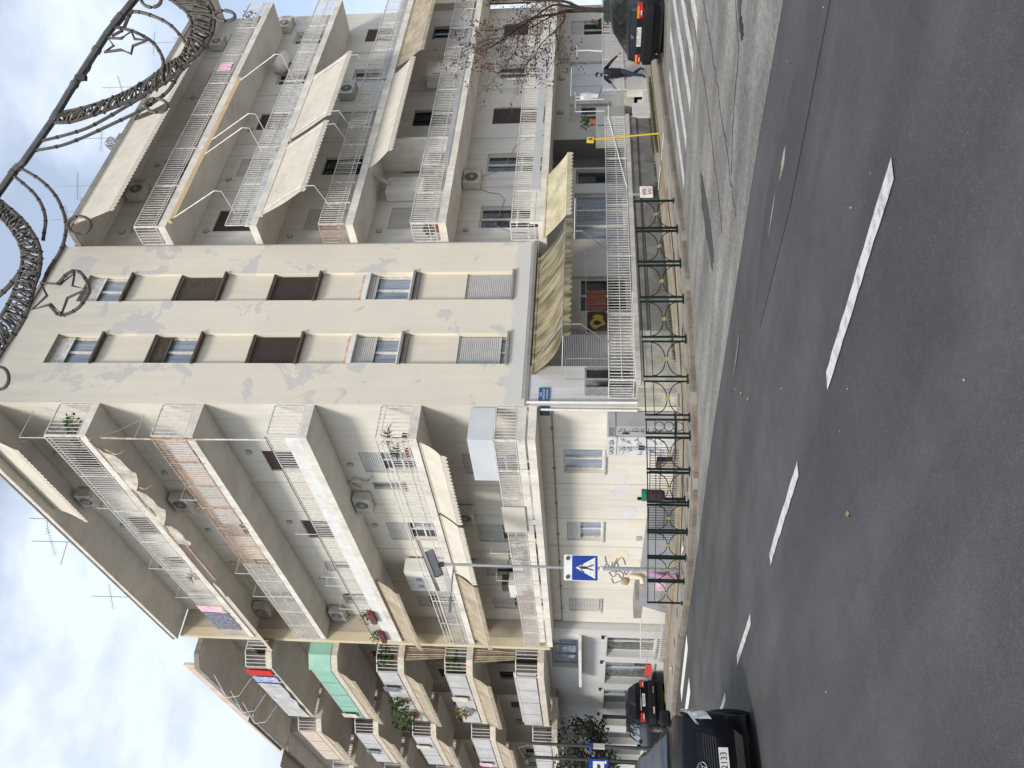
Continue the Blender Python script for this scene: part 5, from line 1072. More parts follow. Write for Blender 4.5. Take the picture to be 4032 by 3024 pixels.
# ------------------------------------------------------------------ garland of metal scrolls hung over the street
GF = Vector((0.6158, 0.7824, 0)).normalized(); GR = Vector((GF.y, -GF.x, 0))
def GP(p, d=0.0): return GF * (9.0 + d) + GR * p[0] + Vector((0, 0, p[1]))
DEC = {
'beam':[(4.61,7.37),(4.43,7.52),(4.05,7.85),(3.7,8.09),(3.37,8.32),(3.05,8.52),(2.77,8.73),(2.57,8.88),(2.49,8.98),(2.24,9.17),(2.02,9.34)],
'in1':[(3.15,8.39),(3.2,8.11),(3.3,7.77),(3.41,7.51),(3.55,7.27),(3.67,7.12),(3.75,6.96),(3.91,6.87),(4.08,6.83),(4.24,6.87),(4.37,7.02),(4.47,7.18),(4.49,7.37)],
'out1':[(3.03,8.51),(3.04,8.26),(3.16,7.85),(3.27,7.55),(3.36,7.34),(3.49,7.1),(3.68,6.87),(3.81,6.72),(4.0,6.59),(4.18,6.56),(4.32,6.59),(4.48,6.71),(4.6,6.93)],
'c':[(2.82,8.66),(2.87,8.41),(2.95,8.11),(3.07,7.85),(3.22,7.57),(3.32,7.38)],
'd':[(2.71,8.73),(2.76,8.41),(2.86,8.11),(3.01,7.75),(3.13,7.47),(3.23,7.29),(3.37,7.1),(3.58,6.96),(3.66,6.85)],
's1':[(4.02,7.79),(4.08,7.66),(4.12,7.79),(4.1,7.65),(4.04,7.48),(3.94,7.31),(3.83,7.22),(3.71,7.17),(3.58,7.19),(3.53,7.27)],
's2':[(4.1,7.65),(4.27,7.57),(4.29,7.51),(4.26,7.37),(4.18,7.18),(4.09,7.05),(3.96,6.94),(3.87,6.89),(3.75,6.96)],
'star1':[(3.96,7.79),(3.95,7.63),(4.03,7.51),(3.94,7.47),(3.92,7.31),(3.86,7.49),(3.77,7.51),(3.82,7.63),(3.8,7.83),(3.87,7.72)],
'r1':[(4.4,7.29),(4.39,7.17),(4.31,7.29)],
'r2':[(4.18,6.41),(4.17,6.29),(4.12,6.41)],
'r3':[(3.18,7.22),(3.17,7.09),(3.1,7.22)],
'r4':[(1.82,8.15),(1.82,8.01),(1.72,8.15)],
'a1':[(2.5,8.9),(2.38,8.69),(2.24,8.53),(2.08,8.42),(1.87,8.35),(1.68,8.36),(1.5,8.43),(1.31,8.56),(1.14,8.63)],
'a2':[(2.42,9.0),(2.31,8.86),(2.19,8.73),(2.05,8.64),(1.89,8.6),(1.72,8.62),(1.65,8.63)],
'out2':[(2.23,9.28),(2.16,9.17),(2.05,9.02),(1.93,8.87),(1.79,8.74),(1.62,8.63),(1.45,8.59),(1.26,8.61),(1.09,8.67),(0.9,8.72),(0.66,8.83),(0.42,9.01),(0.24,9.16),(0.1,9.31)],
'in2':[(2.01,9.28),(1.95,9.17),(1.87,9.04),(1.74,8.93),(1.59,8.84),(1.41,8.81),(1.17,8.87),(0.95,8.96),(0.74,9.09),(0.61,9.2),(0.47,9.33)],
'star2':[(1.15,8.6),(1.13,8.36),(1.26,8.18),(1.11,8.21),(1.07,8.04),(0.97,8.27),(0.79,8.34),(0.9,8.47),(0.84,8.7),(1.0,8.52)],
'loop':[(1.13,8.36),(1.24,8.25),(1.28,8.14),(1.22,8.05),(1.08,7.98),(1.0,8.0),(0.86,8.1),(0.78,8.25),(0.78,8.36),(0.89,8.46)],
'r5':[(0.04,9.12),(0.04,9.01),(-0.09,9.12)],
'br':[(1.38,8.83),(1.26,8.89),(1.11,9.02),(0.99,9.16),(0.9,9.27)],
'cable':[(3.38,8.26),(3.5,8.14),(3.57,8.07),(3.68,8.04),(3.73,8.01)],
}
def spline(P, k=5, closed=False):
    out = []; n = len(P)
    for i in range(n if closed else n - 1):
        p0, p1, p2, p3 = (P[(i - 1) % n] if closed or i > 0 else P[0]), P[i], P[(i + 1) % n], (P[(i + 2) % n] if closed or i + 2 < n else P[-1])
        for j in range(k):
            t = j / k; out.append(tuple(.5 * (2 * b + (c - a) * t + (2 * a - 5 * b + 4 * c - d) * t * t + (3 * b - a - 3 * c + d) * t ** 3) for a, b, c, d in zip(p0, p1, p2, p3)))
    if not closed: out.append(tuple(P[-1]))
    return out
lightm = mat('taped_light_tube', (0.115, 0.10, 0.09), (0.07, 0.06, 0.055), 12, .6)
beamm = mat('grey_beam', (0.10, 0.105, 0.11), (0.05, 0.055, 0.06), 5, .6)
coilm = mat('faded_tinsel_cord', (0.15, 0.135, 0.115), (0.08, 0.075, 0.065), 20, .7)
org = GP((2.5, 8.9)); GD = thing('christmas_garland', 'unlit Christmas garland of metal scrolls, stars and rings hanging over the street', 'christmas decoration', org); GD['_off'] = tuple(org)
rnd = random.Random(11)
mb = MB(); mb.tube([GP(p) for p in DEC['beam']], .042, 8)
for p, q in zip(DEC['beam'][1:], DEC['beam'][2:]):
    if rnd.random() < .75: f = rnd.random() * .8; c = GP((p[0] + (q[0] - p[0]) * f, p[1] + (q[1] - p[1]) * f)); dv = (GP(q) - GP(p)).normalized(); mb.tube([c, c + dv * rnd.uniform(.04, .16)], rnd.uniform(.047, .056), 8)
mb.build('beam', beamm, GD)
def wrapped(pts, r, name, d=0.0, closed=False, k=5):
    P = spline(pts, k, closed); mb = MB(); mb.tube([GP(p, d) for p in P], r, 6, closed=closed); o = mb.build(name, lightm, GD)
    mb = MB()
    for i in range(0, len(P) - 1, 4): a, b = GP(P[i], d), GP(P[i + 1], d); mb.tube([a, a.lerp(b, .35)], r * 1.25, 6)
    mb.build('cable_tie', blackm, o, kind='stuff'); return P
I1 = wrapped(DEC['in1'], .022, 'scroll_tube'); O1 = wrapped(DEC['out1'], .022, 'scroll_tube'); O2 = wrapped(DEC['out2'], .024, 'scroll_tube', -.1); I2 = wrapped(DEC['in2'], .022, 'scroll_tube', -.1)
for key in ('c', 'd', 's2', 'a1', 'a2'): wrapped(DEC[key], .020, 'scroll_tube')
wrapped(DEC['s1'][2:], .02, 'scroll_tube'); wrapped(DEC['s1'][:2], .018, 'scroll_tube'); wrapped(DEC['br'], .028, 'scroll_tube', -.05)
wrapped(DEC['loop'], .02, 'loop_tube', -.12)
for key in ('star1', 'star2'):
    P = DEC[key]; mb = MB(); mb.tube([GP(p, -.08) for p in P], .017, 6, closed=True); mb.build('star', lightm, GD)
for key in ('r1', 'r2', 'r3', 'r4', 'r5'):
    c, a, b = DEC[key]; va = (a[0] - c[0], a[1] - c[1]); vb = (b[0] - c[0], b[1] - c[1])
    mb = MB(); mb.tube([GP((c[0] + va[0] * cos(t) + vb[0] * sin(t), c[1] + va[1] * cos(t) + vb[1] * sin(t)), -.05) for t in [2 * pi * i / 24 for i in range(24)]], .02, 6, closed=True); mb.build('ring', lightm, GD)
def coil(A, B, turns, rad, d=0.0):
    mb = MB(); pts = []; n = turns * 6
    for i in range(n + 1):
        f = i / n; a = A[min(len(A) - 1, int(f * (len(A) - 1)))]; b = B[min(len(B) - 1, int(f * (len(B) - 1)))]
        fa = f * (len(A) - 1) % 1; fb = f * (len(B) - 1) % 1; a2 = A[min(len(A) - 1, int(f * (len(A) - 1)) + 1)]; b2 = B[min(len(B) - 1, int(f * (len(B) - 1)) + 1)]
        a = (a[0] + (a2[0] - a[0]) * fa, a[1] + (a2[1] - a[1]) * fa); b = (b[0] + (b2[0] - b[0]) * fb, b[1] + (b2[1] - b[1]) * fb)
        s = .5 + .46 * sin(i * 2 * pi / 6 + rnd.uniform(-.5, .5)); p = (a[0] + (b[0] - a[0]) * s + rnd.uniform(-.015, .015), a[1] + (b[1] - a[1]) * s + rnd.uniform(-.015, .015)); pts.append(GP(p, d + .05 * cos(i * 2 * pi / 6) + rnd.uniform(-.02, .02)))
    mb.tube(pts, rad, 5); mb.build('tinsel_coil', coilm, GD)
coil(I1, O1, 56, .011); coil(I1, O1, 34, .014, .03); coil(I2, O2, 50, .012, -.1); coil(I2, O2, 26, .014, -.07)
for A_, B_, d in ((I1, O1, 0), (I2, O2, -.1)):
    for i in range(0, min(len(A_), len(B_)), 5):
        mb = MB(); mb.tube([GP(A_[i], d), GP(B_[min(i, len(B_) - 1)], d)], .008, 4); mb.build('cross_bar', beamm, GD)
mb = MB(); mb.tube([GP(p, -.05) for p in spline(DEC['cable'])], .010, 5); mb.tube([GP((p[0] + .05, p[1] - .04), -.05) for p in spline(DEC['cable'])], .010, 5); mb.obox(GP((3.52, 8.13), -.06), GR * .03, GF * .03, (0, 0, .06)); mb.build('power_cable', blackm, GD)
mb = MB(); mb.tube([GP((4.7, 7.28)), GP((7.5, 4.9 + 1.5))], .03, 6); mb.tube([GP((2.0, 9.36)), GP((-4, 13.2))], .02, 6); mb.build('hanging_cable', beamm, GD)

# ------------------------------------------------------------------ pedestrian fence along the kerb corner
goldm = mat('gold_paint', (0.38, 0.27, 0.08), (0.26, 0.18, 0.06), 9, .5)
FP = [(15.25, 12.42), (14.15, 12.36), (13.22, 12.52), (12.39, 12.78), (11.58, 13.15), (10.86, 13.6), (10.24, 14.12), (9.98, 14.42), (9.62, 15.25), (9.42, 16.3), (9.27, 17.33), (9.14, 18.4), (9.08, 19.6), (9.06, 20.95)]
def fence_panel(i, a, b):
    a, b = Vector(a), Vector(b); t = (b - a).normalized(); a = a + t * .05; b = b - t * .05; L_ = (b - a).length; h = .93
    where = ['at the side street end, beside the meter box', 'second from the side street end', 'third from the side street end', 'fourth from the side street end', 'in front of the planter wall end', 'in front of the tower corner pipe', 'narrow one with three stacked circles', 'just past the narrow circles panel', 'in front of the basement window', 'in front of the brown litter bin', 'just beyond the litter bin', 'in front of the crossing sign pole', 'last one, in front of the woman'][i]
    t_ = thing('pedestrian_fence', 'dark green street fence panel, %s' % where, 'fence', (a.x, a.y, S(a.x, a.y)), math.atan2(t.y, t.x), group='pedestrian fence panels round the corner')
    dz = S(b.x, b.y) - S(a.x, a.y); sl_ = dz / L_
    def P(x, z): return (x, 0, z + sl_ * x)
    for x in (0, L_):
        mb = MB(); mb.obox(P(x, h / 2), (.02, 0, 0), (0, .02, 0), (0, 0, h / 2)); mb.obox(P(x, .01), (.05, 0, 0), (0, .05, 0), (0, 0, .012)); mb.build('post', greenm, t_)
    mb = MB(); mb.tube([P(0, h - .02), P(L_, h - .02)], .014); mb.build('rail', greenm, t_)
    mb = MB(); mb.tube([P(0, h - .20), P(L_, h - .20)], .009); mb.build('rail', greenm, t_)
    mb = MB(); mb.tube([P(0, .14), P(L_, .14)], .011); mb.build('rail', greenm, t_)
    z0, z1 = .14, h - .20; zm = (z0 + z1) / 2; c = L_ / 2; H = (z1 - z0) / 2
    if i == 6:
        for k in range(3):
            r = (z1 - z0) / 6; mb = MB(); mb.tube([P(c + min(r, c) * 1.0 * cos(q), z0 + r * (2 * k + 1) + r * sin(q)) for q in [2 * pi * j / 20 for j in range(20)]], .009, 5, closed=True); mb.build('circle', greenm, t_)
    else:
        # two facing bows that touch in the middle (top and bottom)
        for s in (1, -1):
            mb = MB(); mb.tube([P(c - (c - .02) * cos(q), zm + s * (H - (H - .02) * sin(q))) for q in [pi * j / 18 for j in range(19)]], .011, 5); mb.build('bow', greenm, t_)
        mb = MB(); mb.cyl(P(c, zm), (0, 1, 0), .045, .03, 14); mb.build('boss', goldm, t_)
for i, (a, b) in enumerate(zip(FP, FP[1:])): fence_panel(i, a, b)

# ------------------------------------------------------------------ crossing sign with solar lamp
sx, sy = 9.55, 19.95; sz = S(sx, sy)
CS = thing('crossing_sign', 'blue pedestrian crossing sign on a tall galvanised pole with a solar lamp', 'road sign', (sx, sy, sz)); CS['_off'] = (sx, sy, sz)
galv = mat('galvanised_steel', (0.42, 0.43, 0.44), (0.33, 0.34, 0.35), 6, .4, metal=.5)
mb = MB(); mb.tube([(sx, sy, sz), (sx, sy, 1.9)], .055, 10); mb.tube([(sx, sy, 1.9), (sx, sy, 6.12)], .038, 10); mb.cyl((sx, sy, sz + .02), (0, 0, 1), .13, .03, 12); mb.build('pole', galv, CS)
mb = MB(); mb.cyl((sx, sy, 1.9), (0, 0, 1), .065, .08, 10); mb.build('collar', white, CS)
F_ = Vector((sx, sy, 0)).normalized(); f2 = Vector((-.45, -.893, 0)).normalized(); sr = Vector((-f2.y, f2.x, 0))
def SP(u, z, d): return Vector((sx, sy, 0)) + f2 * (.06 + d) + sr * u + Vector((0, 0, z))
def rrect(mb, u0, u1, z0, z1, d, r=.03, th=.004):
    pts = []
    for (cx_, cz_, a0) in ((u1 - r, z1 - r, 0), (u0 + r, z1 - r, pi / 2), (u0 + r, z0 + r, pi), (u1 - r, z0 + r, 1.5 * pi)):
        for k in range(5): a = a0 + pi / 2 * k / 4; pts.append(SP(cx_ + r * cos(a), cz_ + r * sin(a), d))
    mb.prism(pts, f2 * th)
bluem = mat('sign_blue', (0.008, 0.045, 0.30), (0.008, 0.04, 0.27), 3, .35); signw = mat('sign_white', (.75, .76, .77), (.68, .69, .7), 3, .4)
mb = MB(); rrect(mb, -.33, .33, 1.99, 2.88, 0, .03, .02); mb.build('sign_plate', signw, CS)
mb = MB(); rrect(mb, -.315, .315, 2.0, 2.665, .022, .02); mb.build('blue_field', bluem, CS)
mb = MB(); mb.prism([SP(-.275, 2.06, .027), SP(.275, 2.06, .027), SP(0, 2.57, .027)], f2 * .003); mb.build('triangle', signw, CS)
for u in (-.24, .24): mb = MB(); mb.cyl(SP(u, 2.775, .035), f2, .052, .03, 16); mb.build('flashing_lamp', mat('lamp_lens_grey', (.10, .11, .13), (.04, .045, .05), 60, .3), CS)
mb = MB(); d = .032
mb.prism([SP(.02 + .022 * cos(a), 2.475 + .022 * sin(a), d) for a in [2 * pi * i / 12 for i in range(12)]], f2 * .002)
for poly in ([(-.03, 2.33), (-.02, 2.45), (.035, 2.45), (.045, 2.33), (.03, 2.27), (-.02, 2.27)], [(-.02, 2.29), (.012, 2.29), (-.03, 2.12), (-.07, 2.10), (-.062, 2.13)], [(.0, 2.29), (.03, 2.29), (.07, 2.19), (.10, 2.10), (.065, 2.10), (.04, 2.18)], [(-.02, 2.45), (-.035, 2.42), (-.10, 2.34), (-.115, 2.36), (-.06, 2.43)], [(.03, 2.45), (.045, 2.41), (.10, 2.36), (.11, 2.38), (.055, 2.43)]):
    mb.prism([SP(u, z, d) for u, z in poly], f2 * .002)
mb.build('walking_figure', graff, CS)
mb = MB()
for z, w in ((2.085, .20), (2.17, .15)):
    for k in range(6): u = -w + 2 * w * k / 5.6; mb.prism([SP(u, z, d - .001), SP(u + .03, z, d - .001), SP(u + .03, z + .008, d - .001), SP(u, z + .008, d - .001)], f2 * .002)
mb.build('crossing_lines', graff, CS)
panelm = mat('solar_panel', (.07, .085, .11), (.03, .04, .06), 30, .25, coat=.4); greyb = mat('slate_grey_paint', (.13, .145, .165), (.10, .11, .13), 4, .5)
top = Vector((sx, sy, 6.12)); mb = MB(); mb.obox(top + Vector((0, 0, .03)), sr * .07, f2 * .05, (0, 0, .06)); mb.build('pole_head', greyb, CS)
ax = (sr * .84 + Vector((0, 0, .40)) + f2 * -.05).normalized(); nz_ = (Vector((0, 0, 1)) - ax * ax.z).normalized(); ay_ = ax.cross(nz_)
mb = MB(); mb.obox(top + Vector((0, 0, .30)) + nz_ * .10, ax * .72, ay_ * .24, nz_ * .012); mb.build('solar_panel', panelm, CS)
mb = MB(); mb.obox(top + Vector((0, 0, .22)) + ax * .02, ax * .36, ay_ * .16, nz_ * .10); mb.build('battery_box', greyb, CS)
mb = MB(); a0 = Vector((sx, sy, 5.82)); a1 = a0 - sr * .85 + Vector((0, 0, .06)); mb.tube([a0, a1], .025, 6); mb.build('lamp_arm', galv, CS)
mb = MB(); mb.obox(a1 - sr * .18, sr * .2, f2 * .05, (0, 0, .03)); mb.build('lamp_head', greyb, CS)

# ------------------------------------------------------------------ litter bin, yellow pole, cabinets, plates
x, y = 9.95, 17.0; z = S(x, y); t_ = thing('litter_bin', 'brown litter bin with a green lid on a dark post behind the fence', 'litter bin', (x, y, z))
mb = MB(); mb.tube([(0, .0, 0), (0, 0, 1.12)], .04, 8); mb.cyl((0, 0, .02), (0, 0, 1), .09, .03, 10); mb.build('post', greenm, t_)
mb = MB(); mb.tube([(-.02, -.2, .50), (-.02, -.2, .55)], .10, 14, r2=.13); mb.tube([(-.02, -.2, .55), (-.02, -.2, .93)], .135, 14)
for k in range(4): mb.tube([(-.02, -.2, .58 + .1 * k), (-.02, -.2, .60 + .1 * k)], .141, 14)
mb.build('bin_body', mat('dark_brown_plastic', (.045, .022, .025), (.03, .016, .018), 5, .5), t_)
mb = MB(); mb.tube([(-.02, -.2, .93), (-.02, -.2, 1.03)], .147, 14); mb.build('lid', mat('bin_green', (.01, .20, .12), (.01, .15, .09), 4, .4), t_)
mb = MB(); mb.box((-.03, -.1, .7), (.03, 0, .74)); mb.build('bracket', greenm, t_)
x, y = 19.95, 13.9; z = S(x, y); t_ = thing('gas_marker_pole', 'slanting yellow marker pole with a square yellow head before the planter wall', 'pole', (x, y, z)); ym = mat('yellow_paint', (.70, .50, .04), (.55, .38, .05), 6, .6)
mb = MB(); mb.tube([(0, 0, 0), (-.22, 0, 1.85)], .024, 8); mb.build('pole', ym, t_); mb = MB(); mb.obox((-.24, 0, 1.93), (.10, 0, -.01), (0, .03, 0), (.01, 0, .10)); mb.build('head', ym, t_); mb = MB(); mb.cyl((-.24, -.035, 1.93), (0, 1, 0), .045, .01, 12); mb.build('dial', brown2, t_)

def strokes(F, paths, d, w, m, parent=None, name='graffiti', th=.002):
    """flat painted strokes lying on a facade plane"""
    mb = MB()
    for P in paths:
        P = spline([tuple(p) for p in P], 4)
        L_ = []; R_ = []
        for i, p in enumerate(P):
            a = P[max(i - 1, 0)]; b = P[min(i + 1, len(P) - 1)]; t = Vector((b[0] - a[0], b[1] - a[1])); t = t.normalized() if t.length > 1e-6 else Vector((1, 0)); q = Vector((-t.y, t.x)) * w
            L_.append((p[0] + q.x, p[1] + q.y)); R_.append((p[0] - q.x, p[1] - q.y))
        for i in range(len(P) - 1): mb.quad(F.P(*L_[i], d), F.P(*L_[i + 1], d), F.P(*R_[i + 1], d), F.P(*R_[i], d))
    return mb.build(name, m, parent)
cabg = mat('grey_cabinet_paint', (.40, .40, .41), (.33, .33, .34), 2, .6, grime=.2); cabw = mat('white_cabinet_paint', (.66, .66, .66), (.55, .55, .56), 2, .6, grime=.15, streak=.2)
Fc = Fr('L', 12.20)
t_ = thing('utility_cabinet', 'narrow grey street cabinet with curly graffiti, against the tower corner', 'utility cabinet', (12.2, 17.22, .0)); t_['_off'] = (12.2, 17.22, 0.0)
mb = MB(); mb.box((12.2, 17.22, .06), (12.66, 17.66, 1.55)); mb.box((12.18, 17.2, 1.56), (12.66, 17.68, 1.76)); mb.build('cabinet', cabg, t_)
mb = MB()
for k in range(5): mb.box((12.172, 17.24, 1.59 + .03 * k), (12.179, 17.64, 1.60 + .03 * k))
mb.build('vent', dark, t_)
mb = MB(); mb.box((12.19, 17.43, .1), (12.2, 17.44, 1.5)); mb.box((12.16, 17.5, 1.2), (12.2, 17.53, 1.38)); mb.build('handle', dark, t_)
strokes(Fc, [[(17.5, 1.46), (17.35, 1.42), (17.32, 1.34), (17.48, 1.30), (17.5, 1.22)], [(17.45, 1.12), (17.34, 1.1), (17.34, 1.0), (17.46, 1.0), (17.46, 1.1)], [(17.3, .9), (17.5, .86), (17.5, .74), (17.32, .72), (17.32, .82), (17.42, .84)], [(17.3, .62), (17.5, .55), (17.32, .5)], [(17.3, .4), (17.55, .44), (17.5, .3)]], .004, .008, graff, t_)
t_ = thing('utility_cabinet', 'wide white street cabinet covered in black tags, beside the narrow grey one', 'utility cabinet', (12.2, 17.72, .0)); t_['_off'] = (12.2, 17.72, 0.0)
mb = MB(); mb.box((12.2, 17.72, .02), (12.66, 18.62, 1.5)); mb.box((12.18, 17.70, 1.51), (12.66, 18.64, 1.76)); mb.build('cabinet', cabw, t_)
mb = MB(); mb.box((12.19, 18.17, .06), (12.2, 18.18, 1.46)); mb.build('door_gap', dark, t_); mb = MB(); mb.box((12.16, 18.22, .78), (12.2, 18.26, .93)); mb.box((12.16, 18.10, .78), (12.2, 18.14, .93)); mb.build('handle', blackm, t_)
r = random.Random(9); pth = []
for (u, z, s) in [(17.85, 1.36, .1), (17.95, 1.2, .12), (17.85, 1.0, .1), (18.05, .9, .12), (17.8, .65, .1), (17.95, .5, .12), (18.3, 1.2, .16), (18.45, .9, .12), (18.35, .55, .14), (18.5, .4, .1), (17.95, .3, .1), (18.3, 1.36, .12)]:
    for _ in range(2): pth.append([(u + r.uniform(-s, s), z + r.uniform(-s * .7, s * .7)) for _ in range(5)])
strokes(Fc, pth, .004, .006, graffg, t_)
strokes(Fc, [[(18.52, .25), (18.30, .3), (18.22, .6), (18.24, 1.1), (18.3, 1.3), (18.5, 1.32)], [(18.4, 1.2), (18.3, 1.0), (18.3, .5)]], .003, .016, mat('pale_blue_spray', (.25, .35, .50), None, 3, .7), t_)
text('LAOR SSA', .17, graff, (12.174, 18.15, 1.635), ROT_L, t_, 'graffiti', .001, .9).location = Vector((12.174, 18.15, 1.635)) - Vector(t_['_off'])
# wall tags
def tag_paint(name, label, F, paths, w, m): o = strokes(F, paths, .012, w, m, None, name); return tag(o, label, 'graffiti')
r = random.Random(21)
tag_paint('graffiti', 'dark looping graffiti tag on the street wall beside the crossing sign pole', FL,
          [[(25.6, 1.66), (26.1, 1.6), (26.4, 1.45), (26.0, 1.4)], [(26.2, 1.65), (26.6, 1.55), (26.3, 1.35), (26.6, 1.25)], [(25.7, 1.25), (26.3, 1.35), (25.6, 1.10), (26.2, .95)], [(26.8, 1.5), (27.2, 1.35), (26.9, 1.2), (27.3, 1.05), (26.9, 1.0), (26.7, 1.2), (26.8, 1.5)], [(27.3, 1.4), (27.7, 1.3), (27.5, 1.1), (27.8, .95), (27.4, .9)], [(26.5, 1.0), (27.0, .9), (26.6, .82)], [(26.0, 1.25), (26.5, 1.18), (26.9, 1.3)]], .022, graffg)
# street name plates
pb = mat('plate_blue', (.02, .09, .28), (.015, .07, .22), 5, .45); pw = mat('plate_lettering', (.62, .70, .74), None, 5, .5)
t_ = thing('street_name_plate', 'blue street name plate reading ΑΡΧΕΛΑΟΥ on the tower corner wall', 'street sign', (13.06, 17.02, 3.42)); mb = MB(); mb.box((-.22, 0, -.14), (.22, .018, .14)); mb.build('plate', pb, t_)
for s_, z, h in (('ΟΔΟΣ', .085, .07), ('ΑΡΧΕΛΑΟΥ', 0, .085), ('ARCHELAOU', -.085, .07)): text(s_, h, pw, (0, -.004, z), ROT_R, t_, 'lettering', .002, .8)
t_ = thing('street_name_plate', 'dirty blue street name plate round the corner, on the street front', 'street sign', (12.67, 17.24, 3.40)); mb = MB(); mb.box((0, -.2, -.13), (.018, .2, .13)); mb.build('plate', mat('dirty_plate_blue', (.03, .06, .12), (.02, .03, .06), 9, .6), t_)
for s_, z, h in (('ΟΔΟΣ', .07, .06), ('ΜΕΓΑΛΟΥ', 0, .07), ('ΑΛΕΞΑΝΔΡΟΥ', -.07, .06)): text(s_, h, mat('worn_lettering', (.30, .36, .42), None, 5, .6), (-.004, 0, z), ROT_L, t_, 'lettering', .001, .8)
mb = MB(); mb.box((12.66, 24.1, .52), (12.69, 24.35, .68)); tag(mb.build('wall_plate', mat('small_plate_grey', (.45, .42, .45), (.3, .28, .3), 20, .6)), 'small grey plate low on the street wall between the painted patches', 'plate')
# white meter box with red marks on the planter wall
t_ = thing('meter_box', 'white meter box with red marks fixed to the dark planter wall', 'meter box', (20.2, 16.1, .52)); mb = MB(); mb.box((-.24, 0, -.2), (.24, .1, .2)); o = mb.build('box', white, t_); bv = o.modifiers.new('b', 'BEVEL'); bv.width = .03; bv.segments = 3
mb = MB(); mb.tube([(-.1, .06, .2), (-.1, .06, .42)], .05, 8); mb.build('pipe', greym, t_)
redp = mat('red_spray', (.45, .03, .03), None, 3, .6); G0 = Fr('R', 0)
strokes(G0, [[(-.19, .13), (-.19, .02)], [(-.19, .07), (-.10, .07)], [(-.10, .13), (-.10, .02)], [(-.03, .02), (-.03, .13), (.05, .02), (.05, .13)], [(-.15, -.02), (-.12, -.14), (-.04, -.04), (0, -.14), (.1, -.05)]], .004, .012, redp, t_)
# teal waste container behind the parked car
x, y = 28.6, 14.3; t_ = thing('waste_container', 'teal street waste container standing behind the dark parked saloon', 'waste container', (x, y, S(x, y))); tealm = mat('teal_plastic', (.05, .11, .09), (.04, .085, .07), 3, .5)
mb = MB(); mb.prism([(0, -.05, .25), (2.0, -.05, .25), (2.1, -.15, 1.15), (-.1, -.15, 1.15)], (0, 1.0, 0)); mb.build('body', tealm, t_); mb = MB(); mb.prism([(-.12, -.2, 1.16), (-.12, .95, 1.16), (-.12, .75, 1.36), (-.12, .1, 1.36)], (2.24, 0, 0)); mb.build('lid', tealm, t_)
for xx in (.2, 1.8): mb = MB(); mb.cyl((xx, -.02, .12), (0, 1, 0), .12, .06, 12); mb.build('wheel', dark, t_)
mb = MB(); mb.box((.1, -.22, .7), (.25, -.15, .95)); mb.box((.1, -.22, .98), (.3, -.15, 1.1)); mb.build('hook', dark, t_)
# low fences and ramp wall before the street facade
t_ = thing('low_railing', 'low black wire railing round the basement light well', 'railing', (11.6, 17.4, S(11.6, 17.4))); 
mb = MB()
for k in range(22): yy = 0 + 2.6 * k / 21; mb.box((-.006, yy - .006, -.06 * yy), (.006, yy + .006, .72 - .055 * yy))
for zz in (.1, .45, .72): mb.tube([(0, 0, zz), (0, 2.6, zz - .143)], .012, 5)
mb.build('bars', blackm, t_)
t_ = thing('low_railing', 'second low black wire railing, behind the litter bin', 'railing', (11.6, 20.3, S(11.6, 20.3))); mb = MB()
for k in range(14): yy = 1.9 * k / 13; mb.box((-.006, yy - .006, -.06 * yy), (.006, yy + .006, .74 - .055 * yy))
for zz in (.3, .74): mb.tube([(0, 0, zz), (0, 1.9, zz - .1)], .012, 5)
mb.build('bars', blackm, t_)
t_ = thing('basement_ramp', 'grey sloping ramp wall behind the crossing sign and the woman', 'ramp', (11.8, 21.8, 0)); t_['_off'] = (11.8, 21.8, 0.0)
mb = MB(); mb.prism([(11.85, 21.8, -.6), (11.85, 22.0, .42), (11.85, 27.6, .45), (11.85, 28.4, -.75)], (.8, 0, 0)); mb.build('wall', mat('blue_grey_wall', (.27, .28, .30), (.22, .23, .25), 2, .9), t_); mb = MB(); mb.prism([(11.7, 21.9, -.5), (11.7, 27.4, -.2), (11.7, 28.4, -.78), (11.7, 23, -.62)], (.14, 0, 0)); mb.build('kerb', conc, t_)
t_ = thing('stair_canopy', 'small dark ledge box at the head of the basement stairs', 'ledge', (11.9, 27.3, .3)); mb = MB(); mb.box((0, 0, .0), (.75, 1.6, .28)); mb.build('box', conc, t_)
t_ = thing('stair_railing', 'white railing over the basement stairs at the far end, street front', 'railing', (11.7, 28.4, -.4)); mb = MB()
for k in range(20): yy = 3.9 * k / 19; mb.box((-.006, yy - .006, -.2 - .05 * yy), (.006, yy + .006, .75 - .05 * yy))
mb.tube([(0, 0, .75), (0, 3.9, .55)], .02, 5); mb.tube([(0, 0, .0), (0, 3.9, -.2)], .01, 5); mb.build('bars', whitem, t_); mb = MB(); mb.box((.0, -.2, -.7), (.5, 4.0, -.25)); mb.build('base_wall', conc, t_)
hung_cloth('banner', 'red strip cloth tied to the railing of the basement stairs', Fr('L', 11.66), 33.0, 34.3, -.1, -.35, 0, redc, 'banner', .02)
mb = MB(); mb.tube([(11.66, 32.3, -.1), (11.66, 34.5, -.2)], .01, 4); tag(mb.build('banner_wire', greym), 'thin wire holding the red strip of cloth', 'wire')
for k, (x, y, s, lab) in enumerate(((10.0, 28.6, .12, 'white paper scrap on the pavement beyond the woman'), (9.6, 18.9, .28, 'long white paper strip on the yellow paving'))):
    mb = MB(); z = S(x, y) + .02; mb.quad((x - s * .3, y - s, z), (x + s * .2, y - s * .8, z + .03), (x + s * .35, y + s, z), (x - s * .1, y + s * .9, z + .02)); mb.quad((x - s * .1, y + s * .9, z + .018), (x + s * .35, y + s, z - .002), (x + s * .2, y - s * .8, z + .028), (x - s * .3, y - s, z - .002)); tag(mb.build('litter', white), lab, 'litter')

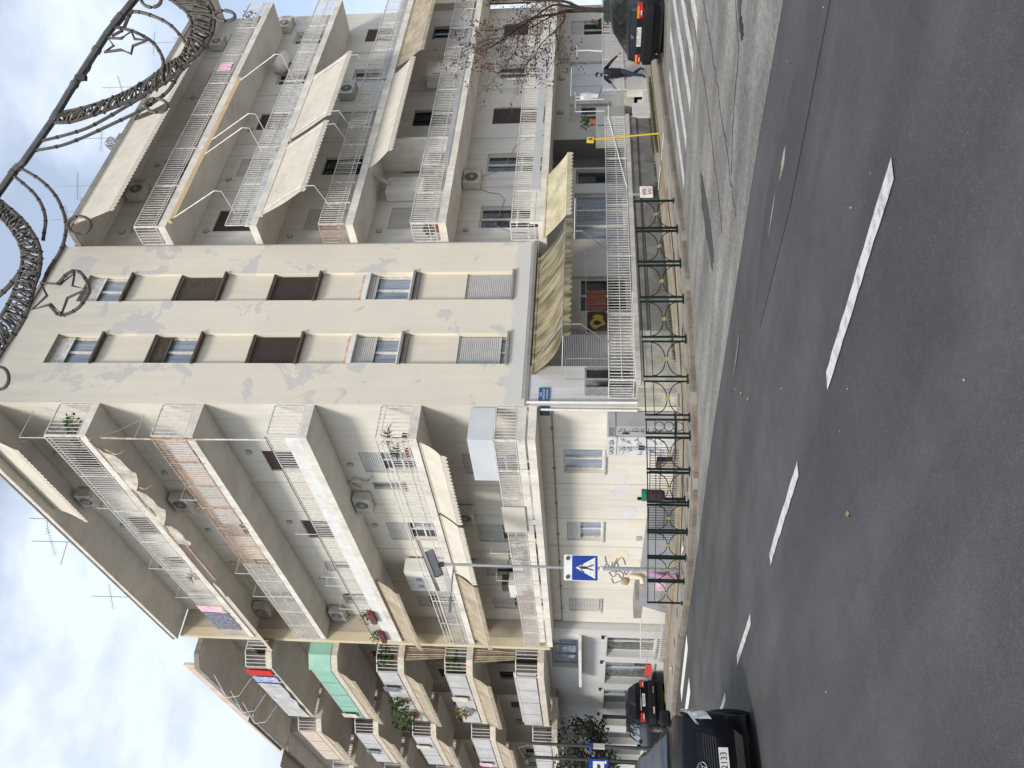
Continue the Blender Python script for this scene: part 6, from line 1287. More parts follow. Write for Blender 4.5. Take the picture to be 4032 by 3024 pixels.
# ------------------------------------------------------------------ bus stop poles and sign
polem = mat('dark_pole_paint', (.05, .055, .055), (.03, .033, .033), 5, .5)
x, y = 9.3, 36.2; z0 = S(x, y); t_ = thing('street_lamp', 'dark street lamp pole with a drooping arm in front of the dark tree', 'street lamp', (x, y, z0)); mb = MB(); mb.tube([(0, 0, 0), (0, 0, 4.9 - z0 - .2)], .08, 8, r2=.06); mb.build('pole', polem, t_); mb = MB(); mb.tube([(0, 0, 4.6 - z0), (-.1, .3, 5.1 - z0), (-.15, 1.6, 4.9 - z0)], .05, 6); mb.build('arm', polem, t_); mb = MB(); mb.obox((-.15, 2.0, 4.85 - z0), (.12, 0, 0), (0, .4, 0), (0, 0, .06)); mb.build('lamp_head', polem, t_)
mb = MB(); mb.box((-.09, -.09, 2.0 - z0), (.09, .09, 2.15 - z0)); mb.build('sticker', bluem, t_); mb = MB(); mb.box((-.092, -.092, 1.5 - z0), (.092, .092, 1.98 - z0)); mb.build('poster', pipem, t_)
x, y = 9.2, 38.0; z0 = S(x, y); t_ = thing('bus_stop_sign', 'blue and white bus stop sign on a dark pole by the tree', 'bus stop sign', (x, y, z0)); mb = MB(); mb.tube([(0, 0, 0), (0, 0, 4.9 - z0)], .07, 8); mb.build('pole', polem, t_)
bs = Vector((-.35, -.937, 0)); br = Vector((-.937, .35, 0))
def BP(u, z, d): return bs * (.1 + d) + br * u + Vector((0, 0, z - z0))
mb = MB(); mb.prism([BP(-.05, 1.32, 0), BP(.75, 1.32, 0), BP(.75, 2.16, 0), BP(-.05, 2.16, 0)], bs * .03); mb.build('sign_plate', bluem, t_)
mb = MB(); mb.prism([BP(.03, 1.5, .032), BP(.67, 1.5, .032), BP(.67, 1.98, .032), BP(.03, 1.98, .032)], bs * .004); mb.prism([BP(.0, 1.4, .032), BP(.12, 1.4, .032), BP(.12, 1.48, .032), BP(.0, 1.48, .032)], bs * .004); mb.build('white_field', signw, t_)
mb = MB(); mb.prism([BP(.15, 1.68, .04), BP(.55, 1.68, .04), BP(.55, 1.8, .04), BP(.15, 1.8, .04)], bs * .003); mb.cyl(BP(.24, 1.67, .04), bs, .03, .01, 10); mb.cyl(BP(.46, 1.67, .04), bs, .03, .01, 10); mb.build('bus_symbol', graff, t_)
# ------------------------------------------------------------------ cars
black_paint = mat('black_car_paint', (.006, .007, .011), (.005, .006, .009), 2, .22, coat=.06, spec=.12)
dark_paint = mat('dark_grey_car_paint', (.018, .020, .027), (.014, .016, .021), 2, .32, coat=.15, spec=.3)
carglass = mat('car_glass', (.020, .023, .026), (.010, .012, .014), 1.5, .04, coat=.6)
lampglass = mat('clear_lamp_glass', (.70, .71, .73), (.42, .43, .46), 14, .12, coat=1)
amber = mat('amber_lens', (.85, .25, .02), (.7, .18, .02), 9, .2, coat=1); redl = mat('red_lens', (.55, .012, .01), (.35, .01, .01), 12, .18, coat=1)
rubber = mat('tyre_rubber', (.02, .02, .02), (.012, .012, .012), 8, .85); chrome = mat('chrome', (.7, .7, .72), (.6, .6, .62), 3, .12, metal=1.0)
plastic = mat('black_plastic', (.014, .014, .016), (.010, .010, .011), 6, .6, spec=.2); platem = mat('plate_white', (.68, .68, .64), (.62, .62, .58), 8, .5)
def cr(pts, x):
    """Catmull-Rom through (x, value) pairs"""
    if x <= pts[0][0]: return pts[0][1]
    if x >= pts[-1][0]: return pts[-1][1]
    for i in range(len(pts) - 1):
        if pts[i][0] <= x <= pts[i + 1][0]:
            a = pts[max(i - 1, 0)]; b = pts[i]; c = pts[i + 1]; d = pts[min(i + 2, len(pts) - 1)]; t = (x - b[0]) / (c[0] - b[0]); h = c[0] - b[0]
            m0 = (c[1] - a[1]) / max(c[0] - a[0], 1e-6) * h; m1 = (d[1] - b[1]) / max(d[0] - b[0], 1e-6) * h
            return (2 * t ** 3 - 3 * t * t + 1) * b[1] + (t ** 3 - 2 * t * t + t) * m0 + (-2 * t ** 3 + 3 * t * t) * c[1] + (t ** 3 - t * t) * m1
def car(name, label, loc, rz, spec, paint_m, group=None):
    t = thing(name, label, 'car', loc, rz, group)
    L_ = spec['L']; W = spec['W'] / 2; x0, x1 = -L_ / 2, L_ / 2
    n = 64; secs = []
    for i in range(n + 1):
        x = x0 + L_ * i / n
        zb = cr(spec['bot'], x); zs = cr(spec['belt'], x); zt = max(cr(spec['top'], x), zs + .012); w = W * cr(spec['wid'], x); wt = W * cr(spec['wtop'], x)
        cab = min(1, max(0, (zt - zs - .03) / .35)); wt = w * .93 * (1 - cab) + wt * cab; hw = w
        prof = [(0, zb), (hw * .85, zb), (hw * .965, zb + .06), (hw * .99, zb + (zs - zb) * .38), (hw, zb + (zs - zb) * .66), (hw * .975, zs - .04), (hw * .94, zs), (wt + (hw * .94 - wt) * .06, zt - .055 * cab - .004), (wt * .90, zt - .012 * cab), (wt * .5, zt + .012), (0, zt + .018)]
        secs.append((x, prof))
    regs = {'body': MB(), 'glass_front': MB(), 'glass_rear': MB(), 'glass_side': MB(), 'glass_side_l': MB()}
    K = len(secs[0][1]); f0, f1 = spec['windscreen']; r0, r1 = spec['rear']; sd0, sd1 = spec['side']; pil = spec['pillars']
    for i in range(n):
        (xa, pa), (xb, pb) = secs[i], secs[i + 1]; xm = (xa + xb) / 2
        for k in range(K - 1):
            key = 'body'
            if k in (6,) and sd0 < xm < sd1 and not any(abs(xm - p) < .045 for p in pil): key = 'glass_side'
            if k >= 8 and f0 < xm < f1: key = 'glass_front'
            if k >= 8 and r0 < xm < r1: key = 'glass_rear'
            for s in (1, -1):
                q = [(xa, s * pa[k][0], pa[k][1]), (xb, s * pb[k][0], pb[k][1]), (xb, s * pb[k + 1][0], pb[k + 1][1]), (xa, s * pa[k + 1][0], pa[k + 1][1])]
                regs[key + ('_l' if key == 'glass_side' and s > 0 else '')].quad(*q)
    for x, pr in (secs[0], secs[-1]):
        pts = [(x, y, z) for y, z in pr] + [(x, -y, z) for y, z in reversed(pr[1:-1])]
        regs['body'].quad(*pts)
    for key, nm_, m in (('body', 'body', paint_m), ('glass_front', 'windscreen', carglass), ('glass_rear', 'rear_window', carglass), ('glass_side', 'side_window', carglass), ('glass_side_l', 'side_window', carglass)):
        if not regs[key].v: continue
        o = regs[key].build(nm_, m, t)
        bm = bmesh.new(); bm.from_mesh(o.data); bmesh.ops.remove_doubles(bm, verts=bm.verts, dist=.0005); bmesh.ops.recalc_face_normals(bm, faces=bm.faces); bm.to_mesh(o.data); bm.free()
        o.data.polygons.foreach_set('use_smooth', [True] * len(o.data.polygons))
        o.data.set_sharp_from_angle(angle=radians(38))
    for x in spec['axles']:
        for s in (1, -1):
            R = spec['R']; y = s * (W - .115)
            mb = MB(); mb.cyl((x, s * (W - .02) , R), (0, 1, 0), R + .06, .05, 28); o = mb.build('wheel_arch', dark, t)
            mb = MB(); mb.cyl((x, y + s * .03, R), (0, 1, 0), R, .20, 28); w = mb.build('wheel', rubber, t)
            mb = MB(); mb.cyl((x, y + s * .135, R), (0, 1, 0), R * .62, .012, 20)
            mb.build('rim', mat('dark_trim_grey', (.04, .04, .045), None, 3, .5), w)  # near-black disc behind the alloy spokes
            mb = MB()
            for k in range(5): a = 2 * pi * k / 5; mb.obox((x + R * .33 * cos(a), y + s * .145, R + R * .33 * sin(a)), (R * .30 * cos(a), 0, R * .30 * sin(a)), (0, .006, 0), (-.03 * sin(a), 0, .03 * cos(a)))
            mb.build('spokes', mat('alloy', (.35, .36, .37), (.28, .29, .3), 5, .35, metal=.7), w)
    return t, secs
def surf(secs, x, z):      # half width of the body side at height z
    i = min(range(len(secs)), key=lambda k: abs(secs[k][0] - x)); pr = secs[i][1]
    for (ya, za), (yb, zb) in zip(pr[2:7], pr[3:8]):
        if za <= z <= zb: return ya + (yb - ya) * (z - za) / max(zb - za, 1e-6)
    return pr[5][0]
# the oncoming black hatchback at the photo's edge
spec1 = dict(L=4.15, W=1.78, bot=[(-2.08, .36), (-1.9, .22), (1.85, .20), (2.0, .22), (2.08, .30)], belt=[(-2.08, .86), (-1.9, 1.02), (-.5, 1.05), (.9, 1.04), (1.4, 1.02), (1.8, .97), (1.99, .89), (2.08, .70)],
             top=[(-2.08, .9), (-1.98, 1.18), (-1.55, 1.54), (-.6, 1.62), (.15, 1.58), (.55, 1.36), (1.02, 1.13), (1.45, 1.08), (1.82, 1.01), (1.99, .92), (2.08, .73)],
             wid=[(-2.08, .80), (-1.9, .93), (-1.2, 1), (1.2, 1), (1.6, .97), (1.85, .89), (2.0, .76), (2.08, .60)], wtop=[(-2.08, .6), (-1.5, .62), (0, .68), (.6, .74), (1.0, .82), (1.6, .8), (2.08, .5)],
             windscreen=(.17, 1.0), rear=(-2.0, -1.6), side=(-1.5, .80), pillars=(-.35, .45), axles=(-1.25, 1.28), R=.31)
c1x, c1y = 2.68, 13.35; C1, s1 = car('parked_car', '', (c1x, c1y, Rd(c1x, c1y)), radians(-90), spec1, black_paint); C1.name = 'black_hatchback'; C1['label'] = 'glossy black hatchback in the oncoming lane at the photo edge, plate ending 2133'; C1.rotation_euler = (0, radians(-3.1), radians(-90))
def patch(mb, pts): mb.quad(*pts)
def grid_patch(secs, xs, zs, s, off=.012):
    mb = MB(); g = [[(x, s * (surf(secs, x, z) + off), z) for z in zs] for x in xs]
    for i in range(len(xs) - 1):
        for j in range(len(zs) - 1): mb.quad(g[i][j], g[i + 1][j], g[i + 1][j + 1], g[i][j + 1])
    return mb
def headlight(parent, pts_out, thick=.02, m=None):
    pass
for s in (1, -1):
    # swept-back headlight: a clear shell lying on the front corner, with an amber indicator and a reflector behind it
    def hl(u0, u1, v0, v1, off, n=8, k=5):
        mb = MB(); g = []
        for i in range(n + 1):
            u = u0 + (u1 - u0) * i / n; x = 1.50 + .545 * u; zt_ = cr(spec1['belt'], x) - .012; hh = .30 - .05 * u; row = []
            for j in range(k + 1): v = v0 + (v1 - v0) * j / k; z = zt_ - hh * (1 - v) * (1 - .25 * (1 - u)); row.append((x + off * .6, s * (surf(s1, x, z) + off), z))
            g.append(row)
        for i in range(n):
            for j in range(k): mb.quad(g[i][j], g[i + 1][j], g[i + 1][j + 1], g[i][j + 1])
        return mb
    o = hl(0, 1, 0, 1, .012).build('headlight', lampglass, C1, smooth=True)
    hl(.42, .68, .50, .90, .024, 4, 3).build('indicator', amber, o, smooth=True); hl(.66, .95, .12, .60, .024, 4, 3).build('reflector', chrome, o, smooth=True); hl(.0, 1.0, .92, 1.0, .030, 8, 1).build('rim', chrome, o)
    mb = MB(); mb.obox((.80, s * .99, 1.14), (.06, 0, 0), (0, .11, 0), (0, 0, .075)); o = mb.build('wing_mirror', plastic, C1); bv = o.modifiers.new('b', 'BEVEL'); bv.width = .035; bv.segments = 3
    mb = MB(); mb.cyl((2.0, s * .60, .36), (1, s * .3, 0), .06, .03, 14); mb.build('fog_lamp', plastic, C1)
mb = MB(); pts = [(2.085, y, z) for y, z in ((-.46, .80), (.46, .80), (.40, .59), (-.40, .59))]; mb.prism(pts, (.012, 0, 0)); gr_ = mb.build('grille', plastic, C1)
mb = MB()
for k in range(6): mb.box((2.098, -.40 - .01 * k, .565 + .03 * k), (2.104, .40 + .01 * k, .575 + .03 * k))
mb.build('grille_bar', MATS['dark_trim_grey'], gr_)
mb = MB(); mb.prism([(2.09, y, z) for y, z in ((-.50, .32), (.50, .32), (.42, .22), (-.42, .22))], (.01, 0, 0)); mb.build('lower_intake', dark, C1)
def emblem(parent, x, z, r, face=1):
    mb = MB(); mb.tube([(x, r * 1.45 * cos(a), z + r * sin(a)) for a in [2 * pi * i / 20 for i in range(20)]], r * .13, 5, closed=True); mb.tube([(x, r * .55 * cos(a), z + r * .95 * sin(a)) for a in [2 * pi * i / 16 for i in range(16)]], r * .10, 5, closed=True); mb.tube([(x, r * 1.1 * cos(a), z + r * .42 + r * .42 * sin(a)) for a in [2 * pi * i / 16 for i in range(16)]], r * .10, 5, closed=True); return mb.build('emblem', chrome, parent)
emblem(C1, 2.115, .76, .06)
mb = MB(); mb.box((2.10, -.27, .42), (2.115, .27, .54)); pl_ = mb.build('number_plate', platem, C1); text('YBZ-2133', .115, graff, (2.117, 0, .48), (90, 0, 90), pl_, 'plate_number', .001, .92)
mb = MB(); mb.tube([(1.02, .75, 1.12), (1.04, .3, 1.14), (1.04, -.3, 1.14), (1.02, -.75, 1.12)], .018, 5); mb.build('cowl', plastic, C1)
for s in (.1, -.45): mb = MB(); mb.tube([(.97, s + .1, 1.16), (.72, s - .35, 1.30)], .010, 4); mb.build('wiper', plastic, C1)
mb = MB(); mb.tube([(1.07, .74, 1.09), (1.45, .72, 1.07), (1.80, .62, 1.01), (1.93, .3, .985), (1.93, -.3, .985), (1.80, -.62, 1.01), (1.45, -.72, 1.07), (1.07, -.74, 1.09)], .005, 4); mb.build('bonnet_gap', dark, C1)
# driver silhouette not visible; steering wheel and seats are behind dark glass

mb = MB(); mb.box((-1.9, -.78, .12), (1.8, .78, .34)); mb.build('underbody', dark, C1)
# the parked dark saloon on the side street
spec2 = dict(L=4.3, W=1.70, bot=[(-2.15, .40), (-2.0, .24), (1.9, .22), (2.15, .34)], belt=[(-2.15, .66), (-2.10, .86), (-1.9, .93), (-.9, .92), (1.0, .88), (1.8, .76), (2.15, .55)],
             top=[(-2.15, .70), (-2.11, .93), (-2.0, .985), (-1.62, 1.02), (-1.0, 1.34), (-.6, 1.39), (.25, 1.38), (.62, 1.22), (1.1, .94), (1.8, .80), (2.15, .60)],
             wid=[(-2.15, .84), (-2.0, .94), (-1.4, 1), (1.4, 1), (1.9, .9), (2.15, .65)], wtop=[(-2.15, .7), (-1.6, .78), (-.9, .68), (.3, .68), (.9, .8), (2.15, .6)],
             windscreen=(.28, 1.08), rear=(-1.60, -1.02), side=(-1.35, .85), pillars=(-.25, -1.05), axles=(-1.28, 1.3), R=.29)
c2x, c2y = 22.55, 11.25; C2, s2 = car('parked_saloon', 'dark grey saloon parked at the side street kerb, seen from behind, plate ΕΡΕ-2272', (c2x, c2y, Rd(c2x, c2y)), 0, spec2, dark_paint); C2.rotation_euler = (0, radians(-.9), 0); C2.location.z -= .06
for s in (1, -1):
    mb = MB(); mb.prism([(-2.165, s * .50, .66), (-2.165, s * .50, .80), (-2.13, s * .80, .80), (-2.13, s * .80, .66)], (.04, 0, 0)); mb.prism([(-2.13, s * .80, .66), (-2.13, s * .80, .80), (-1.96, s * .815, .80), (-1.96, s * .815, .66)], (0, -s * .02, 0)); o = mb.build('tail_light', redl, C2)
    mb = MB(); mb.prism([(-2.168, s * .50, .745), (-2.168, s * .50, .80), (-2.136, s * .80, .80), (-2.136, s * .80, .745)], (-.006, 0, 0)); mb.build('indicator', amber, o)
    mb = MB(); mb.prism([(-2.172, s * .58, .68), (-2.172, s * .58, .71), (-2.158, s * .70, .71), (-2.158, s * .70, .68)], (-.004, 0, 0)); mb.build('reversing_lamp', lampglass, o)
mb = MB(); mb.box((-2.172, -.49, .665), (-2.14, .49, .79)); mb.build('plate_recess', plastic, C2)
mb = MB(); mb.box((-2.186, -.26, .675), (-2.173, .26, .785)); pl_ = mb.build('number_plate', platem, C2); text('ΕΡΕ-2272', .115, graff, (-2.188, 0, .73), (90, 0, -90), pl_, 'plate_number', .001, .92)
mb = MB(); mb.prism([(-2.19, -.80, .36), (-2.23, -.60, .36), (-2.23, .60, .36), (-2.19, .80, .36), (-1.9, .86, .36), (-1.9, -.86, .36)], (0, 0, .25)); o = mb.build('bumper', plastic, C2); bv = o.modifiers.new('b', 'BEVEL'); bv.width = .04; bv.segments = 3
mb = MB(); mb.tube([(-2.1, .45, .27), (-2.26, .45, .25)], .03, 8); mb.build('exhaust', chrome, C2); emblem(C2, -2.155, .90, .035)
mb = MB(); mb.tube([(-2.11, -.72, .955), (-2.10, 0, .985), (-2.11, .72, .955)], .006, 4); mb.build('boot_gap', dark, C2)
for s in (1, -1): mb = MB(); mb.obox((.72, s * .93, .98), (.05, 0, 0), (0, .09, 0), (0, 0, .06)); mb.build('wing_mirror', plastic, C2)
mb = MB(); mb.box((-2.0, -.74, .12), (1.8, .74, .36)); mb.build('underbody', dark, C2)
# the black SUV beyond, on the forecourt
spec3 = dict(L=4.45, W=1.86, bot=[(-2.22, .45), (-2.05, .30), (2.0, .28), (2.22, .42)], belt=[(-2.22, .80), (-2.12, 1.02), (-1.9, 1.10), (1.1, 1.06), (1.9, .92), (2.22, .68)],
             top=[(-2.22, .86), (-2.14, 1.12), (-1.92, 1.48), (-1.6, 1.62), (-.5, 1.67), (.3, 1.62), (.7, 1.42), (1.2, 1.12), (1.9, .97), (2.22, .72)],
             wid=[(-2.22, .86), (-2.0, .96), (-1.4, 1), (1.4, 1), (1.9, .92), (2.22, .7)], wtop=[(-2.22, .72), (-1.8, .68), (-.9, .70), (.3, .70), (.9, .8), (2.22, .6)],
             windscreen=(.34, 1.18), rear=(-2.12, -1.75), side=(-1.75, .95), pillars=(-.35, -1.3), axles=(-1.35, 1.32), R=.35)
c3x, c3y = 10.95, 37.6; C3, s3 = car('parked_suv', 'black SUV parked on the forecourt before the white ground-floor wall, seen from behind', (c3x, c3y, S(c3x, c3y)), radians(92), spec3, black_paint); C3.rotation_euler = (0, radians(3.1), radians(92))
for s in (1, -1):
    mb = MB(); mb.prism([(-2.235, s * .52, .88), (-2.235, s * .55, 1.04), (-2.17, s * .86, 1.06), (-2.17, s * .86, .86)], (.06, 0, 0)); o = mb.build('tail_light', redl, C3); mb = MB(); mb.prism([(-2.24, s * .58, .90), (-2.24, s * .58, .94), (-2.2, s * .78, .93), (-2.2, s * .78, .89)], (-.004, 0, 0)); mb.build('reversing_lamp', lampglass, o)
mb = MB(); mb.box((-2.245, -.45, 1.0), (-2.22, .45, 1.03)); mb.build('chrome_strip', chrome, C3); mb = MB(); mb.box((-2.25, -.26, .84), (-2.22, .26, .95)); pl_ = mb.build('number_plate', platem, C3); text('ΝΕΖ-4018'.replace('4018', '2506'), .10, graff, (-2.252, 0, .895), (90, 0, -90), pl_, 'plate_number', .001, .9)
mb = MB(); mb.prism([(-2.28, -.8, .40), (-2.31, -.5, .40), (-2.31, .5, .40), (-2.28, .8, .40), (-2.0, .93, .40), (-2.0, -.93, .40)], (0, 0, .3)); o = mb.build('bumper', plastic, C3); bv = o.modifiers.new('b', 'BEVEL'); bv.width = .05; bv.segments = 3
for s in (.3, -.55): mb = MB(); mb.box((-2.325, s, .46), (-2.30, s + .28, .52)); mb.build('reflector_strip', chrome, C3)
for s in (1, -1): mb = MB(); mb.tube([(-1.6, s * .62, 1.66), (.2, s * .62, 1.66)], .02, 6); mb.build('roof_rail', chrome, C3); mb = MB(); mb.obox((.8, s * 1.0, 1.15), (.05, 0, 0), (0, .1, 0), (0, 0, .075)); mb.build('wing_mirror', black_paint, C3)

mb = MB(); mb.box((-2.1, -.84, .10), (1.9, .84, .46)); mb.build('underbody', dark, C3)
# ------------------------------------------------------------------ people
def skin_mesh(verts, edges, radii, root=0, sub=2):
    me = bpy.data.meshes.new('s'); me.from_pydata(verts, edges, []); o = bpy.data.objects.new('s', me); COL.objects.link(o)
    m = o.modifiers.new('s', 'SKIN'); m.use_smooth_shade = True
    for i, r in enumerate(radii): me.skin_vertices[0].data[i].radius = (r if isinstance(r, tuple) else (r, r)); me.skin_vertices[0].data[i].use_root = (i == root)
    o.modifiers.new('u', 'SUBSURF').levels = sub
    bpy.context.view_layer.update(); dg = bpy.context.evaluated_depsgraph_get(); out = bpy.data.meshes.new_from_object(o.evaluated_get(dg)); bpy.data.objects.remove(o); return out
skinm = mat('skin', (.52, .33, .25), (.46, .28, .21), 6, .55); navy = mat('navy_jacket', (.018, .022, .035), (.010, .012, .02), 6, .75, .3, 20); jeans = mat('blue_jeans', (.028, .040, .070), (.016, .024, .045), 9, .9); shoe = mat('black_shoe', (.015, .015, .015), None, 5, .5)
hairm = mat('black_hair', (.012, .011, .011), (.008, .008, .008), 30, .7); scarfm = mat('blue_scarf', (.06, .10, .25), (.30, .32, .40), 20, .9, contrast=(.45, .55)); blond = mat('grey_blond_hair', (.42, .32, .21), (.30, .22, .14), 30, .8)
creamc = mat('cream_jacket', (.72, .66, .50), (.62, .56, .42), 5, .9); pinkt = mat('pink_trousers', (.48, .26, .40), (.40, .21, .33), 6, .9); olive = mat('olive_jacket', (.06, .06, .04), (.04, .04, .028), 6, .9); wsh = mat('white_shirt', (.7, .7, .7), (.6, .6, .6), 5, .9)
def person(label, loc, rz, J, mats, H=1.75, hair='short', extra=None, bag=None):
    """J: joint dict in local coordinates (x = facing, y = left, z up)."""
    t = thing('person', label, 'person', loc, rz)
    V = []; E = []; R = []; T = []; idx = {}
    def add(k, p, r, part): idx[k] = len(V); V.append(tuple(p)); R.append(r); T.append(part); return idx[k]
    def link(a, b): E.append((idx[a], idx[b]))
    add('pelvis', J['pelvis'], (.125, .155), 'leg'); add('waist', J['waist'], (.12, .15), 'top'); add('chest', J['chest'], (.125, .175), 'top'); add('neckb', J['neckb'], (.07, .09), 'top'); add('neck', J['neck'], .052, 'skin')
    for a, b in (('pelvis', 'waist'), ('waist', 'chest'), ('chest', 'neckb'), ('neckb', 'neck')): link(a, b)
    for s in 'lr':
        add('sh' + s, J['sh' + s], .072, 'top'); add('el' + s, J['el' + s], .052, 'top'); add('wr' + s, J['wr' + s], .036, 'top'); add('hip' + s, J['hip' + s], .098, 'leg'); add('kn' + s, J['kn' + s], .066, 'leg'); add('an' + s, J['an' + s], .046, 'leg')
        link('chest', 'sh' + s); link('sh' + s, 'el' + s); link('el' + s, 'wr' + s); link('pelvis', 'hip' + s); link('hip' + s, 'kn' + s); link('kn' + s, 'an' + s)
        an = Vector(J['an' + s]); toe = Vector(J['toe' + s]); add('toe' + s, toe, .034, 'shoe'); link('an' + s, 'toe' + s)
    me = skin_mesh(V, E, R, 0)
    ms = {'top': mats[0], 'leg': mats[1], 'shoe': mats[2], 'skin': skinm}; keys = list(ms)
    for k in keys: me.materials.append(ms[k])
    bones = [(Vector(V[a]), Vector(V[b]), T[b] if T[b] != 'top' or T[a] == 'top' else T[b]) for a, b in E]
    for p in me.polygons:
        c = p.center; best = min(bones, key=lambda q: (c - (q[0] + (q[1] - q[0]) * max(0, min(1, (c - q[0]).dot(q[1] - q[0]) / (q[1] - q[0]).length_squared)))).length); k = best[2]
        if k == 'shoe' or (k == 'leg' and min((c - Vector(J['an' + s])).length for s in 'lr') < .05): k = 'shoe'
        p.material_index = keys.index(k); p.use_smooth = True
    bo = bpy.data.objects.new('body', me); COL.objects.link(bo); bo.parent = t
    # head
    hc = Vector(J['head']); fx = Vector(J.get('look', (1, 0, 0))).normalized(); ly = Vector((0, 0, 1)).cross(fx).normalized(); uz = fx.cross(ly).normalized() 
    def HP(a, b, c): return hc + fx * a + ly * b + uz * c
    def ellip(cen, rx, ry, rz_, n=14, m=10, cut=None, jaw=0):
        mb = MB(); rows = []
        for j in range(m + 1):
            th = pi * j / m; row = []
            for i in range(n):
                a = 2 * pi * i / n; q = sin(th) * (1 - jaw * max(0, -cos(th))); row.append(HP(cen[0] + rx * q * cos(a), cen[1] + ry * q * sin(a), cen[2] + rz_ * cos(th)))
            rows.append(row)
        vs = [p for r_ in rows for p in r_]; fs = [(j * n + i, j * n + (i + 1) % n, (j + 1) * n + (i + 1) % n, (j + 1) * n + i) for j in range(m) for i in range(n)]
        mb.add(vs, fs); return mb
    mb = ellip((0, 0, 0), .092, .074, .115, 16, 12, jaw=.28)
    mb.add([HP(.085, .012, -.02), HP(.085, -.012, -.02), HP(.115, 0, -.022), HP(.088, 0, .02)], [(0, 2, 3), (2, 1, 3), (0, 1, 2)])
    for s in (1, -1): mb.add([HP(-.01, s * .07, .02), HP(.01, s * .07, -.03), HP(-.02, s * .085, -.02), HP(-.02, s * .088, .02)], [(0, 1, 2, 3), (3, 2, 1, 0)])
    hd = mb.build('head', skinm, t, smooth=True)
    for s in (1, -1): mb = MB(); mb.cyl(HP(.083, s * .028, .015), fx, .010, .006, 8); mb.build('eye', hairm, hd)
    mb = MB(); mb.obox(HP(.086, 0, -.052), fx * .004, ly * .022, uz * .005); mb.build('mouth', mat('lips', (.35, .13, .11), None, 3, .6), hd)
    hm = mats[3]
    if hair == 'beard':
        ellip((-.012, 0, .028), .098, .082, .105).build('hair', hm, t, smooth=True); ellip((.018, 0, -.072), .072, .064, .052).build('beard', hm, t, smooth=True)
    elif hair == 'bob': ellip((-.022, 0, .012), .098, .090, .125).build('hair', hm, t, smooth=True)
    else: ellip((-.015, 0, .03), .096, .080, .10).build('hair', hm, t, smooth=True)
    # hands: palm, four unequal fingers and a thumb
    for s in 'lr':
        w = Vector(J['wr' + s]); d = (w - Vector(J['el' + s])).normalized(); side = d.cross(Vector((1, 0, 0)) if abs(d.x) < .8 else Vector((0, 1, 0))).normalized(); nn = d.cross(side)
        vs = [w, w + d * .05, w + d * .09]; es = [(0, 1), (1, 2)]; rs = [(.024, .018), (.034, .016), (.03, .014)]
        for k in range(4):
            o_ = (k - 1.5) * .018; l = (.066, .074, .070, .056)[k]; b = len(vs); p0 = w + d * .088 + side * o_; vs += [p0, p0 + d * l * .55 + nn * .008, p0 + d * l * .9 + nn * .028]; es += [(2, b), (b, b + 1), (b + 1, b + 2)]; rs += [.0095, .0085, .0075]
        b = len(vs); vs += [w + d * .035 + side * -.034, w + d * .07 + side * -.052 + nn * .012]; es += [(1, b), (b, b + 1)]; rs += [.011, .009]
        hm_ = skin_mesh([tuple(v) for v in vs], es, rs, 1, 1); hm_.materials.append(skinm); ho = bpy.data.objects.new('hand', hm_); COL.objects.link(ho); ho.parent = t
    return t
# walking man
mx_, my_ = 26.35, 15.85
Jm = dict(pelvis=(0, 0, .92), waist=(.02, 0, 1.10), chest=(.03, 0, 1.32), neckb=(.03, 0, 1.47), neck=(.045, 0, 1.53), head=(.07, 0, 1.645), look=(1, .1, -.08),
          shl=(.02, .19, 1.42), ell=(-.20, .34, 1.20), wrl=(-.30, .48, 1.00), shr=(.02, -.19, 1.42), elr=(.06, -.40, 1.20), wrr=(.26, -.50, 1.02),
          hipl=(0, .09, .88), knl=(.18, .08, .50), anl=(.28, .08, .11), toel=(.42, .10, .055), hipr=(0, -.09, .88), knr=(.0, -.10, .47), anr=(-.34, -.10, .18), toer=(-.24, -.11, .05))
man = person('bearded man in navy jacket and jeans walking past the parked saloon', (mx_, my_, S(mx_, my_)), radians(172), Jm, [navy, jeans, shoe, hairm], hair='beard')
mb = MB()
for k in range(3): mb.tube([(.03 + .085 * cos(a), .085 * sin(a), 1.475 + .012 * k) for a in [2 * pi * i / 14 for i in range(14)]], .022, 6, closed=True)
mb.tube([(.13, .04, 1.47), (.17, .05, 1.33)], .025, 6); mb.build('scarf', scarfm, man)
mb = MB()
for k, z in enumerate((.93, .99, 1.05, 1.11, 1.17, 1.23)): mb.tube([(.02 + (.128 + .003 * k) * cos(a), (.165 + .006 * k) * sin(a), z) for a in [2 * pi * i / 18 for i in range(18)]], .024, 6, closed=True)
mb.build('jacket_quilting', navy, man)
mb = MB(); mb.tube([(.15, .10, 1.42), (.16, 0, 1.2), (.12, -.14, .98)], .016, 5); mb.build('bag_strap', mat('dark_red_strap', (.20, .04, .03), None, 3, .8), man)
# woman behind the fence
wx, wy = 9.85, 20.75
Jw = dict(pelvis=(0, 0, .84), waist=(.03, 0, 1.0), chest=(.10, 0, 1.20), neckb=(.16, 0, 1.33), neck=(.20, 0, 1.375), head=(.26, 0, 1.46), look=(1, 0, -.45),
          shl=(.10, .17, 1.28), ell=(.12, .22, 1.04), wrl=(.30, .16, 1.0), shr=(.10, -.17, 1.28), elr=(.14, -.24, 1.04), wrr=(.34, -.20, 1.02),
          hipl=(0, .08, .80), knl=(.10, .08, .46), anl=(.04, .08, .10), toel=(.18, .09, .05), hipr=(0, -.08, .80), knr=(.02, -.08, .45), anr=(-.12, -.08, .13), toer=(.02, -.09, .05))
woman = person('fair-haired woman in cream jacket and pink trousers behind the crossing sign pole', (wx, wy, S(wx, wy)), radians(150), Jw, [creamc, pinkt, shoe, blond], hair='bob')
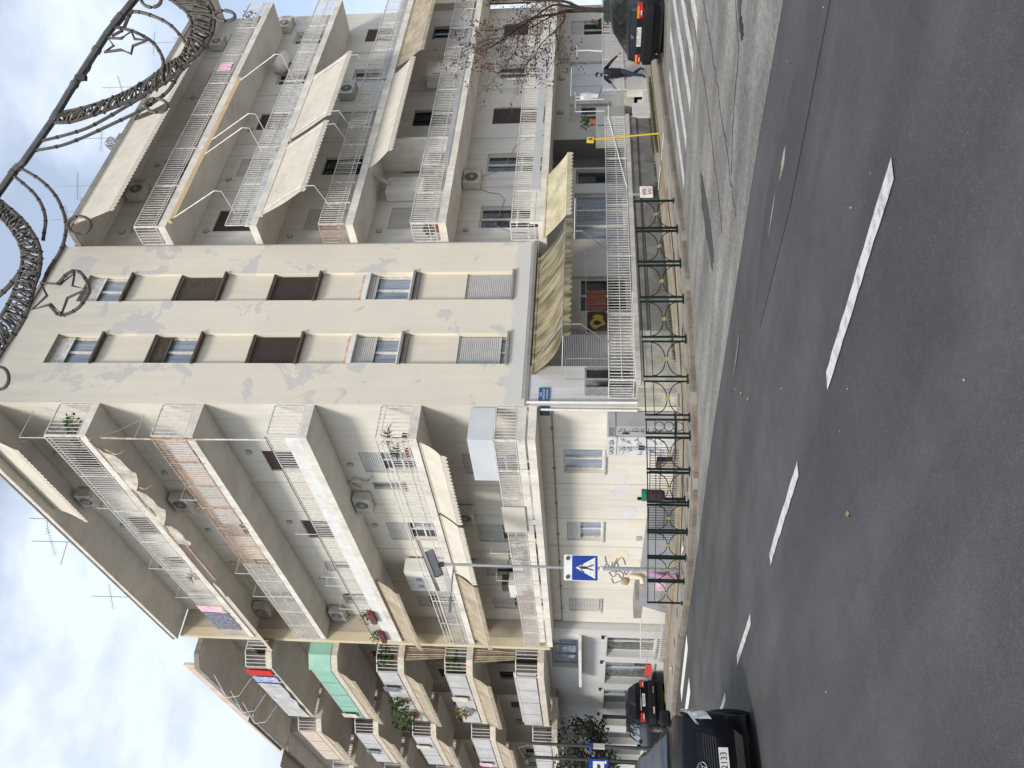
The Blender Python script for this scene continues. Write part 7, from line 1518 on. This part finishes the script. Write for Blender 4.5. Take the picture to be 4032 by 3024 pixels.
mb = MB(); mb.tube([(.36, -.22, .98), (.38, -.24, .70)], .01, 4); mb.obox((.38, -.24, .52), (.12, 0, 0), (0, .04, 0), (0, 0, .14)); tag(mb.build('shopping_bag', mat('pink_bag', (.6, .3, .4), (.7, .6, .65), 8, .7)), 'pink and white shopping bag carried by the woman behind the sign pole', 'bag'); bpy.data.objects['shopping_bag'].matrix_world = Matrix.Translation((wx, wy, S(wx, wy))) @ Matrix.Rotation(radians(150), 4, 'Z')
# man leaning out of the ground-floor window by the tree
Ji = dict(pelvis=(-.25, 0, .55), waist=(-.12, 0, .70), chest=(.06, 0, .88), neckb=(.17, 0, .98), neck=(.21, 0, 1.02), head=(.29, 0, 1.10), look=(1, -.2, -.55),
          shl=(.08, .18, .93), ell=(.20, .24, .70), wrl=(.36, .06, .66), shr=(.08, -.18, .93), elr=(.20, -.24, .70), wrr=(.38, -.04, .70),
          hipl=(-.25, .09, .52), knl=(-.20, .09, .25), anl=(-.28, .09, .05), toel=(-.18, .09, .02), hipr=(-.25, -.09, .52), knr=(-.20, -.09, .25), anr=(-.28, -.09, .05), toer=(-.18, -.09, .02))
person('grey-haired man in olive jacket leaning out of a window beside the tree', (33.3, 17.85, .98), radians(250), Ji, [olive, olive, shoe, mat('grey_hair', (.25, .24, .23), (.18, .17, .17), 30, .8)])

# ------------------------------------------------------------------ trees
barkm = mat('dark_bark', (.055, .042, .035), (.03, .022, .018), 6, .95, .8, 20); redleaf = mat('dry_red_leaf', (.095, .036, .024), (.055, .022, .015), 9, .85); twigm = mat('dark_twig', (.07, .05, .042), None, 5, .9)
tx, ty = 26.2, 13.5; TR = thing('red_leaved_tree', 'small bare tree with clusters of dry red leaves over the parked saloon', 'tree', (tx, ty, S(tx, ty))); TR['_off'] = (tx, ty, S(tx, ty))
q = random.Random(17)
def P3(x, z, y=0): return Vector((tx + x, ty + y, z))
limbs = [([P3(.0, .3), P3(.0, 1.2), P3(0, 1.9), P3(.0, 2.1)], .12, .09),
         ([P3(0, 2.05), P3(0, 2.8), P3(-.2, 3.08, -.1), P3(-.36, 3.4, -.1), P3(-.7, 3.95, -.2), P3(-1.5, 4.5, -.3), P3(-2.1, 4.9, -.3), P3(-2.8, 5.3, -.4)], .07, .014),
         ([P3(0, 2.05), P3(.4, 2.6, .1), P3(.9, 3.2, .1), P3(1.2, 4.2, .2), P3(1.5, 5.2, .2)], .07, .02),
         ([P3(.3, 2.5, .1), P3(.44, 3.34, 0), P3(.25, 3.68, 0), P3(-.1, 4.1, .1), P3(-.5, 4.9, .2), P3(-.7, 5.6, .2)], .045, .012),
         ([P3(-.2, 3.08, -.1), P3(-1.0, 3.1, -.2), P3(-1.75, 3.33, -.3), P3(-2.3, 3.27, -.4), P3(-2.9, 3.2, -.4), P3(-3.5, 3.3, -.5)], .032, .009),
         ([P3(-1.75, 3.33, -.3), P3(-2.6, 3.7, -.4), P3(-3.5, 3.9, -.5), P3(-4.3, 4.2, -.6)], .018, .006),
         ([P3(-1.5, 4.5, -.3), P3(-2.4, 4.5, -.2), P3(-3.2, 4.7, -.2), P3(-3.8, 5.0, -.1)], .02, .006),
         ([P3(-.7, 3.95, -.2), P3(-1.5, 3.95, .1), P3(-2.3, 4.1, .2), P3(-3.0, 4.3, .3)], .02, .006),
         ([P3(-.36, 3.4, -.1), P3(-.5, 4.3, .3), P3(-.9, 5.0, .4), P3(-1.3, 5.8, .4)], .028, .008), ([P3(-2.1, 4.9, -.3), P3(-2.0, 5.5, -.2), P3(-2.3, 6.0, -.1)], .016, .006)]
trk = MB(); trk.tube(spline([tuple(p) for p in limbs[0][0]], 4), .10, 9, r2=.075); trk.build('trunk', barkm, TR)
tips = []
for pts, r1, r2 in limbs[1:]:
    mb = MB(); P = spline([tuple(p) for p in pts], 5); mb.tube(P, r1, 7, r2=r2); mb.build('limb', barkm, TR); tips += [(Vector(P[i]), (Vector(P[i]) - Vector(P[i - 1])).normalized()) for i in range(len(P) // 4, len(P), 2)]
tw = MB(); lf = MB()
def grow(p, d, l, r, depth):
    pts = [p]; dd = d.copy()
    for k in range(4):
        dd = (dd + Vector((q.gauss(0, .28), q.gauss(0, .28), q.gauss(0, .22)))).normalized(); pts.append(pts[-1] + dd * l / 4)
    tw.tube(pts, r, 4, r2=r * .5)
    if depth > 0:
        for k in range(q.choice([2, 3])):
            b = pts[q.randint(1, 4)]; nd = (dd + Vector((q.gauss(-.15, .6), q.gauss(0, .6), q.gauss(.15, .5)))).normalized(); grow(b, nd, l * q.uniform(.6, .85), r * .6, depth - 1)
    elif q.random() < .38:
        c = pts[-1]
        for _ in range(q.randint(3, 11)):
            pp = c + Vector((q.gauss(0, .07), q.gauss(0, .07), q.gauss(-.03, .07))); a = Vector((q.gauss(0, 1), q.gauss(0, 1), q.gauss(-.5, .8))).normalized(); b = a.cross(Vector((q.gauss(0, 1), q.gauss(0, 1), q.gauss(0, 1)))).normalized(); s = q.uniform(.05, .10)
            lf.quad(pp, pp + a * s * .5 + b * s * .35, pp + a * s, pp + a * s * .5 - b * s * .35)
for p, d in tips:
    for _ in range(q.choice([1, 2])): grow(p, (d + Vector((q.gauss(-.2, .5), q.gauss(0, .5), q.gauss(.1, .5)))).normalized(), q.uniform(.5, .95), .0085, 2)
tw.build('twigs', twigm, TR, kind='stuff'); lf.build('leaves', redleaf, TR, kind='stuff')
def leafy_tree(label, x, y, zc, r, h, n, m, trunk_r=.12, seed=0, name='evergreen_tree', leaf=.16):
    z0 = S(x, y); t = thing(name, label, 'tree', (x, y, z0)); q2 = random.Random(seed)
    mb = MB(); mb.tube([(0, 0, 0), (.05, 0, (zc - z0) * .5), (-.05, .05, zc - z0 + .3)], trunk_r, 8, r2=trunk_r * .5)
    for k in range(6): a = q2.uniform(0, 6.28); mb.tube([(0, 0, (zc - z0) * .6), (r * .35 * cos(a), r * .35 * sin(a), zc - z0), (r * .7 * cos(a), r * .7 * sin(a), zc - z0 + q2.uniform(-.2, .6) * h)], trunk_r * .35, 5, r2=.01)
    mb.build('trunk', barkm, t)
    mb = MB(); cl = []
    for _ in range(34):
        d = Vector((q2.gauss(0, 1), q2.gauss(0, 1), q2.gauss(0, 1))).normalized() * q2.random() ** .35; cl.append(Vector((d.x * r, d.y * r, zc - z0 + d.z * h)))
    for i, c in enumerate(cl): leaves(mb, c, r * q2.uniform(.22, .42), n // 34, leaf, seed * 50 + i, .8)
    mb.build('crown', m, t, kind='stuff'); return t
dkleaf = mat('dark_evergreen_leaf', (.035, .045, .025), (.014, .018, .012), 1.6, .8)
leafy_tree('dark evergreen street tree behind the bus stop sign, hiding part of the wall lettering', 9.75, 40.6, 2.3, 1.9, 1.7, 5200, dkleaf, seed=3)
bpy.context.view_layer.update()
